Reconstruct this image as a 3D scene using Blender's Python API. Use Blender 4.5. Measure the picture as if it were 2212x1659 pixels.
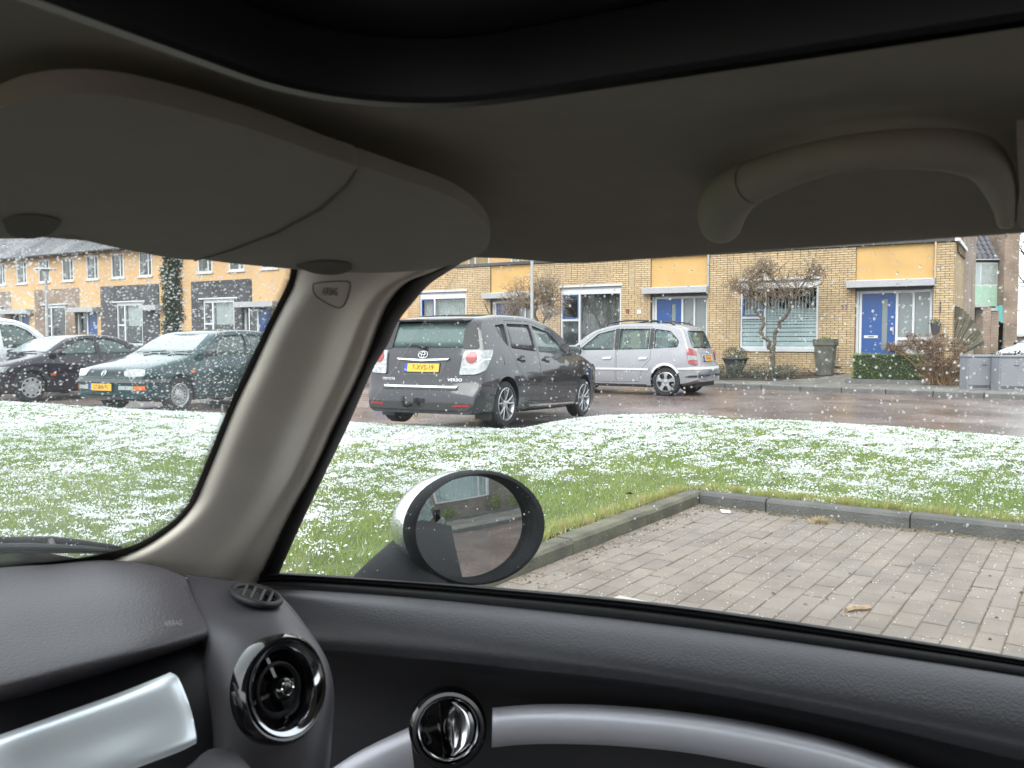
import bpy, bmesh, math, random
import numpy as np
from mathutils import Vector, Matrix
from mathutils.bvhtree import BVHTree

random.seed(7)
RNG = np.random.default_rng(11)
for o in list(bpy.data.objects):
    bpy.data.objects.remove(o)
S = bpy.context.scene
COL = S.collection

# ------------------------------------------------------------------ camera
HC = 1.2                                   # eye height above the datum
FPX = 1852.8                               # focal length for a 2212 px wide frame
PIT = math.atan(94.5 / FPX)                # looking slightly down
cam_d = bpy.data.cameras.new('camera')
cam_d.sensor_width = 36.0
cam_d.lens = 36.0 * FPX / 2212.0
cam_d.clip_start = 0.02
cam_d.clip_end = 2000
cam_d.dof.use_dof = True
cam_d.dof.focus_distance = 13.0
cam_d.dof.aperture_fstop = 22.0
cam = bpy.data.objects.new('camera', cam_d)
cam.location = (0, 0, HC)
cam.rotation_euler = (math.pi / 2 - PIT, 0, 0)
COL.objects.link(cam)
S.camera = cam

# ------------------------------------------------------------------ sky, sun, exposure
SUN_EL, SUN_AZ = math.radians(48), math.radians(205)    # azimuth from +Y, clockwise: behind us, a little left
world = bpy.data.worlds.new('World')
S.world = world
world.use_nodes = True
wn, wl = world.node_tree.nodes, world.node_tree.links
wn.clear()
w_out = wn.new('ShaderNodeOutputWorld')
w_bg = wn.new('ShaderNodeBackground')
w_sky = wn.new('ShaderNodeTexSky')
w_sky.sky_type = 'NISHITA'
w_sky.sun_disc = False
w_sky.sun_elevation = SUN_EL
w_sky.sun_rotation = SUN_AZ
w_sky.air_density = 2.0
w_sky.dust_density = 6.0
w_sky.ozone_density = 1.0
w_hsv = wn.new('ShaderNodeHueSaturation')      # overcast: the cloud deck takes the blue out
w_hsv.inputs['Saturation'].default_value = 0.10
w_mix = wn.new('ShaderNodeMixRGB')             # and evens it out
w_mix.inputs[0].default_value = 0.75
w_mix.inputs[2].default_value = (7.6, 7.9, 8.3, 1)
wl.new(w_sky.outputs[0], w_hsv.inputs['Color'])
wl.new(w_hsv.outputs[0], w_mix.inputs[1])
wl.new(w_mix.outputs[0], w_bg.inputs[0])
w_bg.inputs[1].default_value = 0.14
wl.new(w_bg.outputs[0], w_out.inputs[0])

sun_d = bpy.data.lights.new('sun', 'SUN')
sun_d.energy = 0.9
sun_d.angle = math.radians(40)
sun_d.color = (1.0, 0.97, 0.93)
sun = bpy.data.objects.new('sun', sun_d)
_sd = Vector((math.sin(SUN_AZ) * math.cos(SUN_EL), math.cos(SUN_AZ) * math.cos(SUN_EL), math.sin(SUN_EL)))
sun.rotation_euler = _sd.to_track_quat('Z', 'Y').to_euler()
sun.location = _sd * 60
COL.objects.link(sun)

S.view_settings.view_transform = 'Standard'
S.view_settings.look = 'None'
S.view_settings.exposure = 1.55
S.view_settings.gamma = 1.0
S.view_settings.use_curve_mapping = False
S.render.engine = 'CYCLES'
cy = S.cycles
cy.use_denoising = True
cy.max_bounces = 10
cy.diffuse_bounces = 4
cy.glossy_bounces = 4
cy.transmission_bounces = 8
cy.transparent_max_bounces = 24
cy.caustics_reflective = False
cy.caustics_refractive = False
cy.sample_clamp_indirect = 6.0
cy.blur_glossy = 0.3

# ------------------------------------------------------------------ pixel -> place helpers (2212 x 1659 frame)
def ray(u, v):
    x = (u - 1106) / FPX
    y = -(v - 829.5) / FPX
    c, s = math.cos(PIT), math.sin(PIT)
    return Vector((x, c + y * s, -s + y * c))

def G(u, v, z=0.0):
    d = ray(u, v)
    k = (z - HC) / d.z
    return Vector((d.x * k, d.y * k, z))

TH = math.radians(58.7)                    # the terrace runs this far left of the view axis
C0 = Vector((11.9, 23.2, 0))               # its right-hand street corner
E1 = Vector((-math.sin(TH), math.cos(TH), 0))
NIN = Vector((math.cos(TH), math.sin(TH), 0))    # into the houses

def FW(t, z, off=0.0):                      # facade coordinates -> world, off > 0 = towards the street
    return C0 + E1 * t - NIN * off + Vector((0, 0, z))

def nfac(p):                                # signed distance from the facade line, negative on the street side
    return (Vector((p[0], p[1], 0)) - C0).dot(NIN)

# ------------------------------------------------------------------ object helpers
def wmat(o):
    if o.parent is None: return o.matrix_basis.copy()
    return wmat(o.parent) @ o.matrix_parent_inverse @ o.matrix_basis

def link(name, me, mat=None, parent=None, local=False):
    o = bpy.data.objects.new(name, me)
    COL.objects.link(o)
    if mat is not None and me is not None:
        me.materials.append(mat)
    if parent is not None:
        o.parent = parent
        if not local: o.matrix_parent_inverse = wmat(parent).inverted()
    return o

def empty(name, loc, rz=0.0, label=None, cat=None, group=None):
    o = bpy.data.objects.new(name, None)
    o.empty_display_size = 0.1
    o.location = loc
    o.rotation_euler = (0, 0, rz)
    COL.objects.link(o)
    tag(o, label, cat, group)
    return o

def tag(o, label=None, cat=None, group=None, kind=None):
    if label: o['label'] = label
    if cat: o['category'] = cat
    if group: o['group'] = group
    if kind: o['kind'] = kind
    return o

class MB:
    """collects vertices and faces for one mesh"""
    def __init__(self):
        self.v, self.f = [], []
    def add(self, vs, fs):
        b = len(self.v)
        self.v += [tuple(p) for p in vs]
        self.f += [tuple(i + b for i in q) for q in fs]
        return self
    def box(self, lo, hi, fr=None):
        x0, y0, z0 = lo
        x1, y1, z1 = hi
        vs = [(x0, y0, z0), (x1, y0, z0), (x1, y1, z0), (x0, y1, z0), (x0, y0, z1), (x1, y0, z1), (x1, y1, z1), (x0, y1, z1)]
        if fr: vs = [fr(*p) for p in vs]
        return self.add(vs, [(3, 2, 1, 0), (4, 5, 6, 7), (0, 1, 5, 4), (1, 2, 6, 5), (2, 3, 7, 6), (3, 0, 4, 7)])
    def tube(self, pts, rads, n=8, cap=True):
        pts = [Vector(p) for p in pts]
        if not hasattr(rads, '__len__'): rads = [rads] * len(pts)
        rings, prev = [], None
        for i, p in enumerate(pts):
            a = pts[max(i - 1, 0)]
            b = pts[min(i + 1, len(pts) - 1)]
            t = (b - a)
            t = t.normalized() if t.length > 1e-9 else Vector((0, 0, 1))
            if prev is None:
                ref = Vector((0, 0, 1)) if abs(t.z) < 0.9 else Vector((1, 0, 0))
                x = t.cross(ref).normalized()
            else:
                x = (prev - t * prev.dot(t))
                x = x.normalized() if x.length > 1e-6 else t.orthogonal().normalized()
            y = t.cross(x)
            prev = x
            rings.append([p + (x * math.cos(k * 2 * math.pi / n) + y * math.sin(k * 2 * math.pi / n)) * rads[i] for k in range(n)])
        vs = [q for r in rings for q in r]
        fs = []
        for i in range(len(pts) - 1):
            for k in range(n):
                a, b = i * n + k, i * n + (k + 1) % n
                fs.append((a, b, b + n, a + n))
        if cap:
            fs.append(tuple(reversed(range(n))))
            fs.append(tuple(range((len(pts) - 1) * n, len(pts) * n)))
        return self.add(vs, fs)
    def mesh(self, name, smooth=None):
        me = bpy.data.meshes.new(name)
        me.from_pydata(self.v, [], self.f)
        me.validate()
        bm = bmesh.new(); bm.from_mesh(me)
        bmesh.ops.recalc_face_normals(bm, faces=bm.faces)
        bm.to_mesh(me); bm.free()
        if smooth is not None: shade(me, smooth)
        return me
    def build(self, name, mat, parent=None, smooth=None, label=None, local=False):
        o = link(name, self.mesh(name, smooth), mat, parent, local)
        if label: o['label'] = label
        return o

def shade(me, ang=35):
    if ang <= 0: return
    me.polygons.foreach_set('use_smooth', [True] * len(me.polygons))
    if ang < 180: me.set_sharp_from_angle(angle=math.radians(ang))

def bevel(o, w, seg=2, ang=40):
    m = o.modifiers.new('bevel', 'BEVEL')
    m.width = w; m.segments = seg; m.limit_method = 'ANGLE'; m.angle_limit = math.radians(ang)
    return o

def mesh_np(name, verts, faces_flat, loop_n, mat=None, parent=None):
    me = bpy.data.meshes.new(name)
    nv, nf = len(verts), len(faces_flat) // loop_n
    me.vertices.add(nv)
    me.vertices.foreach_set('co', np.asarray(verts, np.float32).ravel())
    me.loops.add(nf * loop_n)
    me.loops.foreach_set('vertex_index', np.asarray(faces_flat, np.int32))
    me.polygons.add(nf)
    me.polygons.foreach_set('loop_start', np.arange(0, nf * loop_n, loop_n, dtype=np.int32))
    me.polygons.foreach_set('loop_total', np.full(nf, loop_n, np.int32))
    me.update()
    return link(name, me, mat, parent)

# ------------------------------------------------------------------ materials
MATS = {}
ALB = 1.0                                   # overall reflectance of the outdoor surfaces
def mat(name, col, rough=0.6, metal=0.0, var=0.12, vscale=6.0, bump=0.0, bscale=60.0, spec=0.5, coat=0.0,
        rvar=0.0, island=0.0, detail=4.0, trans=0.0, alpha=1.0, emit=None, dist=0.01, sheen=0.0, pos=False):
    if name in MATS: return MATS[name]
    col = tuple(c_ * ALB for c_ in col[:3])
    m = bpy.data.materials.new(name)
    m.use_nodes = True
    nt = m.node_tree; n, l = nt.nodes, nt.links
    p = n['Principled BSDF']
    p.inputs['Roughness'].default_value = rough
    p.inputs['Metallic'].default_value = metal
    p.inputs['Specular IOR Level'].default_value = spec
    p.inputs['Coat Weight'].default_value = coat
    p.inputs['Coat Roughness'].default_value = 0.05
    p.inputs['Sheen Weight'].default_value = sheen
    p.inputs['Transmission Weight'].default_value = trans
    p.inputs['Alpha'].default_value = alpha
    if pos:
        tc_ = n.new('ShaderNodeNewGeometry'); TC = tc_.outputs['Position']
    else:
        tc = n.new('ShaderNodeTexCoord'); TC = tc.outputs['Object']
    nz = n.new('ShaderNodeTexNoise')
    nz.inputs['Scale'].default_value = vscale
    nz.inputs['Detail'].default_value = detail
    l.new(TC, nz.inputs['Vector'])
    rmp = n.new('ShaderNodeMapRange')
    rmp.inputs['From Min'].default_value = 0.25; rmp.inputs['From Max'].default_value = 0.75
    rmp.inputs['To Min'].default_value = 1 - var; rmp.inputs['To Max'].default_value = 1 + var
    l.new(nz.outputs['Fac'], rmp.inputs['Value'])
    val = rmp.outputs[0]
    if island:
        oi = n.new('ShaderNodeObjectInfo'); gi = n.new('ShaderNodeNewGeometry')
        ad = n.new('ShaderNodeMath'); ad.operation = 'ADD'
        l.new(oi.outputs['Random'], ad.inputs[0]); l.new(gi.outputs['Random Per Island'], ad.inputs[1])
        fr = n.new('ShaderNodeMath'); fr.operation = 'FRACT'; l.new(ad.outputs[0], fr.inputs[0])
        mr = n.new('ShaderNodeMapRange'); mr.inputs['To Min'].default_value = 1 - island; mr.inputs['To Max'].default_value = 1 + island
        l.new(fr.outputs[0], mr.inputs['Value'])
        mu = n.new('ShaderNodeMath'); mu.operation = 'MULTIPLY'
        l.new(val, mu.inputs[0]); l.new(mr.outputs[0], mu.inputs[1]); val = mu.outputs[0]
    vm = n.new('ShaderNodeVectorMath'); vm.operation = 'SCALE'
    vm.inputs[0].default_value = col[:3]
    l.new(val, vm.inputs['Scale'])
    l.new(vm.outputs[0], p.inputs['Base Color'])
    if rvar:
        r2 = n.new('ShaderNodeMapRange')
        r2.inputs['From Min'].default_value = 0.3; r2.inputs['From Max'].default_value = 0.7
        r2.inputs['To Min'].default_value = max(0.02, rough - rvar); r2.inputs['To Max'].default_value = min(1, rough + rvar)
        nz2 = n.new('ShaderNodeTexNoise'); nz2.inputs['Scale'].default_value = vscale * 0.7
        l.new(TC, nz2.inputs['Vector']); l.new(nz2.outputs['Fac'], r2.inputs['Value'])
        l.new(r2.outputs[0], p.inputs['Roughness'])
    if bump:
        b = n.new('ShaderNodeBump'); b.inputs['Strength'].default_value = bump; b.inputs['Distance'].default_value = dist
        nb = n.new('ShaderNodeTexNoise'); nb.inputs['Scale'].default_value = bscale; nb.inputs['Detail'].default_value = 3
        l.new(TC, nb.inputs['Vector']); l.new(nb.outputs['Fac'], b.inputs['Height'])
        l.new(b.outputs[0], p.inputs['Normal'])
    if emit:
        p.inputs['Emission Color'].default_value = (*emit[:3], 1); p.inputs['Emission Strength'].default_value = emit[3]
    MATS[name] = m
    return m

def glass_mat(name, tint=(0.75, 0.82, 0.8), film=0.04, filmcol=(0.8, 0.85, 0.85), body=0.0, bodycol=(0.05, 0.06, 0.06), ior=1.5):
    """thin pane: mirror by Fresnel, otherwise tinted see-through, with a pale film for dirt and veiling reflections"""
    if name in MATS: return MATS[name]
    m = bpy.data.materials.new(name); m.use_nodes = True
    n, l = m.node_tree.nodes, m.node_tree.links
    n.clear()
    out = n.new('ShaderNodeOutputMaterial')
    tr = n.new('ShaderNodeBsdfTransparent'); tr.inputs[0].default_value = (*tint, 1)
    gl = n.new('ShaderNodeBsdfGlossy'); gl.inputs['Roughness'].default_value = 0.02
    fr = n.new('ShaderNodeFresnel')
    bf = n.new('ShaderNodeNewGeometry')
    bi = n.new('ShaderNodeMapRange'); bi.inputs['To Min'].default_value = ior; bi.inputs['To Max'].default_value = 1 / ior
    l.new(bf.outputs['Backfacing'], bi.inputs['Value'])
    l.new(bi.outputs[0], fr.inputs[0])
    tl = n.new('ShaderNodeBsdfTranslucent'); tl.inputs[0].default_value = (*filmcol, 1)
    df = n.new('ShaderNodeBsdfDiffuse'); df.inputs[0].default_value = (*bodycol, 1)
    nz = n.new('ShaderNodeTexNoise'); nz.inputs['Scale'].default_value = 7; nz.inputs['Detail'].default_value = 5
    tc = n.new('ShaderNodeTexCoord'); l.new(tc.outputs['Object'], nz.inputs['Vector'])
    mr = n.new('ShaderNodeMapRange'); mr.inputs['From Min'].default_value = 0.3; mr.inputs['From Max'].default_value = 0.75
    mr.inputs['To Min'].default_value = film * 0.4; mr.inputs['To Max'].default_value = film * 1.6
    l.new(nz.outputs['Fac'], mr.inputs['Value'])
    m1 = n.new('ShaderNodeMixShader'); l.new(mr.outputs[0], m1.inputs[0]); l.new(tr.outputs[0], m1.inputs[1]); l.new(tl.outputs[0], m1.inputs[2])
    m2 = n.new('ShaderNodeMixShader'); m2.inputs[0].default_value = body; l.new(m1.outputs[0], m2.inputs[1]); l.new(df.outputs[0], m2.inputs[2])
    m3 = n.new('ShaderNodeMixShader'); l.new(fr.outputs[0], m3.inputs[0]); l.new(m2.outputs[0], m3.inputs[1]); l.new(gl.outputs[0], m3.inputs[2])
    l.new(m3.outputs[0], out.inputs[0])
    MATS[name] = m
    return m

# ------------------------------------------------------------------ numpy noise
_LAT = RNG.random((512, 512))
def vnoise(x, y):
    xi, yi = np.floor(x).astype(int), np.floor(y).astype(int)
    fx, fy = x - xi, y - yi
    fx, fy = fx * fx * (3 - 2 * fx), fy * fy * (3 - 2 * fy)
    a, b = _LAT[xi % 512, yi % 512], _LAT[(xi + 1) % 512, yi % 512]
    c, d = _LAT[xi % 512, (yi + 1) % 512], _LAT[(xi + 1) % 512, (yi + 1) % 512]
    return a + (b - a) * fx + (c - a) * fy + (a - b - c + d) * fx * fy
def fbm(x, y, s, oct=4, gain=0.55):
    t, w, r = 0.0, 1.0, 0.0
    for k in range(oct):
        r = r + w * vnoise(x / s * 2 ** k + 17.3 * k, y / s * 2 ** k + 5.1 * k)
        t += w; w *= gain
    return r / t

def lathe(mb, prof, n, axis_fn):
    """profile (r, a) turned; axis_fn(r*cos, a, r*sin) -> point"""
    V, F = [], []
    m = len(prof)
    for k in range(n):
        c, s = math.cos(2 * math.pi * k / n), math.sin(2 * math.pi * k / n)
        V += [axis_fn(r * c, a, r * s) for r, a in prof]
    for k in range(n):
        for i in range(m - 1):
            a, b = k * m + i, ((k + 1) % n) * m + i
            F.append((a, b, b + 1, a + 1))
    return mb.add(V, F)

ALB = 0.76
# ================================================================== GROUND
Z_LAWN, Z_BAY = 0.03, -0.062
def z_road(p):
    return -0.085 + 0.06 * min(1, max(0, (nfac(p) + 13) / 9))

# parking bay axes
KA = G(1510, 1063, Z_LAWN); KC = G(1180, 1185, Z_LAWN); KB = G(2212, 1133, Z_LAWN)
A1 = (KC - KA).normalized()                 # along the kerb in front of the bonnet, towards us
A2 = Vector((-A1.y, A1.x, 0))
if A2.dot(KB - KA) < 0: A2 = -A2
def BAY(i, j, z=0.0):
    return Vector((KA.x + A1.x * i + A2.x * j, KA.y + A1.y * i + A2.y * j, z))

def wet_brick(name, c1, c2, mortar, scale, rough, rot, bw=0.5, rh=0.25, offs=0.5, wall=None):
    m = bpy.data.materials.new(name); m.use_nodes = True
    n, l = m.node_tree.nodes, m.node_tree.links
    p = n['Principled BSDF']
    tc = n.new('ShaderNodeTexCoord'); mp = n.new('ShaderNodeMapping'); mp.inputs['Rotation'].default_value = (0, 0, rot)
    l.new(tc.outputs['Object'], mp.inputs['Vector'])
    br = n.new('ShaderNodeTexBrick'); br.inputs['Scale'].default_value = scale
    c1 = tuple(q * ALB for q in c1); c2 = tuple(q * ALB for q in c2)
    br.inputs['Color1'].default_value = (*c1, 1); br.inputs['Color2'].default_value = (*c2, 1); br.inputs['Mortar'].default_value = (*mortar, 1)
    br.inputs['Mortar Size'].default_value = 0.025; br.inputs['Mortar Smooth'].default_value = 0.3
    br.inputs['Brick Width'].default_value = bw; br.inputs['Row Height'].default_value = rh; br.offset = offs
    if wall is not None:
        mp.inputs['Rotation'].default_value = (0, 0, -wall)
        sx = n.new('ShaderNodeSeparateXYZ'); cx = n.new('ShaderNodeCombineXYZ')
        l.new(mp.outputs[0], sx.inputs[0]); l.new(sx.outputs['X'], cx.inputs['X']); l.new(sx.outputs['Z'], cx.inputs['Y'])
        l.new(cx.outputs[0], br.inputs['Vector'])
    else:
        l.new(mp.outputs[0], br.inputs['Vector'])
    nz = n.new('ShaderNodeTexNoise'); nz.inputs['Scale'].default_value = 0.9; nz.inputs['Detail'].default_value = 6
    l.new(tc.outputs['Object'], nz.inputs['Vector'])
    mr = n.new('ShaderNodeMapRange'); mr.inputs['From Min'].default_value = 0.3; mr.inputs['From Max'].default_value = 0.7
    mr.inputs['To Min'].default_value = 0.65; mr.inputs['To Max'].default_value = 1.35
    l.new(nz.outputs['Fac'], mr.inputs['Value'])
    vm = n.new('ShaderNodeVectorMath'); vm.operation = 'SCALE'; l.new(br.outputs['Color'], vm.inputs[0]); l.new(mr.outputs[0], vm.inputs['Scale'])
    l.new(vm.outputs[0], p.inputs['Base Color'])
    r2 = n.new('ShaderNodeMapRange'); r2.inputs['From Min'].default_value = 0.35; r2.inputs['From Max'].default_value = 0.65
    r2.inputs['To Min'].default_value = rough - 0.18; r2.inputs['To Max'].default_value = rough + 0.15
    n2 = n.new('ShaderNodeTexNoise'); n2.inputs['Scale'].default_value = 0.6; n2.inputs['Detail'].default_value = 4
    mp2 = n.new('ShaderNodeMapping'); mp2.inputs['Location'].default_value = (7, 3, 1)
    l.new(tc.outputs['Object'], mp2.inputs[0]); l.new(mp2.outputs[0], n2.inputs['Vector']); l.new(n2.outputs['Fac'], r2.inputs['Value'])
    l.new(r2.outputs[0], p.inputs['Roughness'])
    bp = n.new('ShaderNodeBump'); bp.inputs['Strength'].default_value = 0.5; bp.inputs['Distance'].default_value = 0.01
    nb = n.new('ShaderNodeTexNoise'); nb.inputs['Scale'].default_value = 30
    l.new(tc.outputs['Object'], nb.inputs['Vector'])
    mm = n.new('ShaderNodeMath'); mm.operation = 'MULTIPLY_ADD'; mm.inputs[1].default_value = -0.8
    l.new(br.outputs['Fac'], mm.inputs[0]); l.new(nb.outputs['Fac'], mm.inputs[2])
    l.new(mm.outputs[0], bp.inputs['Height']); l.new(bp.outputs[0], p.inputs['Normal'])
    return m

M_ROAD = wet_brick('wet_clinker', (0.15, 0.105, 0.093), (0.19, 0.14, 0.125), (0.07, 0.055, 0.05), 2.4, 0.26, TH)
M_PAVE = wet_brick('wet_pavement', (0.16, 0.15, 0.14), (0.20, 0.19, 0.17), (0.07, 0.065, 0.06), 1.6, 0.5, TH, 0.5, 0.5)
M_SOIL = mat('garden_soil', (0.045, 0.032, 0.022), 0.9, var=0.4, vscale=9, bump=1.0, bscale=25, dist=0.03)

# one base sheet of earth out to the horizon, the brick street laid over it
mb = MB(); R = 600
mb.add([(-R, -R, -0.16), (R, -R, -0.16), (R, R, -0.16), (-R, R, -0.16)], [(0, 1, 2, 3)])
tag(mb.build('ground', mat('far_ground', (0.10, 0.11, 0.07), 0.9, var=0.3, vscale=0.2)), kind='structure')

def grid_sheet(fn_z, us, vs, fr):
    V = [fr(u, v) for v in vs for u in us]
    V = [(p[0], p[1], fn_z(p)) for p in V]
    nu = len(us)
    F = [(j * nu + i, j * nu + i + 1, (j + 1) * nu + i + 1, (j + 1) * nu + i) for j in range(len(vs) - 1) for i in range(nu - 1)]
    return MB().add(V, F)
us = [-60 + 5 * i for i in range(30)]
vs = [-60, -45, -30, -20, -16, -13, -11, -9, -7, -5, -3, -1, 3]
tag(grid_sheet(z_road, us, vs, lambda u, v: C0 + E1 * u + NIN * v).build('road', M_ROAD), kind='structure')

# ---- lawn -----------------------------------------------------------------
edge_px = [(0, 862), (150, 872), (300, 881), (430, 888), (520, 893), (640, 902), (780, 911), (900, 914), (1000, 916), (1085, 921), (1130, 919), (1200, 906), (1300, 895),
           (1450, 891), (1580, 897), (1700, 905), (1850, 914), (2000, 925), (2212, 943), (2350, 958)]
EDGE = [G(u, v, Z_LAWN) for u, v in edge_px]
EDGE = [EDGE[0] + E1 * 16, EDGE[0] + E1 * 7] + EDGE + [EDGE[-1] + (EDGE[-1] - EDGE[-3]).normalized() * 6]
EX, EY = np.array([p.x for p in EDGE]), np.array([p.y for p in EDGE])
def lawn_depth(x, y):
    """how far (roughly) a point lies inside the lawn from its street edge"""
    return (np.interp(x, EX, EY) - y) * 0.85
def bay_ij(x, y):
    dx, dy = x - KA.x, y - KA.y
    return dx * A1.x + dy * A1.y, dx * A2.x + dy * A2.y
KW = 0.13
def on_lawn(x, y):
    i, j = bay_ij(x, y)
    return (lawn_depth(x, y) > 0) & ~((i > -KW) & (j > -KW)) & (x > EX[0]) & (x < EX[-1])
def lawn_z(x, y):
    d = lawn_depth(x, y)
    i, j = bay_ij(x, y)
    k = np.maximum(-KW - np.minimum(i, 99), -KW - j)
    z = Z_LAWN + 0.02 * (fbm(x, y, 1.7, 3) - 0.5) * 2 - 0.10 * np.exp(-np.maximum(d, 0) / 0.12)
    return np.where((i > -0.6) & (j > -0.6), Z_LAWN - 0.012 + 0.01 * (fbm(x, y, 0.3, 2) - 0.5), z)
def snow_field(x, y):
    d = lawn_depth(x, y)
    i, j = bay_ij(x, y)
    near = np.where(i > -0.3, np.abs(j), np.hypot(np.maximum(-i, 0), np.minimum(j, 0) * 0))   # distance out of the bay kerbs
    cov = np.interp(d, [0, 0.25, 1.6, 3.2, 4.6, 7, 12], [0.52, 0.70, 0.62, 0.49, 0.44, 0.42, 0.36])
    # the mown strip beside the kerb in front of the bonnet is thawed
    side = np.where(j < 0, -j, 99)
    cov = cov - 0.60 * np.exp(-(side / 1.0) ** 2) * (i > -0.3) - 0.12 * np.exp(-(side / 2.0) ** 2) * (i > -0.5)
    cov = cov - 0.40 * np.exp(-(np.where(i < 0, -i, 99) / 0.28) ** 2) * (j > -0.5)
    cov = np.where((x < -2.0) & (d > 3.8), cov - 0.08, np.where(x < -2.0, cov + 0.07, cov))
    nz = 0.30 * fbm(x, y, 1.5, 3) + 0.30 * fbm(x + 31, y, 0.28, 2) + 0.40 * fbm(x, y + 9, 0.07, 1)
    return (nz - 0.5) * 2.3 + (cov - 0.5) * 1.0

def lawn_mesh(step, x0, x1, y0, y1, zf, keep, name, m):
    xs, ys = np.arange(x0, x1, step), np.arange(y0, y1, step)
    X, Y = np.meshgrid(xs, ys)
    Z = zf(X, Y)
    K = keep(X, Y, Z)
    nx = len(xs)
    idx = np.arange(X.size).reshape(X.shape)
    q = K[:-1, :-1] & K[1:, :-1] & K[:-1, 1:] & K[1:, 1:]
    F = np.stack([idx[:-1, :-1][q], idx[:-1, 1:][q], idx[1:, 1:][q], idx[1:, :-1][q]], 1)
    used, inv = np.unique(F, return_inverse=True)
    V = np.stack([X.ravel(), Y.ravel(), Z.ravel()], 1)[used]
    o = mesh_np(name, V, inv.ravel(), 4, m)
    o.data.polygons.foreach_set('use_smooth', np.ones(len(o.data.polygons), bool))
    return o

M_TURF = mat('turf', (0.10, 0.125, 0.042), 0.95, var=0.45, vscale=3.5, bump=0.8, bscale=60, dist=0.02, detail=8)
def snow_material():
    m = mat('wet_snow', (0.66, 0.71, 0.71), 0.55, var=0.07, vscale=14, bump=0.9, bscale=55, dist=0.02, spec=0.4)
    p = m.node_tree.nodes['Principled BSDF']
    p.inputs['Subsurface Weight'].default_value = 0.0
    return m
M_SNOW = snow_material()
XL0, XL1, YL0, YL1 = -17.0, 9.0, 1.2, 21.0
lawn = lawn_mesh(0.10, XL0 - 10, XL1 + 2, -6, YL1 + 6, lawn_z, lambda X, Y, Z: on_lawn(X, Y), 'lawn', M_TURF)
tag(lawn, kind='structure')

def snow_z(X, Y):
    s = snow_field(X, Y)
    return lawn_z(X, Y) + np.clip((s - 0.27) * 0.06, -0.02, 0.016) + 0.006 * (fbm(X, Y, 0.06, 2) - 0.5)
snow = lawn_mesh(0.034, -13, 8.0, 2.6, 19.5, snow_z, lambda X, Y, Z: on_lawn(X, Y) & (snow_field(X, Y) > 0.2), 'snow_cover', M_SNOW)
tag(snow, 'thin wet snow lying in patches on the lawn', 'snow', kind='stuff')

def crumbs(n, x0, x1, y0, y1, rmin, rmax, keepf):
    x = RNG.uniform(x0, x1, n); y = RNG.uniform(y0, y1, n)
    ok = on_lawn(x, y) & keepf(x, y)
    x, y = x[ok], y[ok]
    s = snow_field(x, y)
    k = RNG.random(len(x)) < np.interp(s, [-0.35, -0.12, 0.08, 0.35], [0.01, 0.09, 0.33, 0.65])
    x, y = x[k], y[k]
    m = len(x)
    z = lawn_z(x, y) + RNG.uniform(0.004, 0.026, m)
    r = rmin + (rmax - rmin) * RNG.random(m) ** 2
    a0 = RNG.uniform(0, 6.28, m)
    P = np.empty((m, 5, 3))
    for q in range(4):
        a = a0 + q * 1.5708 + RNG.uniform(-.35, .35, m); rr = r * RNG.uniform(.5, 1.3, m)
        P[:, q] = np.stack([x + np.cos(a) * rr, y + np.sin(a) * rr, z - .004 + RNG.uniform(-.004, .004, m)], 1)
    P[:, 4] = np.stack([x, y, z + r * .40], 1)
    base = np.arange(m)[:, None, None] * 5
    tri = np.array([[0, 1, 4], [1, 2, 4], [2, 3, 4], [3, 0, 4]])[None]
    return P.reshape(-1, 3), (base + tri).reshape(-1)
cv, cf, off = [], [], 0
for args in ((420000, -6, 6, 2.8, 7.6, .003, .013, lambda x, y: np.abs(x) < y * 0.68 + 0.6), (380000, -10, 8, 7.6, 12.5, .005, .019, lambda x, y: np.abs(x) < y * 0.66 + 0.6), (120000, -13, 3, 12.5, 19, .009, .028, lambda x, y: np.abs(x) < y * 0.66 + 0.6)):
    v_, f_ = crumbs(*args); cv.append(v_); cf.append(f_ + off); off += len(v_)
sc_ = mesh_np('snow_crumbs', np.concatenate(cv), np.concatenate(cf), 3, M_SNOW)
tag(sc_, 'loose crumbs of wet snow caught among the grass', 'snow', kind='stuff')

# ---- grass blades -----------------------------------------------------------
def blade_mat():
    m = bpy.data.materials.new('grass_blade'); m.use_nodes = True
    n, l = m.node_tree.nodes, m.node_tree.links
    p = n['Principled BSDF']; p.inputs['Roughness'].default_value = 0.6; p.inputs['Specular IOR Level'].default_value = 0.25
    at = n.new('ShaderNodeAttribute'); at.attribute_name = 'tone'
    rp = n.new('ShaderNodeValToRGB'); e = rp.color_ramp.elements
    e[0].position = 0; e[0].color = (0.18, 0.27, 0.062, 1)
    e[1].position = 1; e[1].color = (0.78, 0.82, 0.82, 1)
    for ps, cl in ((0.18, (0.26, 0.36, 0.092)), (0.35, (0.37, 0.42, 0.13)), (0.5, (0.43, 0.33, 0.16)), (0.52, (0.66, 0.72, 0.68))):
        q = e.new(ps); q.color = (*cl, 1)
    hf = n.new('ShaderNodeMath'); hf.operation = 'MULTIPLY'; hf.inputs[1].default_value = 0.5
    l.new(at.outputs['Fac'], hf.inputs[0]); l.new(hf.outputs[0], rp.inputs[0]); hv = n.new('ShaderNodeVectorMath'); hv.operation = 'SCALE'; hv.inputs['Scale'].default_value = ALB; l.new(rp.outputs[0], hv.inputs[0])
    l.new(hv.outputs[0], p.inputs['Base Color'])
    tr = n.new('ShaderNodeBsdfTranslucent'); l.new(hv.outputs[0], tr.inputs[0])
    mx = n.new('ShaderNodeMixShader'); mx.inputs[0].default_value = 0.3
    out = n['Material Output']
    l.new(p.outputs[0], mx.inputs[1]); l.new(tr.outputs[0], mx.inputs[2]); l.new(mx.outputs[0], out.inputs[0])
    return m
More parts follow.
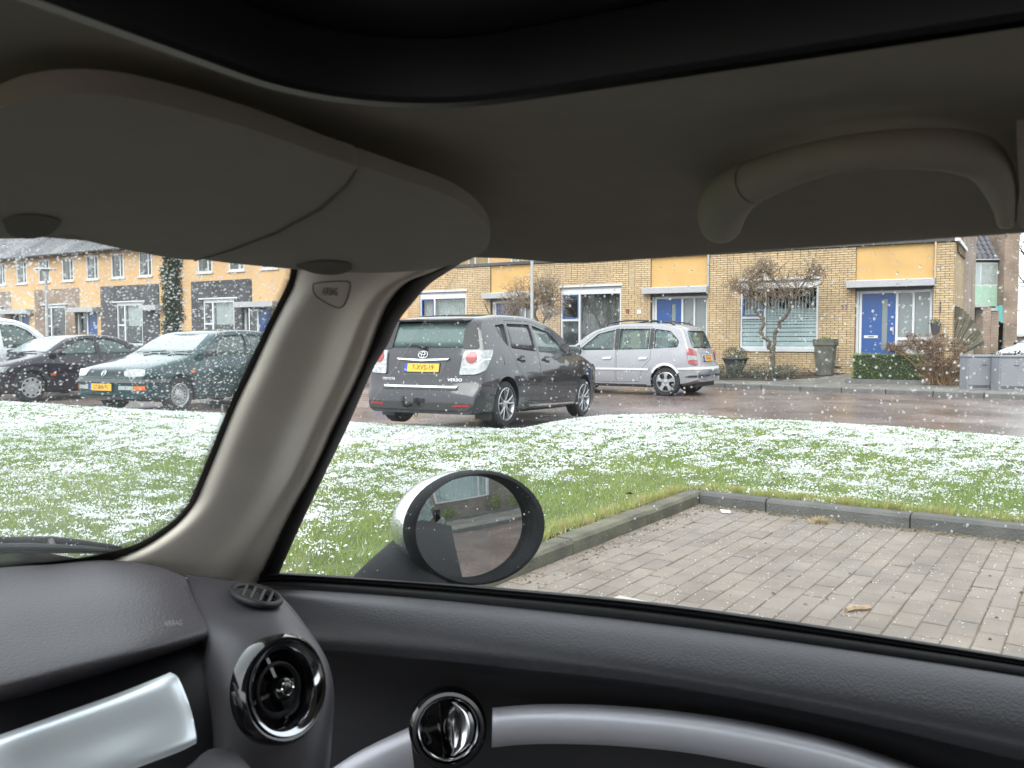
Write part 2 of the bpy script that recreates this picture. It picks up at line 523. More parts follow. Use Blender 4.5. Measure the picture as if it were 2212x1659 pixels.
M_BLADE = blade_mat()
def blades(n, x0, x1, y0, y1, hgt, wid, keepf, tone0=0.0):
    x = RNG.uniform(x0, x1, n); y = RNG.uniform(y0, y1, n)
    ok = on_lawn(x, y) & keepf(x, y)
    x, y = x[ok], y[ok]
    s = snow_field(x, y)
    k = RNG.random(len(x)) < np.interp(s, [-0.3, 0.0, 0.3, 0.7], [1.0, 0.9, 0.55, 0.30])
    x, y, s = x[k], y[k], s[k]
    m = len(x)
    z = lawn_z(x, y)
    cl = fbm(x, y, 0.35, 3)
    h = hgt * RNG.uniform(0.5, 1.2, m) * (0.5 + 0.9 * cl) * np.interp(s, [-0.1, 0.3], [1.0, 0.75])
    a = RNG.uniform(0, 2 * np.pi, m); b = RNG.uniform(0, 2 * np.pi, m)
    lean = RNG.uniform(0.1, 1.0, m) * h
    w = wid * RNG.uniform(0.7, 1.3, m)
    P = np.empty((m, 3, 3))
    P[:, 0] = np.stack([x - np.cos(a) * w, y - np.sin(a) * w, z - 0.005], 1)
    P[:, 1] = np.stack([x + np.cos(a) * w, y + np.sin(a) * w, z - 0.005], 1)
    P[:, 2] = np.stack([x + np.cos(b) * lean, y + np.sin(b) * lean, z + h], 1)
    i, j = bay_ij(x, y)
    kerbside = np.exp(-np.minimum(np.abs(np.where(i > -0.3, j, 9) + KW), np.abs(np.where(j > -0.3, i, 9) + KW)) / 0.13)
    t = np.clip(0.55 * fbm(x, y + 40, 0.9, 3) + 0.5 * RNG.random(m) - 0.22 + 0.55 * kerbside + tone0, 0, 1)
    # blades that carry snow
    white = RNG.random(m) < np.interp(s, [-0.35, -0.1, 0.15, 0.5], [0.01, 0.12, 0.32, 0.5])
    t = np.where(white, RNG.uniform(1.2, 2.0, m), t)
    return P, t
parts = [blades(200000, -6, 5.5, 2.8, 7.6, 0.036, 0.0030, lambda x, y: np.abs(x) < y * 0.68 + 0.6),
         blades(200000, -10, 8, 7.6, 12.5, 0.036, 0.0045, lambda x, y: np.abs(x) < y * 0.66 + 0.6),
         blades(90000, -13, 3, 12.5, 19, 0.04, 0.0065, lambda x, y: np.abs(x) < y * 0.66 + 0.6)]
# longer straw-coloured tufts along the kerb
def tufts():
    P, T = [], []
    for k in range(260):
        if RNG.random() < 0.55:
            j = RNG.uniform(0, 2.6); c = BAY(-KW - 0.02 - RNG.random() * 0.06, j)
        else:
            i = RNG.uniform(0, 3.2); c = BAY(i, -KW - 0.02 - RNG.random() * 0.07)
        nb = int(RNG.integers(8, 26)); tone = RNG.uniform(0.6, 1.0)
        for q in range(nb):
            a = RNG.uniform(0, 6.28); h = RNG.uniform(0.03, 0.085); r = RNG.uniform(0, 0.03); w = 0.0028
            x, y = c.x + math.cos(a) * r, c.y + math.sin(a) * r
            P.append([[x - w, y, Z_LAWN - 0.02], [x + w, y, Z_LAWN - 0.02], [x + math.cos(a) * h * RNG.uniform(.2, 1.1), y + math.sin(a) * h * RNG.uniform(.2, 1.1), Z_LAWN + h * 0.8]])
            T.append(min(1, tone * RNG.uniform(0.8, 1.15)))
    return np.array(P), np.array(T)
parts.append(tufts())
P = np.concatenate([q[0] for q in parts]); T = np.concatenate([q[1] for q in parts])
grass = mesh_np('grass', P.reshape(-1, 3), np.arange(len(P) * 3), 3, M_BLADE)
at = grass.data.attributes.new('tone', 'FLOAT', 'POINT')
at.data.foreach_set('value', np.repeat(T, 3).astype(np.float32))
tag(grass, 'short green grass blades poking through the snow', 'grass', kind='stuff')

# ---- kerb stones round the bay ------------------------------------------------
M_KERB = mat('kerb_concrete', (0.085, 0.085, 0.08), 0.8, var=0.40, vscale=4, bump=0.7, bscale=70, island=0.12, detail=9, pos=True)
M_KERB2 = mat('kerb_mossy', (0.105, 0.10, 0.068), 0.85, var=0.5, vscale=5, bump=0.8, bscale=60, island=0.12, detail=9, pos=True)
kerb = empty('kerb', BAY(0, 0, Z_BAY), 0)
tag(kerb, kind='structure')
def kerb_stone(i0, i1, j0, j1, m, chamfer_i, dz=0.0):
    """one stone, its street-side top edge chamfered"""
    z0, z1 = Z_BAY - 0.05, Z_LAWN + dz
    c = 0.022
    mb = MB()
    if chamfer_i:      # stone lies along j, faces +i
        prof = [(i0, z0), (i1, z0), (i1, z1 - c), (i1 - c * 0.8, z1), (i0 + 0.006, z1), (i0, z1 - 0.008)]
        A = [BAY(a, j0, z) for a, z in prof]; B = [BAY(a, j1, z) for a, z in prof]
    else:
        prof = [(j0, z0), (j1, z0), (j1, z1 - c), (j1 - c * 0.8, z1), (j0 + 0.006, z1), (j0, z1 - 0.008)]
        A = [BAY(i0, a, z) for a, z in prof]; B = [BAY(i1, a, z) for a, z in prof]
    n = len(prof)
    mb.add(A + B, [tuple(range(n)), tuple(range(n, 2 * n))] + [(k, (k + 1) % n, (k + 1) % n + n, k + n) for k in range(n)])
    o = mb.build('kerb_stone', m, kerb)
    o.matrix_parent_inverse = Matrix.Translation(-Vector(kerb.location))
    bevel(o, 0.005, 2)
    return o
j = 0.0
for k, ln in enumerate([0.52, 0.98, 1.0, 1.0, 1.0, 1.0]):
    kerb_stone(-KW, 0, j + 0.004, j + ln - 0.004, M_KERB, True, random.uniform(-0.004, 0.006))
    j += ln
i = -KW
for k, ln in enumerate([1.02, 1.0, 1.0, 1.0, 1.0]):
    kerb_stone(i + 0.004, i + ln - 0.004, -KW, 0, M_KERB2, False, random.uniform(-0.006, 0.006))
    i += ln

# ---- pavers -------------------------------------------------------------------
M_PAVER = mat('paver_concrete', (0.192, 0.158, 0.130), 0.60, var=0.26, vscale=3.5, bump=0.7, bscale=140, island=0.10, detail=12, rvar=0.22, pos=True)
M_JOINT = mat('sandy_joint', (0.15, 0.128, 0.088), 0.95, var=0.5, vscale=30, bump=0.8, bscale=120)
bay = MB().add([BAY(-0.02, -0.02, Z_BAY - 0.006), BAY(5.2, -0.02, Z_BAY - 0.006), BAY(5.2, 4.4, Z_BAY - 0.006), BAY(-0.02, 4.4, Z_BAY - 0.006)], [(0, 1, 2, 3)]).build('parking_bay', M_JOINT)
tag(bay, kind='structure')
PL, PW = 0.215, 0.112
def paver_mesh():
    mb = MB(); c = 0.004; x, y = PL / 2 - 0.005, PW / 2 - 0.0022
    mb.add([(-x, -y, -0.03), (x, -y, -0.03), (x, y, -0.03), (-x, y, -0.03), (-x, -y, -c), (x, -y, -c), (x, y, -c), (-x, y, -c),
            (-x + c, -y + c, 0), (x - c, -y + c, 0), (x - c, y - c, 0), (-x + c, y - c, 0)],
           [(0, 1, 5, 4), (1, 2, 6, 5), (2, 3, 7, 6), (3, 0, 4, 7), (4, 5, 9, 8), (5, 6, 10, 9), (6, 7, 11, 10), (7, 4, 8, 11), (8, 9, 10, 11)])
    return mb
pm = paver_mesh(); pmesh = pm.mesh('paver'); pmesh.materials.append(M_PAVER)
ang1 = math.atan2(A1.y, A1.x)
spots = []
for col in range(int(4.3 / PW)):
    j = 0.06 + col * PW
    for row in range(-1, int(5.0 / PL) + 1):
        i = 0.11 + row * PL + (PL / 2 if col % 2 else 0)
        if i < 0.08 or i > 5.1: continue
        p = BAY(i, j, Z_BAY + random.gauss(0, 0.0014) - 0.002 * math.exp(-i / 0.3))
        spots.append((p, random.gauss(0, 0.012), random.gauss(0, 0.008), random.gauss(0, 0.008)))
def in_view(p):
    d = p.y * math.cos(PIT) - (p.z - HC) * math.sin(PIT)
    if d <= 0.5: return False
    u = 1106 + FPX * p.x / d
    v = 735 + FPX * (HC - p.z) / d
    # above the door sill as seen from the seat
    return 1080 < u < 2260 and v < 1275 + (u - 1100) * 0.135
vis = [s for s in spots if in_view(s[0])]
vis.sort(key=lambda s: s[0].length)
picked = set(id(s) for s in vis[:300])
rest = MB()
for s in spots:
    p, rz, rx, ry = s
    if id(s) in picked:
        o = link('paver', pmesh, None, bay)
        o.location = p; o.rotation_euler = (rx, ry, ang1 + rz)
    else:
        M4 = Matrix.Translation(p) @ Matrix.Rotation(ang1 + rz, 4, 'Z')
        rest.add([M4 @ Vector(q) for q in pm.v], pm.f)
o = rest.build('paving', M_PAVER, bay); tag(o, kind='stuff')
o['label'] = 'further pavers of the bay'

# grit, moss and dead grass lying in the corners of the bay
def grit():
    mb = MB()
    for k in range(900):
        if RNG.random() < 0.6:
            c = BAY(abs(RNG.normal(0, 0.05)) + 0.01, RNG.uniform(0.0, 2.8), Z_BAY)
        elif RNG.random() < 0.75:
            c = BAY(RNG.uniform(0, 2.6), abs(RNG.normal(0, 0.10)) + 0.01, Z_BAY)
        else:
            c = BAY(RNG.uniform(0, 3.2), RNG.uniform(0, 3.0), Z_BAY)
        r = RNG.uniform(0.004, 0.014); a = RNG.uniform(0, 6.28)
        pts = [c + Vector((math.cos(a + q * 1.57) * r * RNG.uniform(.5, 1.3), math.sin(a + q * 1.57) * r * RNG.uniform(.5, 1.3), 0.0)) for q in range(4)]
        mb.add(pts + [c + Vector((0, 0, r * 0.7))], [(0, 1, 4), (1, 2, 4), (2, 3, 4), (3, 0, 4)])
    return mb
def grains(n):
    mb = MB()
    for k in range(n):
        c = BAY(RNG.uniform(0.02, 3.6), RNG.uniform(0.02, 3.2), Z_BAY)
        r = 0.0016 + 0.0035 * RNG.random() ** 2; a = RNG.uniform(0, 6.28)
        mb.add([c + Vector((math.cos(a + q * 2.09) * r, math.sin(a + q * 2.09) * r, 0.001)) for q in range(3)] + [c + Vector((0, 0, r + 0.001))], [(0, 1, 3), (1, 2, 3), (2, 0, 3)])
    return mb
tag(grains(2600).build('snow_grains', M_SNOW), 'fine white grains of sleet scattered over the pavers', 'snow', kind='stuff')
tag(grit().build('grit', mat('dead_leaf_grit', (0.13, 0.10, 0.06), 0.9, var=0.5, vscale=40, island=0.5)), 'brown grit and crumbled leaves along the kerbs of the bay', 'debris', kind='stuff')
# ================================================================== TERRACE
Z_WALL = 0.24                                # ground level at the house walls
NK0, NK1 = -3.75, -5.3                       # far kerb, distance from the facade (left part / right end)
def far_kerb_n(t):
    return NK0 if t > 6.0 else NK0 + (NK1 - NK0) * (6.0 - t) / 7.9
def z_pave(p):
    q = Vector((p[0], p[1], 0)) - C0
    t, n = q.dot(E1), q.dot(NIN)
    nk = far_kerb_n(t)
    return 0.075 + (Z_WALL - 0.075) * min(1, max(0, (n - nk - 1.6) / max(0.5, -nk - 1.6 - 0.3)))
ts = [-40, -30, -20, -14, -8, -5, -3, -1.9] + [-1 + k for k in range(9)] + [9, 12, 16, 20, 25, 30, 36, 42, 50, 60, 75]
fr = [0, 0.25, 0.45, 0.6, 0.75, 0.9, 1.0]
V, F = [], []
for t in ts:
    for f in fr:
        nk = far_kerb_n(t)
        p = C0 + E1 * t + NIN * (nk + 0.12 + (3.0 - nk) * 0 + (-nk + 2.5) * f)
        V.append((p.x, p.y, z_pave(p)))
nf = len(fr)
for a in range(len(ts) - 1):
    for b in range(nf - 1):
        F.append((a * nf + b, a * nf + b + 1, (a + 1) * nf + b + 1, (a + 1) * nf + b))
tag(MB().add(V, F).build('pavement', M_PAVE), kind='structure')
street_kerb = empty('street_kerb', FW(5, 0, 4)); tag(street_kerb, kind='structure')
M_SKERB = mat('street_kerb_stone', (0.13, 0.13, 0.125), 0.6, var=0.25, vscale=5, bump=0.3, bscale=40, island=0.1)
t = -12.0
while t < 56:
    ln = 1.0 if t < 14 else 3.0
    mb = MB()
    q = []
    for tt in (t + 0.006, t + ln - 0.006):
        nk = far_kerb_n(tt)
        a, b = C0 + E1 * tt + NIN * (nk - 0.03), C0 + E1 * tt + NIN * (nk + 0.13)
        q += [(a.x, a.y, -0.12), (b.x, b.y, -0.12), (b.x, b.y, 0.082), (a.x, a.y, 0.080)]
    mb.add(q, [(0, 1, 2, 3), (4, 7, 6, 5), (0, 4, 5, 1), (1, 5, 6, 2), (2, 6, 7, 3), (3, 7, 4, 0)])
    o = mb.build('kerb_stone', M_SKERB, street_kerb); o.matrix_parent_inverse = Matrix.Translation(-Vector(street_kerb.location))
    bevel(o, 0.02, 2)
    t += ln

M_MORTAR = mat('mortar', (0.17, 0.115, 0.06), 0.95, var=0.25, vscale=12)
M_BRICK = mat('yellow_brick', (0.55, 0.41, 0.245), 0.85, var=0.14, vscale=1.1, bump=0.4, bscale=80, island=0.10, dist=0.004, pos=True, detail=10)
M_STUCCO = mat('orange_stucco', (0.60, 0.375, 0.145), 0.85, var=0.12, vscale=1.3, detail=8, bump=0.3, bscale=160, dist=0.004)
M_STUCCO2 = mat('orange_wall_stucco', (0.60, 0.385, 0.19), 0.85, var=0.14, vscale=0.7, detail=8, bump=0.3, bscale=120, dist=0.004)
M_WHITE = mat('white_frame', (0.62, 0.63, 0.65), 0.45, var=0.05, vscale=4)
M_ALU = mat('canopy_grey', (0.40, 0.40, 0.42), 0.5, var=0.06, vscale=3)
M_BLUE = mat('blue_door_paint', (0.018, 0.075, 0.26), 0.35, var=0.10, vscale=3)
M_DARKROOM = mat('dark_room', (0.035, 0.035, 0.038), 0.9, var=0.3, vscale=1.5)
M_HGLASS = glass_mat('house_glass', (0.92, 0.95, 0.95), 0.05, (0.6, 0.66, 0.66))
M_FROST = glass_mat('frosted_glass', (0.30, 0.34, 0.34), 0.3, (0.42, 0.47, 0.46), 0.8, (0.20, 0.225, 0.225))
M_CURT = mat('dark_net_curtain', (0.16, 0.155, 0.145), 0.9, var=0.3, vscale=6)
M_CURT2 = mat('pale_curtain', (0.42, 0.44, 0.42), 0.9, var=0.15, vscale=5)
M_BLIND = mat('vertical_blind', (0.40, 0.40, 0.38), 0.8, var=0.08, vscale=5)
M_FILM = mat('frosted_film', (0.34, 0.44, 0.45), 0.4, var=0.05, vscale=4)
M_ROOF = wet_brick('grey_roof_tile', (0.075, 0.075, 0.085), (0.10, 0.10, 0.11), (0.03, 0.03, 0.034), 3.0, 0.55, 0, 0.9, 0.9, 0.0)
M_GUTTER = mat('dark_gutter', (0.06, 0.06, 0.065), 0.5)
M_DBRICK = wet_brick('dark_brick', (0.055, 0.055, 0.065), (0.075, 0.072, 0.08), (0.04, 0.04, 0.042), 2.3, 0.8, 0, 0.5, 0.16, wall=math.atan2(E1.y, E1.x))
M_TBRICK = wet_brick('tan_brick', (0.33, 0.24, 0.18), (0.28, 0.20, 0.155), (0.16, 0.125, 0.10), 2.3, 0.85, 0, 0.5, 0.16, wall=math.atan2(E1.y, E1.x))

class Face:
    """facade frame: t along the street, z up, off towards the street"""
    def __init__(self, parent): self.p = parent; self.inv = Matrix.Translation(-Vector(parent.location))
    def put(self, o):
        o.matrix_parent_inverse = self.inv
        return o
    def box(self, name, t0, t1, z0, z1, o0, o1, m, parent=None, bv=0.0, label=None):
        b = MB().box((t0, o0, z0), (t1, o1, z1), lambda t, o, z: FW(t, z, o))
        ob = b.build(name, m, parent or self.p)
        ob.matrix_parent_inverse = (parent.matrix_parent_inverse if parent else self.inv) if parent is None else Matrix()
        if parent is not None: ob.matrix_parent_inverse = Matrix.Identity(4) if parent.type != 'EMPTY' else self.inv
        if bv: bevel(ob, bv)
        if label: ob['label'] = label
        return ob
    def multi(self, name, boxes, m, parent=None, bv=0.0):
        b = MB()
        for (t0, t1, z0, z1, o0, o1) in boxes:
            b.box((t0, o0, z0), (t1, o1, z1), lambda t, o, z: FW(t, z, o))
        ob = b.build(name, m, parent or self.p)
        if parent is None or parent.type == 'EMPTY': ob.matrix_parent_inverse = self.inv
        if bv: bevel(ob, bv)
        return ob

def wall_boxes(t0, t1, z0, z1, holes, o0, o1):
    """rectangles left over round rectangular holes (t0,t1,z0,z1)"""
    cuts = sorted(set([t0, t1] + [min(max(c, t0), t1) for h in holes for c in h[:2]]))
    out = []
    for a, b in zip(cuts[:-1], cuts[1:]):
        if b - a < 1e-4: continue
        hs = sorted([h for h in holes if h[0] < (a + b) / 2 < h[1]], key=lambda h: h[2])
        z = z0
        for h in hs:
            if h[2] > z + 1e-4: out.append((a, b, z, h[2], o0, o1))
            z = max(z, h[3])
        if z < z1 - 1e-4: out.append((a, b, z, z1, o0, o1))
    return out

CR = 0.0652                                  # brick course
def brick_list(t0, t1, z0, z1, holes):
    out = []
    nrow = int((z1 - z0) / CR)
    for r in range(nrow):
        zc = z0 + (r + 0.5) * CR
        segs = [(t0, t1)]
        for h in holes:
            if h[2] - 0.01 < zc < h[3] + 0.01:
                ns = []
                for a, b in segs:
                    if h[0] > a: ns.append((a, min(b, h[0])))
                    if h[1] < b: ns.append((max(a, h[1]), b))
                segs = [s for s in ns if s[1] - s[0] > 0.03]
        for a, b in segs:
            x = a + (0.0 if r % 2 else 0.11)
            if x > a: out.append((a, min(x, b), zc))
            while x < b - 0.02:
                ln = 0.22 if random.random() < 0.82 else 0.11
                e = min(x + ln, b)
                if b - e < 0.05: e = b
                out.append((x, e, zc)); x = e
    return out
def unit_brick():
    mb = MB()
    mb.add([(-.5, 0, -.5), (.5, 0, -.5), (.5, 0, .5), (-.5, 0, .5), (-.49, 1, -.46), (.49, 1, -.46), (.49, 1, .46), (-.49, 1, .46)],
           [(0, 1, 5, 4), (1, 2, 6, 5), (2, 3, 7, 6), (3, 0, 4, 7), (4, 5, 6, 7)])
    return mb
UB = unit_brick(); UBM = UB.mesh('brick'); UBM.materials.append(M_BRICK)
FROT = math.atan2(E1.y, E1.x)
def lay_bricks(house, face, bl, off, n_single):
    bl = sorted(bl, key=lambda b: (FW((b[0] + b[1]) / 2, b[2]) - Vector((0, 0, HC))).length if b[2] < 3.75 else 1e6)
    wall = face
    rest = MB()
    for k, (a, b, zc) in enumerate(bl):
        L, H = (b - a) - 0.011, CR - 0.0115
        dep = 0.010 + random.uniform(0, 0.005)
        c = FW((a + b) / 2, zc, off)
        if k < n_single:
            o = link('brick', UBM, None, house)
            o.matrix_parent_inverse = Matrix.Translation(-Vector(house.location))
            o.location = c; o.rotation_euler = (0, 0, FROT); o.scale = (L, dep, H)
        else:
            rest.add([FW((a + b) / 2 + q[0] * L, zc + q[2] * H, off + q[1] * dep) for q in UB.v], UB.f)
    o = rest.build('brickwork', M_BRICK, house); o.matrix_parent_inverse = Matrix.Translation(-Vector(house.location))
    tag(o, kind='stuff')

def curtain(face, name, t0, t1, z0, z1, off, m, parent, wave=0.09, amp=0.025):
    n = max(6, int((t1 - t0) / wave * 4))
    V = []
    for k in range(n + 1):
        t = t0 + (t1 - t0) * k / n
        o = off + amp * math.sin(k / 4 * 2 * math.pi) + random.uniform(-.004, .004)
        V += [FW(t, z0, o), FW(t, z1, o)]
    ob = MB().add(V, [(2 * k, 2 * k + 2, 2 * k + 3, 2 * k + 1) for k in range(n)]).build(name, m, parent, smooth=180)
    if parent.type == 'EMPTY': ob.matrix_parent_inverse = face.inv
    return ob

def house_window(face, t0, t1, tm, kind):
    """street window: lintel strip, blind box, frame with a casement at the far side and one large pane"""
    w = face.multi('window', [(t0, t1, 0.94, 1.02, -0.12, -0.02), (t0, t1, 2.74, 2.90, -0.12, -0.02), (t0, t0 + 0.06, 1.02, 2.74, -0.12, -0.02),
                              (t1 - 0.06, t1, 1.02, 2.74, -0.12, -0.02), (tm - 0.035, tm + 0.035, 1.02, 2.74, -0.115, -0.015)], M_WHITE, None, 0.006)
    face.box('lintel', t0 - 0.05, t1 + 0.05, 2.99, 3.06, -0.10, 0.035, M_WHITE, w)
    face.box('shutter_box', t0 + 0.002, t1 - 0.002, 2.90, 2.985, -0.14, -0.035, M_ALU, w)
    face.box('sill', t0 - 0.06, t1 + 0.06, 0.86, 0.935, -0.12, 0.06, M_WHITE, w, 0.008)
    # casement: opening light above, fixed pane below
    ca, cb = tm + 0.035, t1 - 0.06
    zs = 1.88
    fb = face.multi('casement', [(ca + 0.002, ca + 0.045, zs + 0.04, 2.738, -0.10, -0.012), (cb - 0.045, cb - 0.002, zs + 0.04, 2.738, -0.10, -0.012),
                                 (ca + 0.045, cb - 0.045, zs + 0.04, zs + 0.085, -0.10, -0.012), (ca + 0.045, cb - 0.045, 2.69, 2.738, -0.10, -0.012)], M_BLUE, w)
    face.box('rail', ca, cb, zs - 0.03, zs + 0.037, -0.11, -0.018, M_WHITE, w)
    face.box('pane', ca + 0.045, cb - 0.045, zs + 0.085, 2.69, -0.07, -0.062, M_HGLASS, w)
    face.box('pane', ca, cb, 1.02, zs - 0.03, -0.07, -0.062, M_HGLASS, w)
    face.box('pane', t0 + 0.06, tm - 0.035, 1.02, 2.74, -0.07, -0.062, M_HGLASS, w)
    if kind == 'blinds':
        for k in range(22):
            t = t0 + 0.10 + k * (t1 - t0 - 0.2) / 21
            face.box('blind_slat', t - 0.008, t + 0.012, 1.05, 2.72, -0.30, -0.21, M_BLIND, w)
        z = 1.03
        for h, g in ((0.13, 0.02), (0.12, 0.02), (0.11, 0.022), (0.10, 0.022), (0.085, 0.022), (0.07, 0.022), (0.05, 0.022), (0.035, 0.022), (0.03, 0.022), (0.026, 0.022), (0.022, 0.022), (0.018, 0.02), (0.014, 0.02), (0.01, 0.02)):
            face.box('film_strip', t0 + 0.061, tm - 0.036, z, z + h, -0.0605, -0.0585, M_FILM, w)
            face.box('film_strip', tm + 0.036, t1 - 0.061, z, z + h, -0.0605, -0.0585, M_FILM, w)
            z += h + g
    elif kind == 'dark':
        curtain(face, 'curtain', t0 + 0.08, tm + 0.1, 1.0, 2.72, -0.28, M_CURT, w)
    else:
        curtain(face, 'curtain', t0 + 0.05, t1 - 0.05, 1.0, 2.72, -0.25, M_CURT2, w, 0.11, 0.03)
    return w

def house_door(face, ta, tb, detailed=True):
    """door set between ta (right) and tb (left): blue leaf on the left, two sidelights on the right"""
    W = tb - ta
    s = W / 2.0
    B = -0.16
    td = ta + 0.92 * s                        # leaf from here to tb-0.17
    fr = face.multi('door_frame', [(tb - 0.075, tb, Z_WALL, 2.60, B - 0.1, B + 0.03), (tb - 0.155, tb - 0.085, Z_WALL, 2.60, B - 0.1, B + 0.02),
                                   (td - 0.035, td + 0.035, Z_WALL, 2.52, B - 0.1, B + 0.02), (ta + 0.02, ta + 0.09, Z_WALL, 2.52, B - 0.1, B + 0.02),
                                   (ta + 0.02, tb - 0.155, 2.52, 2.60, B - 0.1, B + 0.018), (ta + 0.09, td - 0.035, 1.20, 1.28, B - 0.1, B + 0.03),
                                   (ta + 0.47 * s, ta + 0.53 * s, 1.28, 2.52, B - 0.09, B + 0.012)], M_WHITE, None, 0.005)
    face.box('panel', ta + 0.09, td - 0.035, Z_WALL + 0.05, 1.20, B - 0.07, B - 0.01, M_ALU, fr)
    for a, b in ((ta + 0.09, ta + 0.47 * s), (ta + 0.53 * s, td - 0.035)):
        face.box('pane', a, b, 1.28, 2.52, B - 0.05, B - 0.04, M_FROST if detailed else M_HGLASS, fr)
    dl, dr = td + 0.038, tb - 0.158
    d = face.multi('door', wall_boxes(dl, dr, Z_WALL + 0.03, 2.515, [(dl + 0.21 * s, dl + 0.36 * s, 0.95, 2.36)], B - 0.07, B - 0.01), M_BLUE)
    face.box('pane', dl + 0.21 * s, dl + 0.36 * s, 0.95, 2.36, B - 0.045, B - 0.035, M_FROST, d)
    if detailed:
        face.multi('letter_plate', wall_boxes(dl + 0.45 * s, dl + 0.82 * s, 1.26, 1.34, [(dl + 0.56 * s, dl + 0.71 * s, 1.285, 1.312)], B - 0.01, B + 0.004), M_WHITE, d)
        face.box('letter_flap', dl + 0.56 * s, dl + 0.71 * s, 1.285, 1.312, B - 0.012, B - 0.006, M_GUTTER, d)
        face.box('lock_plate', dl + 0.05, dl + 0.13, 1.47, 1.56, B - 0.01, B + 0.006, M_WHITE, d)
        face.box('handle', dl + 0.035, dl + 0.06, 1.36, 1.58, B - 0.01, B + 0.05, M_ALU, d)
    return d

def yellow_house(k, wkind, label, n_single):
    t0 = 6.2 * k
    h = empty('terraced_house', FW(t0 + 3.1, Z_WALL, 0), 0, label, 'house', 'yellow brick terraced houses')
    f = Face(h)
    ztop = 3.86
    pa, pb = {0: (0.50, 2.49), 1: (6.82, 8.70), 2: (13.02, 14.83)}[k]
    wa, wb, wm = {0: (3.50, 5.79, 5.05), 1: (9.73, 11.98, 11.27), 2: (15.88, 18.0, 17.33)}[k]
    holes = [(pa, pb, Z_WALL - 0.2, ztop), (wa, wb, 0.93, 3.04)]
    f.multi('wall', wall_boxes(t0, t0 + 6.2, Z_WALL - 0.15, ztop, holes, -0.28, 0.0), M_MORTAR)
    lay_bricks(h, f, brick_list(t0, t0 + 6.2, Z_WALL - 0.05, ztop, holes), 0.0, n_single)
    # bay over the door: stucco, slim flashing and projecting canopy
    f.box('stucco_panel', pa, pb, 2.90, ztop - 0.01, -0.20, -0.045, M_STUCCO)
    c = f.box('canopy', pa - 0.05, pb + 0.22, 2.68, 2.865, -0.15, 0.27, M_ALU, None, 0.008)
    f.box('flashing', pa + 0.003, pb - 0.003, 2.868, 2.897, -0.15, 0.02, M_WHITE, c)
    f.box('soffit', pa + 0.002, pb - 0.002, 2.604, 2.676, -0.25, -0.06, M_GUTTER)
    f.multi('reveal', [(pa - 0.05, pa - 0.002, Z_WALL, 2.67, -0.35, -0.29), (pb + 0.002, pb + 0.05, Z_WALL, 2.67, -0.35, -0.29)], M_BRICK)
    house_door(f, pa, pb)
    house_window(f, wa, wb, wm, wkind)
    # rooms behind the openings
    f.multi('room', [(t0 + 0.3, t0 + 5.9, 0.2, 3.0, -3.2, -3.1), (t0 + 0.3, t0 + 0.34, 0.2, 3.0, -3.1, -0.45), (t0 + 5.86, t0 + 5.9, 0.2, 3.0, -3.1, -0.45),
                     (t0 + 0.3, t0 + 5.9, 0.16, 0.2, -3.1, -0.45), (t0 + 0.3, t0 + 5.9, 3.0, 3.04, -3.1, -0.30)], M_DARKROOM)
    # flat roof of the front bay and the storey set back above it
    f.box('flat_roof', t0, t0 + 6.2, ztop + 0.002, ztop + 0.10, -3.4, 0.06, M_GUTTER)
    f.box('upper_wall', t0, t0 + 6.2, ztop + 0.1, 5.7, -9.0, -3.4, M_STUCCO2)
    for q in range(3):
        a = t0 + 0.5 + q * 2.07
        w = f.multi('window', wall_boxes(a, a + 1.05, 4.25, 5.45, [(a + 0.07, a + 0.66, 4.32, 5.38), (a + 0.73, a + 0.98, 4.32, 5.38)], -3.40, -3.36), M_WHITE)
        f.box('pane', a + 0.07, a + 0.98, 4.32, 5.38, -3.395, -3.39, M_HGLASS, w)
    r = MB().add([FW(t0, 5.65, -3.1), FW(t0 + 6.2, 5.65, -3.1), FW(t0 + 6.2, 8.2, -6.4), FW(t0, 8.2, -6.4), FW(t0, 5.65, -9.6), FW(t0 + 6.2, 5.65, -9.6)],
                 [(0, 1, 2, 3), (3, 2, 5, 4), (0, 3, 4), (1, 5, 2), (0, 4, 5, 1)]).build('roof', M_ROOF, h)
    f.put(r)
    return h, f

h0, f0 = yellow_house(0, 'blinds', 'yellow brick end house with vertical blinds and blue door behind the clipped hedge', 300)
# its side wall round the corner, brown gable behind, number, vent brick
def side(s, z, off=0.0):                     # s metres back from the corner, off outwards (to the right)
    return C0 + NIN * s - E1 * off + Vector((0, 0, z))
sw = MB()
sw.box((0.0, -0.012, Z_WALL - 0.15), (3.4, 0.0, 3.86), lambda s, o, z: side(s, z, o))
f0.put(sw.build('side_wall', M_MORTAR, h0))
sb = MB()
for r in range(int((3.86 - Z_WALL + 0.05) / CR)):
    zc = Z_WALL - 0.05 + (r + 0.5) * CR
    s = 0.0 if r % 2 else 0.11
    if s: sb.add([side(0.0 + (q[0] + .5) * 0.10, zc + q[2] * (CR - .0115), q[1] * .011) for q in UB.v], UB.f)
    while s < 3.38:
        L = min(0.22, 3.4 - s)
        sb.add([side(s + L / 2 + q[0] * (L - .011), zc + q[2] * (CR - .0115), q[1] * .011) for q in UB.v], UB.f)
        s += L
tag(f0.put(sb.build('side_brickwork', M_BRICK, h0)), kind='stuff')
f0.put(MB().box((-0.06, 0.0, 3.86), (3.4, 0.10, 3.98), lambda s, o, z: side(s, z, o)).build('fascia', M_WHITE, h0))
gb = MB()
gp = [(3.4, Z_WALL - .1), (9.2, Z_WALL - .1), (9.2, 5.7), (6.4, 8.3), (3.4, 5.7)]
A = [side(s, z, 0.02) for s, z in gp]; B = [side(s, z, -0.2) for s, z in gp]
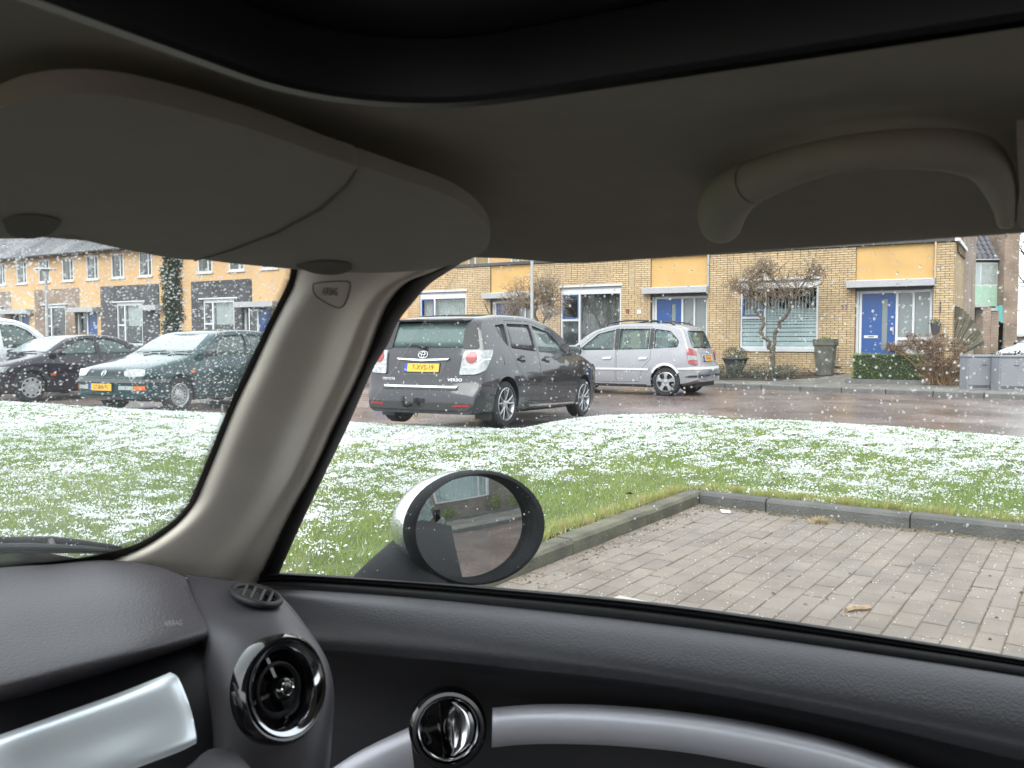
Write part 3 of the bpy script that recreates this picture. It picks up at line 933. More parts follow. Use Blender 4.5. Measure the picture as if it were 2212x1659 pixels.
gb.add(A + B, [(0, 1, 2, 3, 4), (9, 8, 7, 6, 5)] + [(k, (k + 1) % 5, (k + 1) % 5 + 5, k + 5) for k in range(5)])
f0.put(gb.build('gable_wall', M_TBRICK, h0))
for k in range(5):
    f0.put(MB().box((0.5 + k * 0.55, 0.01, 3.62), (0.9 + k * 0.55, 0.07, 3.80), lambda s, o, z: side(s, z, o)).build('corbel', M_MORTAR, h0))
f0.box('vent_brick', 2.84, 3.02, 0.40, 0.45, 0.011, 0.02, M_GUTTER)
pl = f0.multi('bracket', [(0.30, 0.33, 1.95, 2.25, 0.012, 0.05)], M_GUTTER)

def text_obj(name, s, size, mat_, M4, parent, depth=0.003, align='CENTER', sx=1.0):
    cu = bpy.data.curves.new(name, 'FONT')
    cu.body = s; cu.size = size; cu.extrude = depth; cu.align_x = align; cu.align_y = 'CENTER'; cu.resolution_u = 2
    to = bpy.data.objects.new(name, cu); COL.objects.link(to)
    dg = bpy.context.evaluated_depsgraph_get()
    me = bpy.data.meshes.new_from_object(to.evaluated_get(dg))
    bpy.data.objects.remove(to)
    me.transform(M4 @ Matrix.Diagonal((sx, 1, 1, 1)))
    me.materials.clear()
    o = link(name, me, mat_, parent)
    return o
def facade_m4(t, z, off):
    X, Y, Z = -E1, Vector((0, 0, 1)), -NIN
    R_ = Matrix(((X.x, Y.x, Z.x, 0), (X.y, Y.y, Z.y, 0), (X.z, Y.z, Z.z, 0), (0, 0, 0, 1)))
    return Matrix.Translation(FW(t, z, off)) @ R_
f0.put(text_obj('house_number', '27', 0.19, mat('purple_number', (0.10, 0.06, 0.30), 0.4), facade_m4(2.78, 2.13, 0.022), h0))

h1, f1 = yellow_house(1, 'dark', 'yellow brick house with dark net curtain behind the silver estate car', 300)
f1.box('name_plate', 9.02, 9.16, 2.06, 2.20, 0.012, 0.03, M_WHITE)
f1.box('wall_ornament', 9.44, 9.54, 2.10, 2.22, 0.012, 0.04, mat('rust_red', (0.25, 0.06, 0.04), 0.7))
f1.put(MB().tube([FW(6.79, 2.88, .05), FW(6.79, 3.86, .05)], .035, 10).build('downpipe', M_ALU, h1, smooth=40))
f0.put(MB().tube([FW(.46, 2.88, .05), FW(.46, 3.86, .05)], .030, 10).build('downpipe', M_BRICK, h0, smooth=40))
h2, f2 = yellow_house(2, 'pale', 'yellow brick house with pale curtains behind the dark grey hatchback', 300)

# ---- the left half of the terrace: stucco above, brick bay below --------------------------------
def stucco_house(t0, t1, label, panel, brick, bmat, win, door, canopy, uppers, curt=True, ivy=None):
    h = empty('terraced_house', FW((t0 + t1) / 2, Z_WALL, 0), 0, label, 'house', 'stuccoed terraced houses')
    f = Face(h)
    ups = [(c - 0.5, c + 0.5, 4.24, 5.44) for c in uppers]
    wb = [(win[0], win[1], 0.95, 3.03)]
    db = [(door[0] - 0.12, door[1] + 0.12 + 0.75, Z_WALL - .2, 2.6)] if door else []
    f.multi('wall', wall_boxes(t0, t1, Z_WALL - 0.15, 5.68, ups + [(max(brick[0], t0), min(brick[1], t1), Z_WALL - .2, 3.86)] + db, -0.3, 0.0), M_STUCCO2)
    f.multi('brick_bay', wall_boxes(max(brick[0], t0) + 0.002, min(brick[1], t1) - 0.002, Z_WALL - 0.15, 3.85, wb + db, -0.28, 0.03), bmat)
    for (a, b, z0, z1) in ups:
        w = f.multi('window', wall_boxes(a, b, z0, z1, [(a + 0.08, a + 0.26, z0 + 0.08, z1 - 0.08), (a + 0.33, b - 0.08, z0 + 0.08, z1 - 0.08)], -0.08, -0.01), M_WHITE)
        f.box('pane', a + 0.08, b - 0.08, z0 + 0.08, z1 - 0.08, -0.05, -0.045, M_HGLASS, w)
        f.box('sill', a - 0.06, b + 0.06, z0 - 0.06, z0 - 0.003, -0.1, 0.06, M_WHITE, w)
        if random.random() < 0.6:
            curtain(f, 'curtain', a + 0.3, a + 0.3 + random.uniform(0.2, 0.6), z0, z1, -0.2, M_CURT2, w)
    a, b = win
    tm = a + (b - a) * 0.70
    w = f.multi('window', [(a, b, 0.95, 1.05, -0.1, 0.0), (a, b, 2.88, 3.03, -0.1, 0.0), (a, a + .08, 1.05, 2.88, -0.1, 0.0), (b - .08, b, 1.05, 2.88, -0.1, 0.0),
                           (tm - .05, tm + .05, 1.05, 2.88, -0.1, 0.0), (tm + .05, b - .08, 1.9, 1.98, -0.1, -0.004)], M_WHITE)
    f.box('lintel', a - 0.25, b + 0.25, 3.035, 3.10, -0.05, 0.09, M_WHITE, w)
    f.box('pane', a + .08, b - .08, 1.05, 2.88, -0.06, -0.055, M_HGLASS, w)
    if curt: f.box('blind', a + .1, tm - .05, 1.9, 2.86, -0.17, -0.16, M_CURT2, w)
    cv = f.box('canopy', canopy[0], canopy[1], 2.62, 2.85, -0.02, 0.45, M_ALU)
    if door:
        fr_ = f.multi('door_frame', [(db[0][0], door[0], Z_WALL, 2.58, -0.25, -0.12), (door[1], door[1] + .1, Z_WALL, 2.58, -0.25, -0.12), (db[0][1] - .1, db[0][1], Z_WALL, 2.58, -0.25, -0.12)], M_WHITE)
        f.box('pane', door[1] + .1, db[0][1] - .1, Z_WALL, 2.58, -0.2, -0.19, M_HGLASS, fr_)
        f.box('door', door[0], door[1], Z_WALL, 2.56, -0.22, -0.16, M_BLUE)
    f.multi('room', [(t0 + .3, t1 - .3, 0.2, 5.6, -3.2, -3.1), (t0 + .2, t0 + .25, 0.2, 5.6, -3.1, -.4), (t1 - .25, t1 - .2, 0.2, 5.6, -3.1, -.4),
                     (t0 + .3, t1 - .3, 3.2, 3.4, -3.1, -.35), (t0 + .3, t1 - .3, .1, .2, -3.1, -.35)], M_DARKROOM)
    r = MB().add([FW(t0, 5.66, 0.35), FW(t1, 5.66, 0.35), FW(t1, 8.6, -4.2), FW(t0, 8.6, -4.2), FW(t0, 5.66, -8.8), FW(t1, 5.66, -8.8), FW(t0, 5.56, 0.3), FW(t1, 5.56, 0.3), FW(t0, 5.56, -8.7), FW(t1, 5.56, -8.7)],
                 [(0, 1, 2, 3), (3, 2, 5, 4), (6, 8, 9, 7), (0, 6, 7, 1), (0, 3, 4, 8, 6), (1, 7, 9, 5, 2), (4, 5, 9, 8)]).build('roof', M_ROOF, h)
    f.put(r)
    g = MB().tube([FW(t0, 5.60, 0.42), FW(t1, 5.60, 0.42)], 0.06, 8).build('gutter', M_GUTTER, h); f.put(g)
    return h, f
stucco_house(18.6, 24.85, 'orange stuccoed house with tan brick bay adjoining the pale-curtained brick house', None, (21.0, 24.8), M_TBRICK, (21.9, 24.1), (19.6, 20.4), (18.9, 20.9), [19.8, 21.87, 23.94])
stucco_house(24.85, 31.05, 'orange stuccoed house with dark grey brick bay right of the ivy', None, (27.1, 31.3), M_DBRICK, (28.2, 30.25), (26.05, 26.85), (25.4, 27.8), [26.0, 28.05, 30.12])
h5, f5 = stucco_house(31.05, 37.9, 'orange stuccoed house with dark grey brick bay left of the ivy', None, (33.35, 37.88), M_DBRICK, (34.6, 36.6), None, (33.05, 34.3), [34.35, 36.5])
stucco_house(37.9, 43.7, 'orange stuccoed house with tan brick bay and blue door', None, (39.7, 43.7), M_TBRICK, (40.9, 42.8), (38.35, 39.2), (37.92, 40.05), [38.55, 40.65, 42.8], False)
stucco_house(43.7, 50.0, 'orange stuccoed house with tan brick bay beyond the left lamp post', None, (46.0, 50.0), M_TBRICK, (47.0, 49.0), (44.4, 45.2), (43.8, 46.6), [44.9, 47.0, 49.1], False)
stucco_house(50.0, 56.2, 'last orange stuccoed house at the far end of the terrace', None, (52.2, 56.2), M_TBRICK, (53.2, 55.2), (50.6, 51.4), (50.1, 52.3), [51.1, 53.2, 55.3], False)
# ================================================================== GARDENS AND STREET FURNITURE
def zg(p): return z_pave(p)
def tree_mat(name, col): return mat(name, col, 0.9, var=0.35, vscale=30, bump=0.8, bscale=70, dist=0.01)
M_BARK = tree_mat('twisted_bark', (0.12, 0.098, 0.075))
M_TWIG = tree_mat('twig_bark', (0.25, 0.19, 0.135))
M_DEAD = mat('withered_leaf', (0.36, 0.27, 0.17), 0.9, var=0.3, vscale=30, island=0.4)

def curl(p, d, n, step, wob, r0, r1, mb, rs, sides=3):
    """a crooked twig; returns its points"""
    pts = [p.copy()]
    ax = Vector((rs.gauss(0, 1), rs.gauss(0, 1), rs.gauss(0, 1))).normalized()
    for k in range(n):
        if rs.random() < 0.35: ax = (ax + Vector((rs.gauss(0, 1), rs.gauss(0, 1), rs.gauss(0, 1))) * 0.8).normalized()
        d = (Matrix.Rotation(rs.uniform(0.3, 1.0) * wob, 3, ax) @ d).normalized()
        p = p + d * step * rs.uniform(0.7, 1.3)
        pts.append(p.copy())
    rr = [r0 + (r1 - r0) * k / n for k in range(n + 1)]
    mb.tube(pts, rr, sides)
    return pts

def leaf_quads(mb, pts, size, rs, n=1, flat=False):
    for p in pts:
        for _ in range(n):
            q = p + Vector((rs.gauss(0, 1), rs.gauss(0, 1), rs.gauss(0, 1))) * size * 0.6
            a = Vector((rs.gauss(0, 1), rs.gauss(0, 1), rs.gauss(0, 0.6))).normalized() * size * rs.uniform(0.5, 1.1)
            b = a.orthogonal().normalized()
            b = (Matrix.Rotation(rs.uniform(0, 6.28), 3, a.normalized()) @ b) * size * rs.uniform(0.25, 0.5)
            mb.add([q - a, q + b, q + a, q - b], [(0, 1, 2, 3)])

def twisted_tree(label, base, limbs, crowns, seed, n_twig, leaves=True):
    """limbs: polylines with radii; crowns: (centre, radii) volumes that the twigs fill"""
    rs = random.Random(seed)
    t = empty('twisted_tree', base, 0, label, 'tree')
    tm = MB()
    for pts, r0, r1 in limbs:
        fine, rad = [], []
        for k in range(len(pts) - 1):
            for q in range(4):
                f = q / 4
                p = Vector(pts[k]).lerp(Vector(pts[k + 1]), f)
                if 0 < len(fine): p += Vector((rs.gauss(0, 1), rs.gauss(0, 1), rs.gauss(0, .4))) * 0.012
                fine.append(p)
        fine.append(Vector(pts[-1]))
        m = len(fine) - 1
        rad = [(r0 + (r1 - r0) * k / m) * rs.uniform(0.82, 1.22) for k in range(m + 1)]
        tm.tube(fine, rad, 9)
    tm.build('trunk', M_BARK, t, smooth=60)
    cm, lm = MB(), MB()
    for k in range(n_twig):
        c, r, ori = crowns[rs.randrange(len(crowns))]
        while True:
            q = Vector((rs.uniform(-1, 1), rs.uniform(-1, 1), rs.uniform(-1, 1)))
            if q.length < 1: break
        p = Vector(c) + E1 * (q.x * r[0]) + NIN * (q.y * r[1]) + Vector((0, 0, q.z * r[2]))
        if k % 5 == 0:
            o = Vector(ori)
            pts = [o.lerp(p, f) + Vector((rs.gauss(0, 1), rs.gauss(0, 1), rs.gauss(0, 1))) * 0.05 for f in (0.0, .25, .5, .75, 1.0)]
            cm.tube(pts, [0.018, 0.014, 0.012, 0.009, 0.007], 4)
        d = (p - Vector(ori)).normalized()
        pts = curl(p, d, 10, 0.048, 1.0, 0.0085, 0.0035, cm, rs)
        if leaves: leaf_quads(lm, pts[2::2], 0.028, rs)
    cm.build('crown', M_TWIG, t)
    if leaves: tag(lm.build('dead_leaves', M_DEAD, t), kind='stuff')
    return t

def FPX_pt(u, v, off):
    """pixel -> point on the plane that lies off metres in front of the facade"""
    d = ray(u, v)
    k = ((C0 - NIN * off) - Vector((0, 0, HC))).dot(NIN) / d.dot(NIN)
    return Vector((0, 0, HC)) + d * k
def r4(x, y): return ((2300 + x * 0.2291) / 1.47559, (820 + y * 0.2291) / 1.47559)     # enlarged view of the tree
T4 = lambda x, y, o=1.1: FPX_pt(*r4(x, y), o)
b = T4(715, 1560); b.z = zg(b) - 0.02
limbs = [([b, T4(710, 1400), T4(710, 1300)], .085, .075),
         ([T4(710, 1300), T4(640, 1250, 1.12), T4(680, 1180, 1.15), T4(570, 1110, 1.18), T4(545, 1020, 1.16), T4(590, 930, 1.12), T4(570, 850, 1.1), T4(510, 795, 1.1)], .050, .042),
         ([T4(715, 1300), T4(745, 1180, 1.05), T4(740, 1080, 1.0), T4(790, 980, .98), T4(800, 900, .98), T4(880, 840, .97), T4(930, 760, .95), T4(980, 640, .95)], .055, .042),
         ([T4(510, 795), T4(440, 720, 1.15), T4(380, 640, 1.2), T4(310, 540, 1.2), T4(290, 430, 1.2)], .036, .018),
         ([T4(530, 780), T4(600, 690, 1.05), T4(540, 600, 1.0), T4(620, 560, .95)], .024, .010),
         ([T4(690, 300), T4(690, 150), T4(640, 60), T4(600, 40)], .014, .008),
         ([T4(720, 300, 1.05), T4(800, 210, 1.05), T4(830, 130, 1.05), T4(930, 60, 1.05)], .014, .008),
         ([T4(980, 640, .95), T4(1060, 500, .9), T4(1130, 380, .9), T4(1270, 240, .9)], .034, .014),
         ([T4(980, 640, .95), T4(880, 540, 1.0), T4(800, 400, 1.05), T4(720, 300, 1.05)], .030, .014),
         ([T4(1000, 600, .95), T4(1110, 610, .9), T4(1060, 700, .85), T4(1160, 730, .8)], .016, .007),
         ([T4(1100, 470, .9), T4(1280, 410, .85), T4(1400, 370, .85), T4(1390, 320, .85)], .016, .008)]
crowns = [(T4(400, 400), (.42, .45, .36), T4(400, 560)), (T4(220, 400), (.25, .3, .2), T4(330, 500)), (T4(600, 140), (.33, .3, .22), T4(690, 280)), (T4(600, 470), (.30, .4, .34), T4(560, 620)),
          (T4(1050, 370), (.48, .45, .30), T4(1000, 560)), (T4(1290, 190), (.22, .25, .14), T4(1200, 320)), (T4(820, 430), (.32, .4, .3), T4(860, 560)), (T4(440, 250), (.25, .3, .2), T4(420, 420))]
twisted_tree('twisted bare tree with two crooked stems before the blind-hung window', b, limbs, crowns, 5, 520)

def r2(x, y): return ((1150 + x * .38427) / 1.47559, (780 + y * .38427) / 1.47559)
T2 = lambda x, y, o=2.2: FPX_pt(*r2(x, y), o)
b = T2(1500, 900); b.z = zg(b) - 0.02
limbs = [([b, T2(1490, 700), T2(1440, 560), T2(1400, 480)], .06, .04), ([T2(1490, 680), T2(1540, 600), T2(1560, 500), T2(1600, 400)], .04, .02),
         ([T2(1440, 560), T2(1330, 460), T2(1290, 380)], .03, .015), ([T2(1430, 520), T2(1420, 400), T2(1440, 320)], .03, .015)]
crowns = [(T2(1290, 440), (.45, .5, .55), T2(1400, 520)), (T2(1450, 400), (.6, .6, .55), T2(1450, 540)), (T2(1590, 470), (.42, .5, .6), T2(1540, 600)), (T2(1240, 560), (.3, .4, .45), T2(1300, 600)), (T2(1550, 370), (.4, .4, .35), T2(1540, 560))]
twisted_tree('bushy bare tree with curly twigs behind the thin lamp post', b, limbs, crowns, 9, 620, False)

# ---- leafy masses ---------------------------------------------------------------------
def leaf_mass(mb, c, rad, n, size, rs, shell=0.55, box=False):
    for _ in range(n):
        while True:
            q = Vector((rs.uniform(-1, 1), rs.uniform(-1, 1), rs.uniform(-1, 1)))
            if box:
                ax = rs.randrange(3)
                s_ = rs.choice((-1, 1))
                q[ax] = s_ * rs.uniform(0.86, 1.03)
                break
            if shell < q.length < 1: break
        p = Vector(c) + E1 * (q.x * rad[0]) + NIN * (q.y * rad[1]) + Vector((0, 0, q.z * rad[2]))
        leaf_quads(mb, [p], size * rs.uniform(0.7, 1.3), rs)

def foliage(name, col, isl=0.45):
    return mat(name, col, 0.7, var=0.25, vscale=9, island=isl, spec=0.25)
M_BOX = foliage('box_leaf', (0.18, 0.26, 0.075)); M_HEATH = foliage('heather', (0.13, 0.13, 0.085)); M_LAV = foliage('lavender', (0.12, 0.125, 0.095))
M_HYD = foliage('dried_hydrangea', (0.20, 0.135, 0.095), 0.4); M_DRY = foliage('dry_stems', (0.30, 0.19, 0.105), 0.4); M_DARKH = foliage('dark_hedge', (0.05, 0.035, 0.04), 0.5)
M_IVY = foliage('ivy', (0.040, 0.056, 0.026), 0.5); M_MOSS = foliage('moss', (0.13, 0.17, 0.05))
rs = random.Random(3)

def shrub(name, label, cat, base, blobs, m, size, group=None, stems=0, stem_m=M_TWIG):
    t = empty(name, base, 0, label, cat, group)
    mb = MB()
    for c, r, n in blobs: leaf_mass(mb, Vector(base) + E1 * c[0] + NIN * c[1] + Vector((0, 0, c[2])), r, n, size, rs, 0.35)
    tag(mb.build('foliage', m, t), kind='stuff')
    if stems:
        sm = MB()
        for _ in range(stems):
            c, r, n = blobs[rs.randrange(len(blobs))]
            e = Vector(base) + E1 * (c[0] + rs.uniform(-.8, .8) * r[0]) + NIN * (c[1] + rs.uniform(-.6, .6) * r[1]) + Vector((0, 0, c[2] + rs.uniform(-.3, .7) * r[2]))
            s0 = Vector(base) + E1 * rs.uniform(-.15, .15) + NIN * rs.uniform(-.1, .1) + Vector((0, 0, -0.02))
            sm.tube([s0, s0.lerp(e, .5) + Vector((rs.gauss(0, .04), rs.gauss(0, .04), .05)), e], [.012, .008, .005], 4)
        tag(sm.build('stems', stem_m, t), kind='stuff')
    return t

# clipped box hedge on a low concrete edge
hc = FPX_pt(1920, 800, 2.3); hc.z = zg(hc)
hedge = empty('clipped_hedge', hc, 0, 'clipped green box hedge in front of the blue end-house door', 'hedge')
HX, HY, HZ = 0.86, 0.30, 0.33
mb = MB().box((-HX + .05, -HY + .05, .02), (HX - .05, HY - .05, .70), lambda a, b_, z: hc + E1 * a + NIN * b_ + Vector((0, 0, z)))
mb.build('core', mat('hedge_core', (0.02, 0.03, 0.01), 0.95), hedge)
mb = MB(); leaf_mass(mb, hc + Vector((0, 0, .40)), (HX, HY, HZ), 7000, .020, rs, box=True)
tag(mb.build('foliage', M_BOX, hedge), kind='stuff')
eb = MB().box((-.98, -.42, -.05), (.98, -.34, .09), lambda a, b_, z: hc + E1 * a + NIN * b_ + Vector((0, 0, z)))
tag(eb.build('border_edging', M_SKERB), 'low concrete edging board along the foot of the box hedge', 'edging')

# dried hydrangea
hb = FPX_pt(2030, 842, 2.5); hb.z = zg(hb)
hyd = empty('hydrangea_bush', hb, 0, 'dried brown hydrangea bush between the hedge and the grey cabinets', 'bush')
hm = MB()
heads = []
for k in range(170):
    if k < 85: a, h_, n_ = rs.uniform(-.1, 1.25), rs.uniform(.85, 1.2), rs.uniform(-.2, .5)
    else: a, h_, n_ = rs.uniform(-.55, .45), rs.uniform(.25, 1.1), rs.uniform(-.5, .3)
    if a > .9: h_ = rs.uniform(.78, .98)
    p = hb + E1 * a + NIN * n_ + Vector((0, 0, h_))
    heads.append(p)
    leaf_mass(hm, p, (.12, .12, .085), 60, .028, rs, 0.2)
tag(hm.build('flower_heads', M_HYD, hyd), kind='stuff')
sm = MB()
for p in heads:
    s0 = hb + E1 * rs.uniform(-.3, .3) + NIN * rs.uniform(-.15, .15)
    sm.tube([s0, s0.lerp(p, .6) + Vector((rs.gauss(0, .05), rs.gauss(0, .05), .02)), p], [.009, .006, .004], 4)
for _ in range(380):
    s0 = hb + E1 * rs.uniform(-.5, .35) + NIN * rs.uniform(-.3, .3)
    e = s0 + E1 * rs.gauss(0, .16) + NIN * rs.gauss(0, .1) + Vector((0, 0, rs.uniform(.25, .75)))
    sm.tube([s0, s0.lerp(e, .5) + Vector((rs.gauss(0, .04), 0, 0)), e], [.005, .004, .003], 3)
tag(sm.build('stems', M_DRY, hyd), kind='stuff')

# tall planter
pc = FPX_pt(1782, 806, 0.75); pc.z = zg(pc)
pot = empty('tall_planter', pc, 0, 'tall tapered mossy stone planter standing beside the blind-hung window', 'planter')
def square_ring(w, z): return [pc + E1 * (a * w) + NIN * (b_ * w) + Vector((0, 0, z)) for a, b_ in ((-1, -1), (1, -1), (1, 1), (-1, 1))]
V = []
prof = [(.20, 0), (.26, .84), (.285, .845), (.295, 1.02), (.25, 1.02), (.24, .95)]
for w, z in prof: V += square_ring(w, z)
F = [(4 * k + q, 4 * k + (q + 1) % 4, 4 * k + (q + 1) % 4 + 4, 4 * k + q + 4) for k in range(len(prof) - 1) for q in range(4)] + [(0, 3, 2, 1), (20, 21, 22, 23)]
o = MB().add(V, F).build('pot', mat('mossy_stone', (0.10, 0.10, 0.08), 0.9, var=0.45, vscale=5, bump=.6, bscale=30, detail=8), pot); bevel(o, .015)
mb = MB(); leaf_mass(mb, pc + Vector((0, 0, 1.0)), (.22, .22, .07), 500, .022, rs, 0)
tag(mb.build('moss', M_MOSS, pot), kind='stuff')

# bowl planter with heather behind the silver car, low shrubs along the bed
bc = FPX_pt(1588, 800, 1.0); bc.z = zg(bc)
bowl = empty('bowl_planter', bc, 0, 'wide dark planter bowl with grey heather behind the silver car', 'planter')
mb = MB(); lathe(mb, [(.0, 0), (.17, 0), (.18, .06), (.36, .46), (.40, .47), (.40, .51), (.35, .51), (.33, .44), (0, .42)], 20, lambda a, h_, b_: bc + Vector((a, b_, h_)))
mb.build('pot', mat('dark_pot', (0.055, 0.065, 0.065), 0.6, var=0.2), bowl, smooth=35)
mb = MB(); leaf_mass(mb, bc + Vector((0, 0, .62)), (.38, .36, .22), 1500, .026, rs, 0.2)
tag(mb.build('foliage', M_HEATH, bowl), kind='stuff')
for k, (u, o_, w, h_) in enumerate(((1600, 1.7, .5, .26), (1650, 1.8, .5, .24), (1695, 1.6, .42, .22), (1560, 1.9, .4, .24))):
    p = FPX_pt(u, 820, o_); p.z = zg(p)
    shrub('lavender_shrub', 'low grey-green lavender shrub in the bed under the window with blinds', 'shrub', p, [((0, 0, h_ * .8), (w, .36, h_), 1500)], M_LAV, .026, 'lavender shrubs under the window')
p = FPX_pt(1725, 812, 1.0); p.z = zg(p)
shrub('heather_shrub', 'small rusty heather shrub left of the tall planter', 'shrub', p, [((0, 0, .12), (.5, .3, .15), 900)], M_HYD, .022)

# soil bed
q = [(2.7, -.05), (7.5, -.05), (7.5, -2.3), (4.2, -2.3), (3.2, -1.4)]
V = [C0 + E1 * t + NIN * n for t, n in q]
tag(MB().add([(v.x, v.y, zg(v) + .012) for v in V], [tuple(range(5))]).build('flower_bed', M_SOIL), kind='structure')

# wall-hung pot
wp_ = FPX_pt(2021, 705, 0.15)
wpot = empty('hanging_pot', wp_, 0, 'dark pot hung on the brick corner beside the door', 'pot')
mb = MB(); lathe(mb, [(0, -.22), (.09, -.22), (.13, .05), (.14, .05), (.14, .08), (.11, .08), (0, .04)], 16, lambda a, h_, b_: wp_ + Vector((a, b_, h_)))
mb.build('pot', M_GUTTER, wpot, smooth=35)
mb = MB(); leaf_mass(mb, wp_ + Vector((0, 0, .12)), (.16, .12, .10), 220, .028, rs, 0); tag(mb.build('foliage', M_HEATH, wpot), kind='stuff')

# fan-shaped fence: a board per ray
fb = side(-0.05, 0, 0.05)
fence = empty('fan_fence', Vector((fb.x, fb.y, Z_WALL)), 0, 'weathered fan-shaped board fence at the corner of the end house', 'fence')
M_FBOARD = mat('weathered_board', (0.115, 0.105, 0.075), 0.9, var=0.3, vscale=8, bump=.5, bscale=40, island=0.3)
nB = 15
fa = FPX_pt(2046, 800, 0.0)
FPc = lambda x, y: FPX_pt((2450 + x * .39785) / 1.47559, (740 + y * .39785) / 1.47559, -0.3)
tops = [(1425, 575), (1455, 578), (1490, 585), (1520, 597), (1548, 612), (1572, 632), (1595, 655), (1616, 680), (1636, 705), (1655, 735), (1674, 765), (1692, 795), (1706, 825), (1718, 855), (1728, 885)]
bots = [(1425, 1000)] * 3
for k, (x, y) in enumerate(tops):
    f_ = k / (len(tops) - 1)
    top = FPc(x, y); bot = FPc(1425 + 75 * f_, 985 - 45 * f_ * 0 + 10 * f_)
    d = (top - bot).normalized(); w_ = d.cross(NIN).normalized()
    hw1, hw0 = .048, .022 + .02 * (1 - f_)
    o_ = NIN * (-0.012 if k % 2 else 0.010)
    V = [bot - w_ * hw0 + o_, bot + w_ * hw0 + o_, top + w_ * hw1 + o_, top - w_ * hw1 + o_]
    V += [v - NIN * .018 for v in V]
    MB().add(V, [(0, 1, 2, 3), (7, 6, 5, 4), (0, 4, 5, 1), (1, 5, 6, 2), (2, 6, 7, 3), (3, 7, 4, 0)]).build('board', M_FBOARD, fence)
    if k > 3:
        s_ = NIN * -0.035
        MB().tube([bot.lerp(top, .2) + s_ + w_ * hw0 * 1.2, bot.lerp(top, .85) + s_ + w_ * hw1 * .9], .007, 4).build('batten', mat('pale_batten', (0.26, 0.24, 0.17), 0.9), fence)

# grey street cabinets
M_CAB = mat('cabinet_grey', (0.235, 0.245, 0.27), 0.5, var=0.08, vscale=3)
def cabinet(u0, u1, label, yb):
    a, b_ = G(u0, yb, 0.07), G(u1, yb, 0.07)
    ux = (b_ - a); W_ = ux.length; ux.normalize(); uy = Vector((-ux.y, ux.x, 0))
    t = empty('street_cabinet', a + ux * W_ / 2, 0, label, 'cabinet', 'grey street cabinets')
    fr_ = lambda x, y, z: a + ux * x + uy * y + Vector((0, 0, z))
    H_ = .80
    bevel(MB().box((0, .02, .0), (W_, .36, H_ - .06), fr_).build('body', M_CAB, t), .008)
    bevel(MB().box((-.012, 0, H_ - .055), (W_ + .012, .38, H_), fr_).build('lid', M_CAB, t), .012)
    dr = MB().box((.025, .005, .11), (W_ - .025, .018, H_ - .075), fr_).build('door', M_CAB, t); bevel(dr, .004)
    MB().box((W_ * .45, -.004, .565), (W_ * .60, .004, .58), fr_).build('handle', M_GUTTER, dr)
    MB().tube([fr_(W_ * .52, .006, .66), fr_(W_ * .52, -.006, .66)], .02, 12).build('lock', M_ALU, dr)
    MB().box((.0, .012, -.03), (W_, .34, .0), fr_).build('plinth', M_SKERB, t)
    for z in (.06, .085): MB().box((.05, .012, z), (W_ - .05, .0195, z + .008), fr_).build('vent_slot', M_GUTTER, t)
cabinet(2090, 2156, 'grey street cabinet next to the dried hydrangea', 843)
cabinet(2159, 2226, 'grey street cabinet standing on the far side from the hydrangea', 845.5)

# dark hedge behind the cabinets
p0 = G(2125, 800, 0.1); dh = FPX_pt(2185, 770, 0.5); dh.z = .15
dhedge = empty('dark_hedge', dh, 0, 'low dark purple-brown hedge behind the grey cabinets', 'hedge')
mb = MB(); leaf_mass(mb, dh + Vector((0, 0, .42)) - E1 * 0.9, (2.3, .35, .42), 5200, .035, rs, 0.3)
tag(mb.build('foliage', M_DARKH, dhedge), kind='stuff')

# ---- lamp posts ------------------------------------------------------------------------
M_POST = mat('lamp_post_grey', (0.36, 0.37, 0.37), 0.6, var=0.15, vscale=6)
lp = Vector((ray(1149, 700).x * 26.5, 26.5, 0)); lp.z = zg(lp)
t = empty('lamp_post', lp, 0, 'tall pale lamp post rising behind the dark grey hatchback', 'lamp post')
MB().tube([lp, lp + Vector((0, 0, 1.0)), lp + Vector((0, 0, 1.05)), lp + Vector((0, 0, 6.0))], [.075, .075, .052, .042], 14).build('post', M_POST, t, smooth=40)
mb = MB(); lathe(mb, [(0, 6.42), (.28, 6.36), (.30, 6.32), (.22, 6.30), (.10, 6.0), (.05, 5.98)], 20, lambda a, h_, b_: lp + Vector((a, b_, h_))); mb.build('lantern', M_WHITE, t, smooth=40)
lq = Vector((ray(104, 700).x * 30, 30, 0)); lq.z = zg(lq) if nfac(lq) > NK0 else z_road(lq)
t = empty('lamp_post', lq, 0, 'slim lamp post with flat lantern before the stuccoed houses', 'lamp post')
hh = HC + (735 - 583) / FPX * 30
MB().tube([lq, Vector((lq.x, lq.y, 1.0)), Vector((lq.x, lq.y, 1.05)), Vector((lq.x, lq.y, hh - .25))], [.07, .07, .05, .045], 14).build('post', M_POST, t, smooth=40)
mb = MB(); lathe(mb, [(0, .06), (.36, .03), (.37, 0), (.33, -.01), (.10, -.05), (.09, -.22), (.05, -.28)], 20, lambda a, h_, b_: Vector((lq.x + a, lq.y + b_, hh + h_))); mb.build('lantern', M_WHITE, t, smooth=40)

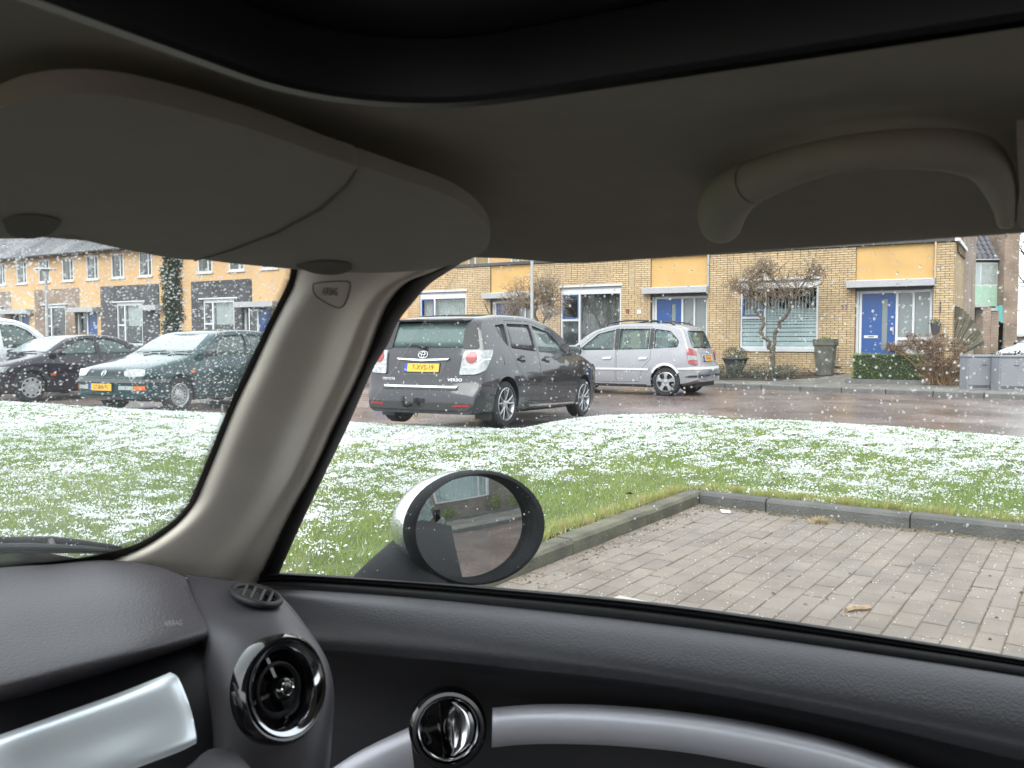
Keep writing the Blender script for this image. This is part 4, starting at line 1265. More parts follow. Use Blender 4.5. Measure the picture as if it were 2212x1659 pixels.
# ---- ivy column and shrubs on the left houses ---------------------------------------------
iv = FW(32.2, Z_WALL, .12)
ivy = empty('ivy', iv, 0, 'dark evergreen ivy column climbing between the two dark brick bays', 'ivy')
mb = MB()
for k in range(26): leaf_mass(mb, FW(32.25 + rs.uniform(-.2, .2), .4 + k * .21, .1), (.68, .28, .3), 700, .06, rs, 0.0)
tag(mb.build('foliage', M_IVY, ivy), kind='stuff')
MB().tube([FW(32.2, .1, .06), FW(32.25, 2.0, .06), FW(32.2, 4.5, .06)], [.06, .04, .02], 7).build('stem', M_BARK, ivy)
for t_, o_, w_, h_, m_, lb in ((40.8, 2.2, .9, .9, M_HYD, 'rusty leafless shrub in front of the tan brick bay'), (35.8, 1.4, .8, .55, M_BOX, 'green shrub under the pale blind of the dark bay'), (46.0, 2.0, .7, 1.1, M_TWIG, 'thin brown shrub by the left lamp post')):
    p = FW(t_, 0, o_); p.z = zg(p)
    shrub('garden_shrub', lb, 'shrub', p, [((0, 0, h_), (w_, .6, h_), 1400)], m_, .05, None, 30)

# ---- house behind on the right ---------------------------------------------------------------
def BH(u, v, y=45.0):
    d = ray(u, v); k = y / d.y
    return Vector((d.x * k, y, HC + d.z * k))
def RX(x, y): return ((3000 + x * .33759) / 1.47559, (740 + y * .33759) / 1.47559)
bh = empty('brown_brick_house', (BH(2150, 800).x, 46, 0), 0, 'brown brick house with green panel and grey tiled roof beyond the corner', 'house')
B_ = lambda x, y, d=45.0: BH(*RX(x, y), d)
def bslab(name, x0, x1, y0, y1, d0, d1, m, parent=None):
    a, b_ = B_(x0, y0, d0), B_(x1, y1, d0)
    return MB().box((a.x, d0, b_.z), (b_.x, d1, a.z)).build(name, m, parent or bh)
M_BBR = wet_brick('brown_brick', (0.20, 0.145, 0.115), (0.17, 0.12, 0.10), (0.11, 0.085, 0.07), 3.2, 0.85, 0, .5, .16, wall=0.0)
M_GPAN = mat('pale_green_panel', (0.36, 0.52, 0.41), 0.6, var=0.06)
bslab('wall', 200, 640, 250, 1500, 45.0, 52, M_BBR)
bslab('side_pier', 625, 700, -600, 1500, 44.3, 52, M_TBRICK)
bslab('green_panel', 250, 548, 505, 700, 44.9, 45.0, M_GPAN)
w = bslab('window', 250, 545, 285, 505, 44.9, 45.0, M_WHITE)
bslab('pane', 262, 365, 303, 490, 44.88, 44.9, M_HGLASS, w); bslab('pane', 382, 530, 303, 490, 44.88, 44.9, M_HGLASS, w)
bslab('curtain', 390, 520, 303, 490, 44.889, 44.899, M_CURT2, w)
bslab('gutter', 200, 632, 250, 262, 44.7, 45.0, M_ALU)
# roof: each tile a piece
ra = B_(300, 250); rslope = Vector((0, .55, .62)).normalized()
M_TILE = mat('roof_tile', (0.105, 0.105, 0.118), 0.5, var=0.2, vscale=10, island=0.25)
tb_ = MB(); n_ = 6
tw, tl_ = .30, .34
V = []
for k in range(n_ + 1):
    f_ = k / n_
    V.append((f_ * tw - tw / 2, 0, .045 * math.sin(f_ * math.pi * 2) + .03)); V.append((f_ * tw - tw / 2, tl_ * 1.12, .045 * math.sin(f_ * math.pi * 2)))
V2 = [(x, y, z - .022) for x, y, z in V]
n2 = len(V)
tb_.add(V + V2, [(2 * k, 2 * k + 2, 2 * k + 3, 2 * k + 1) for k in range(n_)] + [(2 * k + n2, 2 * k + 1 + n2, 2 * k + 3 + n2, 2 * k + 2 + n2) for k in range(n_)] + [(2 * k, 2 * k + n2, 2 * k + 2 + n2, 2 * k + 2) for k in range(n_)])
tmesh = tb_.mesh('roof_tile'); tmesh.materials.append(M_TILE)
roof = MB().add([B_(200, 255) + Vector((0, -.1, -.06)), B_(640, 255) + Vector((0, -.1, -.06)), B_(640, 255) + rslope * 6, B_(200, 255) + rslope * 6], [(0, 1, 2, 3)]).build('roof', M_GUTTER, bh)
x0r, x1r = B_(200, 255).x, B_(640, 255).x
zr, yr = B_(300, 252).z, 44.85
for r in range(9):
    k = 0
    while x0r + k * tw * .96 < x1r - .1:
        o = link('roof_tile', tmesh, None, roof, local=True)
        p = Vector((x0r + (k + .5) * tw * .96, yr, zr)) + rslope * (r * tl_)
        o.location = p; o.rotation_euler = (math.atan2(rslope.z, rslope.y), 0, 0)
        k += 1
# garden walls, sheds and fence between
gw = empty('garden_wall', (B_(400, 1000, 36).x, 36, 0), 0, 'tan brick garden wall with pale coping between the houses', 'wall')
def gslab(name, x0, x1, y0, y1, d0, d1, m, parent):
    a, b_ = B_(x0, y0, d0), B_(x1, y1, d0)
    return MB().box((a.x, d0, b_.z), (b_.x, d1, a.z)).build(name, m, parent)
gslab('wall', 400, 450, 705, 1500, 36, 38, M_TBRICK, gw); gslab('coping', 325, 452, 683, 708, 35.95, 38.1, M_CURT2, gw)
gslab('wall', 475, 525, 740, 1500, 37, 39, M_TBRICK, gw); gslab('coping', 440, 530, 715, 742, 36.95, 39.1, M_CURT2, gw)
sf = empty('garden_fence', (B_(360, 1000, 36.5).x, 36.5, 0), 0, 'grey upright board fence beside the tan garden wall', 'fence')
for k in range(5): gslab('board', 325 + k * 15, 339 + k * 15, 725 + k * 8, 1500, 36.6, 36.64, M_FBOARD, sf)
for k in range(5): gslab('board', 512 + k * 14, 525 + k * 14, 835 + k * 6, 1500, 40.0, 40.04, M_FBOARD, sf)
tr = MB().add([B_(515, 700, 41), B_(580, 690, 41), B_(582, 875, 41), B_(515, 830, 41)], [(0, 1, 2, 3)]); 
tarp = tr.build('tarpaulin', mat('turquoise_tarp', (0.10, 0.40, 0.40), 0.5)); m_ = tarp.modifiers.new('s', 'SOLIDIFY'); m_.thickness = .03
tag(tarp, 'turquoise tarpaulin hung behind the board fence', 'tarpaulin')
# low garage wall, bare trees against the sky
gar = empty('garage', (BH(2240, 800, 50).x, 50, 0), 0, 'low red-brown brick garage with snow on its flat roof', 'garage')
MB().box((BH(2194, 700, 50).x, 50, 0), (BH(2194, 700, 50).x + 14, 55, BH(2200, 727, 50).z)).build('wall', M_BBR, gar)
MB().box((BH(2194, 700, 50).x - .1, 49.9, BH(2200, 727, 50).z + .002), (BH(2194, 700, 50).x + 14.1, 55.1, BH(2200, 721, 50).z)).build('roof', M_SNOW, gar)
def bare_tree(base, h_, seed, label):
    r_ = random.Random(seed)
    t = empty('bare_tree', base, 0, label, 'tree', 'bare trees behind the garage')
    mb, cb = MB(), MB()
    b0 = Vector(base)
    mb.tube([b0, b0 + Vector((r_.gauss(0, .2), 0, h_ * .4)), b0 + Vector((r_.gauss(0, .3), 0, h_ * .95))], [.22, .15, .03], 8)
    def grow(p, d, ln, r, lv):
        e = p + d * ln
        mid = p.lerp(e, .5) + Vector((r_.gauss(0, 1), r_.gauss(0, 1), r_.gauss(0, 1))) * ln * .06
        cb.tube([p, mid, e], [r, r * .8, r * .6], 4 if lv < 2 else 3, cap=False)
        if lv >= 4: return
        for _ in range(3):
            q = p.lerp(e, r_.uniform(.45, 1.0))
            nd = (d + Vector((r_.gauss(0, .55), r_.gauss(0, .55), r_.gauss(.12, .4)))).normalized()
            grow(q, nd, ln * r_.uniform(.55, .75), r * .6, lv + 1)
    for k in range(9):
        a = r_.uniform(0, 6.28); z = h_ * r_.uniform(.3, .8)
        grow(b0 + Vector((0, 0, z)), Vector((math.cos(a) * .8, math.sin(a) * .8, .7)).normalized(), h_ * .2, .06, 0)
    mb.build('trunk', M_BARK, t, smooth=60); cb.build('crown', mat('far_bark', (0.12, 0.10, 0.09), .9), t)
bx = BH(2230, 800, 62)
bare_tree((bx.x - .3, 62, 0), 9.5, 1, 'bare tree behind the snow-topped garage')
bare_tree((bx.x + 3.0, 60, 0), 11, 2, 'bare tree behind the snow-topped garage')
bare_tree((bx.x + 6.5, 64, 0), 12, 4, 'bare tree behind the snow-topped garage')

# ---- little things in the bay -----------------------------------------------------------------
def bslate(u0, v0, u1, v1, w, label, m, name, cat, h_=.012):
    a, b_ = G(u0, v0, Z_BAY + .004), G(u1, v1, Z_BAY + .004)
    d = (b_ - a).normalized(); n = Vector((-d.y, d.x, 0)) * w
    V = [a - n, b_ - n, b_ + n, a + n]
    V = [v + Vector((0, 0, .002)) for v in V] + [v + Vector((0, 0, h_)) for v in V]
    o = MB().add(V, [(0, 1, 2, 3), (4, 5, 6, 7), (0, 1, 5, 4), (1, 2, 6, 5), (2, 3, 7, 6), (3, 0, 4, 7)]).build(name, m)
    tag(o, label, cat); bevel(o, .003)
    return o
bslate(1330, 1292, 1410, 1310, .035, 'pale worn concrete strip lying on the pavers near the mirror', mat('pale_concrete', (0.42, 0.40, 0.34), .8, var=.12, vscale=30), 'concrete_strip', 'slab', .007)
a, b_ = G(1828, 1318, Z_BAY + .012), G(1880, 1312, Z_BAY + .012)
st = MB(); M_WOOD = mat('splintered_wood', (0.33, 0.24, 0.15), .85, var=.35, vscale=30)
st.tube([a, a.lerp(b_, .3) + Vector((0, .006, .004)), a.lerp(b_, .7), b_], [.012, .016, .014, .009], 6)
st.tube([a + Vector((0, .012, -.004)), b_ + Vector((0, .02, -.004))], .007, 5)
tag(st.build('wood_splinter', M_WOOD, smooth=40), 'small splintered piece of wood lying on the pavers', 'wood')
a, b_ = G(1560, 1108, Z_BAY + .006), G(1578, 1109, Z_BAY + .006)
o = MB().add([a, b_, b_ + Vector((.01, .05, .012)), a + Vector((-.005, .045, .016))], [(0, 1, 2, 3)]).build('paper_scrap', M_WHITE); m_ = o.modifiers.new('s', 'SOLIDIFY'); m_.thickness = .002
tag(o, 'white scrap of paper in the kerb corner', 'paper')
c_ = G(1772, 1130, Z_BAY)
mb = MB()
for k in range(160):
    a = rs.uniform(0, 6.28); r = rs.uniform(0, .07); h_ = rs.uniform(.02, .06)
    p = c_ + Vector((math.cos(a) * r, math.sin(a) * r * .6, 0))
    e = p + Vector((math.cos(a) * rs.uniform(0, .07), math.sin(a) * rs.uniform(0, .05), h_))
    w_ = .003
    mb.add([p - Vector((w_, 0, 0)), p + Vector((w_, 0, 0)), e], [(0, 1, 2)])
tag(mb.build('straw_tuft', mat('straw', (0.42, 0.33, 0.19), .9, island=.3)), 'clump of pale dead grass lying against the kerb', 'dead grass')
M_LEAFB = mat('brown_leaf', (0.13, 0.065, 0.03), .8, var=.3, vscale=40)
k = 0
while k < 26:
    p = Vector((rs.uniform(-4, 6), rs.uniform(5.2, 11), 0))
    if not on_lawn(np.array([p.x]), np.array([p.y]))[0]: continue
    k += 1
    p.z = float(lawn_z(np.array([p.x]), np.array([p.y]))[0]) + .045
    a = rs.uniform(0, 6.28); s_ = rs.uniform(.025, .05)
    d = Vector((math.cos(a), math.sin(a), 0)) * s_; n = Vector((-math.sin(a), math.cos(a), 0)) * s_ * .55
    mb = MB().add([p - d, p + n + Vector((0, 0, .02)), p + d + Vector((0, 0, .008)), p - n + Vector((0, 0, .016)), p], [(0, 1, 4), (1, 2, 4), (2, 3, 4), (3, 0, 4)])
    tag(mb.build('fallen_leaf', M_LEAFB), 'curled brown leaf lying on the snowy lawn', 'leaf', 'fallen leaves on the lawn')
# ================================================================== CARS
def interp(pts, x):
    """monotone-safe smooth interpolation through (x, y) points"""
    if x <= pts[0][0]: return pts[0][1]
    if x >= pts[-1][0]: return pts[-1][1]
    for k in range(len(pts) - 1):
        if pts[k][0] <= x <= pts[k + 1][0]:
            x0, y0 = pts[k]; x1, y1 = pts[k + 1]
            h = x1 - x0
            if h < 1e-9: return y1
            d = (y1 - y0) / h
            def slope(i):
                if i <= 0 or i >= len(pts) - 1: return None
                a = (pts[i][1] - pts[i - 1][1]) / max(1e-6, pts[i][0] - pts[i - 1][0])
                b = (pts[i + 1][1] - pts[i][1]) / max(1e-6, pts[i + 1][0] - pts[i][0])
                return 0.0 if a * b <= 0 else 2 * a * b / (a + b)
            m0, m1 = slope(k), slope(k + 1)
            m0 = d if m0 is None else m0
            m1 = d if m1 is None else m1
            s = (x - x0) / h
            return (y0 * (2 * s ** 3 - 3 * s * s + 1) + y1 * (-2 * s ** 3 + 3 * s * s) + h * (m0 * (s ** 3 - 2 * s * s + s) + m1 * (s ** 3 - s * s)))
    return pts[-1][1]

def boolean(a, b, op):
    """mesh a op mesh b -> new mesh (both in the same space)"""
    oa = bpy.data.objects.new('tmp_a', a); ob = bpy.data.objects.new('tmp_b', b)
    COL.objects.link(oa); COL.objects.link(ob)
    m = oa.modifiers.new('b', 'BOOLEAN'); m.operation = op; m.object = ob; m.solver = 'EXACT'; m.material_mode = 'TRANSFER'
    dg = bpy.context.evaluated_depsgraph_get()
    me = bpy.data.meshes.new_from_object(oa.evaluated_get(dg), depsgraph=dg)
    bpy.data.objects.remove(oa); bpy.data.objects.remove(ob)
    return me

def prism_y(poly, y0, y1, name='cut'):
    n = len(poly)
    mb = MB().add([(x, y0, z) for x, z in poly] + [(x, y1, z) for x, z in poly],
                  [tuple(range(n)), tuple(range(2 * n - 1, n - 1, -1))] + [(k, (k + 1) % n, (k + 1) % n + n, k + n) for k in range(n)])
    return mb.mesh(name)
def prism_x(poly, x0, x1, name='cut'):
    n = len(poly)
    mb = MB().add([(x0, y, z) for y, z in poly] + [(x1, y, z) for y, z in poly],
                  [tuple(range(n)), tuple(range(2 * n - 1, n - 1, -1))] + [(k, (k + 1) % n, (k + 1) % n + n, k + n) for k in range(n)])
    return mb.mesh(name)

def round_poly(poly, r, seg=4):
    """rounded corners for a polygon"""
    out = []
    n = len(poly)
    for k in range(n):
        p, a, b = Vector(poly[k]), Vector(poly[k - 1]), Vector(poly[(k + 1) % n])
        rr = min(r, (a - p).length * 0.45, (b - p).length * 0.45)
        u, w = (a - p).normalized() * rr, (b - p).normalized() * rr
        for s in range(seg + 1):
            t = s / seg
            q = p + u * (1 - t) ** 2 + w * t ** 2
            out.append((q.x, q.y))
    return out

def patch_mesh(poly, fn, thick, cell=0.08, name='patch', smooth=40):
    """polygon in 2-D, cut on a grid, mapped by fn(u, v, eps) and given thickness"""
    bm = bmesh.new()
    bm.faces.new([bm.verts.new((x, y, 0)) for x, y in poly])
    for ax in (0, 1):
        lo, hi = min(p[ax] for p in poly), max(p[ax] for p in poly)
        k = math.ceil(lo / cell) * cell
        while k < hi - 1e-6:
            co, no = [0, 0, 0], [0, 0, 0]
            co[ax] = k; no[ax] = 1
            bmesh.ops.bisect_plane(bm, geom=bm.verts[:] + bm.edges[:] + bm.faces[:], dist=1e-5, plane_co=co, plane_no=no)
            k += cell
    bmesh.ops.triangulate(bm, faces=[f for f in bm.faces if len(f.verts) > 4])
    flat = [(v.co.x, v.co.y) for v in bm.verts]
    bm.verts.index_update()
    faces = [[v.index for v in f.verts] for f in bm.faces]
    bnd = [(e.verts[0].index, e.verts[1].index) for e in bm.edges if e.is_boundary]
    bm.free()
    n = len(flat)
    V = [fn(x, y, thick) for x, y in flat] + [fn(x, y, -0.012) for x, y in flat]
    F = [tuple(f) for f in faces] + [tuple(i + n for i in reversed(f)) for f in faces] + [(a, b, b + n, a + n) for a, b in bnd]
    return MB().add(V, F).mesh(name, smooth)

M_TYRE = mat('tyre_rubber', (0.018, 0.018, 0.02), 0.85, var=0.2, vscale=10, bump=0.3, bscale=60)
M_ALLOY = mat('alloy', (0.42, 0.43, 0.45), 0.35, 0.8, var=0.1, vscale=9)
M_CAP = mat('plastic_wheel_trim', (0.42, 0.43, 0.44), 0.45, 0.3, var=0.12, vscale=9)
M_BLACK = mat('black_trim', (0.015, 0.015, 0.017), 0.55, var=0.15)
M_CHROME = mat('chrome', (0.95, 0.96, 0.98), 0.12, 1.0, var=0.04)
M_CABIN = mat('car_cabin', (0.035, 0.037, 0.04), 0.85, var=0.2)
M_SEAT = mat('car_seat', (0.055, 0.06, 0.065), 0.9, var=0.2, vscale=20)
M_PLATE = mat('yellow_plate', (0.80, 0.42, 0.03), 0.4, var=0.04)
M_PBLUE = mat('plate_blue', (0.02, 0.06, 0.45), 0.4, var=0.04)
M_INK = mat('plate_ink', (0.02, 0.015, 0.01), 0.5)
M_RED = mat('red_lens', (0.28, 0.012, 0.016), 0.15, var=0.15, vscale=20, coat=0.6)
M_CLEAR = mat('clear_lens', (0.30, 0.32, 0.33), 0.12, var=0.45, vscale=22, coat=0.8, bump=0.5, bscale=40)
M_AMBER = mat('amber_lens', (0.75, 0.14, 0.01), 0.2, var=0.15, vscale=20, coat=0.5)
M_CGLASS = glass_mat('car_glass', (0.80, 0.90, 0.87), 0.10, (0.55, 0.68, 0.66), 0.22, (0.13, 0.17, 0.165))
M_CGLASSD = glass_mat('privacy_glass', (0.14, 0.16, 0.17), 0.10, (0.30, 0.32, 0.34), 0.45, (0.10, 0.105, 0.115))  # lighter grey film and body put the reflected sky into the colour
M_CGLASST = glass_mat('green_rear_glass', (0.36, 0.50, 0.48), 0.30, (0.42, 0.55, 0.53), 0.55, (0.13, 0.19, 0.185))
M_SCREEN = glass_mat('wet_windscreen', (0.55, 0.62, 0.62), 0.3, (0.78, 0.84, 0.86), 0.5, (0.42, 0.47, 0.49))

class Car:
    def __init__(s, name, L, hw, zt, zb, wz, plan, bow, paint, label, near):
        s.L, s.hw, s.zt_, s.zb_, s.wz_, s.plan_, s.bow, s.paint, s.near = L, hw, zt, zb, wz, plan, bow, paint, near
        s.root = empty(name, (0, 0, 0), 0, label, 'car')
        s.name = name
    def zt(s, x): return interp(s.zt_, x)
    def zb(s, x): return interp(s.zb_, x)
    def W(s, x, z): return s.hw * interp(s.wz_, z) * interp(s.plan_, x)
    def bend(s, p):
        """plan bow of nose and tail, then nose forward (+X), origin under the middle"""
        x, y, z = p
        k = (y / s.hw) ** 2
        f = max(0, 1 - x / 1.6) ** 1.3; r = max(0, 1 - (s.L - x) / 1.4) ** 1.3
        x2 = x + s.bow[0] * k * f - s.bow[1] * k * r
        return Vector((s.L / 2 - x2, -y, z)) if False else Vector((s.L / 2 - x2, y, z))
    def XF(s, z):
        a, b = 0.0, s.L * 0.55
        if z <= s.zt(0): return 0.0
        for _ in range(40):
            m = (a + b) / 2
            if s.zt(m) < z: a = m
            else: b = m
        return b
    def XR(s, z):
        a, b = s.L * 0.55, s.L
        if z <= s.zt(s.L): return s.L
        for _ in range(40):
            m = (a + b) / 2
            if s.zt(m) > z: a = m
            else: b = m
        return a
    def section(s, x, inset=0.0, floor=None):
        zt, zb = s.zt(x) - inset, (s.zb(x) if floor is None else floor)
        r = min(0.075, (zt - zb) * 0.3)
        pts = [(0, zb), (s.W(x, zb + 0.05) * 0.55 - inset, zb), (s.W(x, zb + 0.05) * 0.90 - inset, zb)]
        n = 11
        for k in range(n):
            z = zb + 0.045 + (zt - r - zb - 0.045) * k / (n - 1)
            pts.append((s.W(x, z) - inset, z))
        w = s.W(x, zt - r) - inset
        for k in range(1, 5):
            a = math.pi / 2 * k / 4
            pts.append((w - r * 1.5 * (1 - math.cos(a)), zt - r + r * 0.80 * math.sin(a)))
        we = pts[-1][0]
        z0 = pts[-1][1]
        for k in (0.75, 0.5, 0.25, 0.0):
            pts.append((we * k, z0 + (zt - z0) * (1 - k * k)))
        return pts
    def loft(s, xs, inset=0.0, floor=None, name='body'):
        rings = []
        for x in xs:
            h = s.section(x, inset, floor)
            rings.append([(x, -y, z) for y, z in h] + [(x, y, z) for y, z in reversed(h[1:-1])])
        n = len(rings[0])
        V = [p for r in rings for p in r]
        F = [(i * n + k, i * n + (k + 1) % n, (i + 1) * n + (k + 1) % n, (i + 1) * n + k) for i in range(len(xs) - 1) for k in range(n)]
        F += [tuple(range(n)), tuple(range((len(xs) - 1) * n, len(xs) * n))]
        return MB().add(V, F).mesh(name)
    def stations(s, x0, x1, step=0.07):
        out = [x0]; x = x0
        while x < x1:
            d = step
            while d > 0.006 and abs(s.zt(min(x + d, x1)) - s.zt(x)) > step * 0.9: d *= 0.7
            x += d
            out.append(min(x, x1))
        if out[-1] - out[-2] < 0.004: out.pop(-2)
        return out
    # --- maps on to the surface (before bend)
    def side(s, sgn):
        return lambda x, z, e: s.bend((x, sgn * (s.W(x, z) + e), z))
    def front(s): return lambda y, z, e: s.bend((s.XF(z) - e, y, z))
    def rear(s): return lambda y, z, e: s.bend((s.XR(z) + e, y, z))
    def wrap(s, end, sgn):
        """arc length from the middle of the nose / tail round the corner on side sgn"""
        def fn(a, z, e):
            x0 = s.XF(z) if end == 'F' else s.XR(z)
            d = 1 if end == 'F' else -1
            w0 = s.W(x0, min(z, s.zt(x0) - 0.05))
            c = 0.05
            if a <= w0 - c: return s.bend((x0 - d * e, sgn * a, z))
            # walk round the corner
            px, py, acc = x0, w0 - c, w0 - c
            x, st = x0, 0.012
            pts = [(x0, w0 - c), (x0 + d * 0.012, w0 - c * 0.35)]
            while len(pts) < 90:
                x += d * st
                pts.append((x + d * 0.012, s.W(x + d * 0.012, z)))
            for q in range(len(pts) - 1):
                (xa, ya), (xb, yb) = pts[q], pts[q + 1]
                l = math.hypot(xb - xa, yb - ya)
                if acc + l >= a or q == len(pts) - 2:
                    t = (a - acc) / max(l, 1e-6)
                    nx, ny = -(yb - ya) * d * -1, (xb - xa) * d
                    nl = math.hypot(nx, ny)
                    nx, ny = -(yb - ya) / nl * d, abs(xb - xa) / nl
                    return s.bend((xa + (xb - xa) * t + nx * e, sgn * (ya + (yb - ya) * t + ny * e), z))
                acc += l
        return fn
    def part(s, name, me, m=None, parent=None, label=None):
        o = link(name, me, m, parent or s.root, local=True)
        if label: o['label'] = label
        return o
    def patch(s, name, poly, fn, m, thick=0.006, cell=0.08, parent=None, rnd=0.0, label=None, smooth=40):
        if rnd: poly = round_poly(poly, rnd)
        return s.part(name, patch_mesh(poly, fn, thick, cell, name, smooth), m, parent, label)
    def finish(s, me, m=None, smooth=32):
        for v in me.vertices: v.co = s.bend(v.co)
        bm = bmesh.new(); bm.from_mesh(me); bmesh.ops.remove_doubles(bm, verts=bm.verts, dist=2e-4); bmesh.ops.recalc_face_normals(bm, faces=bm.faces); bm.to_mesh(me); bm.free()
        shade(me, smooth)
        return me
    def build_body(s, cab, wins, screen, rearglass, wheels, wr, doors, hatch=None):
        """cab=(x0,x1,floor); wins=list of side polygons; screen/rearglass=((hwb,zb),(hwt,zt)); wheels x; doors polygons on the near side"""
        sol = s.loft(s.stations(0, s.L)); sol.materials.append(s.paint)
        def cut(me, c, m=M_CABIN):
            c.materials.append(m)
            return boolean(me, c, 'DIFFERENCE')
        sol = cut(sol, s.loft(s.stations(cab[0], cab[1], 0.1), 0.055, cab[2], 'cavity'))
        for w in wins: sol = cut(sol, prism_y(w, -1.4, 1.4), M_BLACK)
        for g, f in ((screen, True), (rearglass, False)):
            if not g: continue
            (hb, zb), (ht, zt) = g
            poly = round_poly([(-hb, zb), (hb, zb), (ht, zt), (-ht, zt)], 0.07)
            if f: sol = cut(sol, prism_x(poly, s.XF(zb) - 0.35, s.XF(zt) + 0.25), M_BLACK)
            else: sol = cut(sol, prism_x(poly, s.XR(zt) - 0.25, s.L + 0.3), M_BLACK)
        for xw in wheels:
            for sg in (-1, 1):
                mb = MB(); n = 28; R = wr + 0.055
                ring = [(xw + R * math.cos(2 * math.pi * k / n), wr + 0.015 + R * math.sin(2 * math.pi * k / n)) for k in range(n)]
                sol = cut(sol, prism_y(ring, sg * 0.50, sg * 1.3), M_BLACK)
        for k, d in enumerate(doors):
            sg = s.near
            big = prism_y(d, sg * 0.42, sg * 1.3)
            cx, cz = sum(p[0] for p in d) / len(d), sum(p[1] for p in d) / len(d)
            small = []
            for x, z in d:
                v = Vector((cx - x, cz - z)); l = v.length
                small.append((x + v.x / l * 0.008, z + v.y / l * 0.008))
            dm = boolean(sol, prism_y(small, sg * 0.43, sg * 1.3), 'INTERSECT')
            big.materials.append(M_BLACK)
            sol = boolean(sol, big, 'DIFFERENCE')
            s.part('door', s.finish(dm))
        s.body = s.part('body', s.finish(sol))
        s.rootdoors = [o for o in s.root.children if o.name.startswith('door')]
    def glaze(s, wins, mats, screen, ms, rearglass, mr):
        for w, m in zip(wins, mats):
            for sg in (-1, 1):
                s.patch('side_window', w, lambda x, z, e, sg=sg: s.bend((x, sg * (s.W(x, z) - 0.022 + e * 0.3), z)), m, 0.004, 0.15, smooth=180)
        for g, f, m in ((screen, True, ms), (rearglass, False, mr)):
            if not g: continue
            (hb, zb), (ht, zt) = g
            poly = round_poly([(-hb, zb), (hb, zb), (ht, zt), (-ht, zt)], 0.07)
            fn = (lambda y, z, e: s.bend((s.XF(z) + 0.018 - e * 0.3, y, z))) if f else (lambda y, z, e: s.bend((s.XR(z) - 0.018 + e * 0.3, y, z)))
            s.patch('windscreen' if f else 'rear_window', poly, fn, m, 0.004, 0.12, smooth=180)
    def wheel(s, xw, sg, R, wid, style, rim_r):
        yo = s.hw * 0.985
        c = s.bend((xw, sg * (yo - wid / 2), 0)); c.z = R
        ax = lambda a, t, b: Vector((c.x + a, c.y + sg * t, c.z + b))
        h = wid / 2
        mb = lathe(MB(), [(rim_r, -h), (R - 0.03, -h), (R, -h + 0.03), (R, h - 0.03), (R - 0.025, h - 0.004), (rim_r + 0.01, h), (rim_r, h - 0.02), (rim_r, -h)], 40, ax)
        w = s.part('wheel', mb.mesh('wheel', 40), M_TYRE)
        m = M_ALLOY if style in ('split', 'five') else M_CAP
        mb = MB()
        lathe(mb, [(rim_r, h - 0.004), (rim_r - 0.012, h + 0.002), (rim_r - 0.022, h - 0.012), (rim_r - 0.03, h - 0.07)], 40, ax)
        if style == 'split':
            for k in range(5):
                for dd in (-0.20, 0.20):
                    a = 2 * math.pi * k / 5 + 0.3
                    p0 = Vector((math.cos(a + dd * 0.4) * 0.05, math.sin(a + dd * 0.4) * 0.05)); p1 = Vector((math.cos(a + dd * 1.35) * (rim_r - 0.012), math.sin(a + dd * 1.35) * (rim_r - 0.012)))
                    mb.tube([ax(p0.x, h - 0.03, p0.y), ax((p0.x + p1.x) / 2, h - 0.016, (p0.y + p1.y) / 2), ax(p1.x, h - 0.012, p1.y)], [0.017, 0.014, 0.013], 6)
            lathe(mb, [(0.0, h - 0.015), (0.03, h - 0.015), (0.06, h - 0.022), (0.075, h - 0.05)], 20, ax)
        elif style == 'five':
            for k in range(5):
                a = 2 * math.pi * k / 5 + 0.31
                V = []
                for rr, half, d in ((0.045, 0.045, 0.012), (0.11, 0.028, 0.006), (rim_r - 0.015, 0.052, 0.010)):
                    for q in (-1, 1):
                        x, z = math.cos(a) * rr - math.sin(a) * half * q, math.sin(a) * rr + math.cos(a) * half * q
                        V += [ax(x, h - d, z), ax(x, h - d - 0.045, z)]
                F = []
                for q in range(2):
                    b = q * 4
                    F += [(b, b + 2, b + 6, b + 4), (b + 1, b + 5, b + 7, b + 3), (b, b + 4, b + 5, b + 1), (b + 2, b + 3, b + 7, b + 6)]
                mb.add(V, F)
            lathe(mb, [(0.0, h - 0.006), (0.035, h - 0.006), (0.065, h - 0.014), (0.075, h - 0.05)], 20, ax)
        elif style == 'cap':
            lathe(mb, [(0.0, h + 0.002), (0.05, h), (0.09, h - 0.012), (rim_r - 0.07, h - 0.004), (rim_r - 0.065, h - 0.03)], 40, ax)
            for k in range(9):
                a = 2 * math.pi * k / 9
                V = []
                for rr, half in ((rim_r - 0.075, 0.026), (rim_r - 0.015, 0.040)):
                    for q in (-1, 1):
                        x, z = math.cos(a) * rr - math.sin(a) * half * q, math.sin(a) * rr + math.cos(a) * half * q
                        V += [ax(x, h - 0.004, z), ax(x, h - 0.03, z)]
                mb.add(V, [(0, 2, 6, 4), (1, 5, 7, 3), (0, 4, 5, 1), (2, 3, 7, 6)])
        else:                                  # plain steel wheel with small cap
            lathe(mb, [(0.0, h + 0.004), (0.06, h + 0.003), (0.075, h - 0.02), (0.10, h - 0.035), (rim_r - 0.05, h - 0.022), (rim_r - 0.03, h - 0.05)], 40, ax)
        s.part('rim', mb.mesh('rim', 35), m, w)
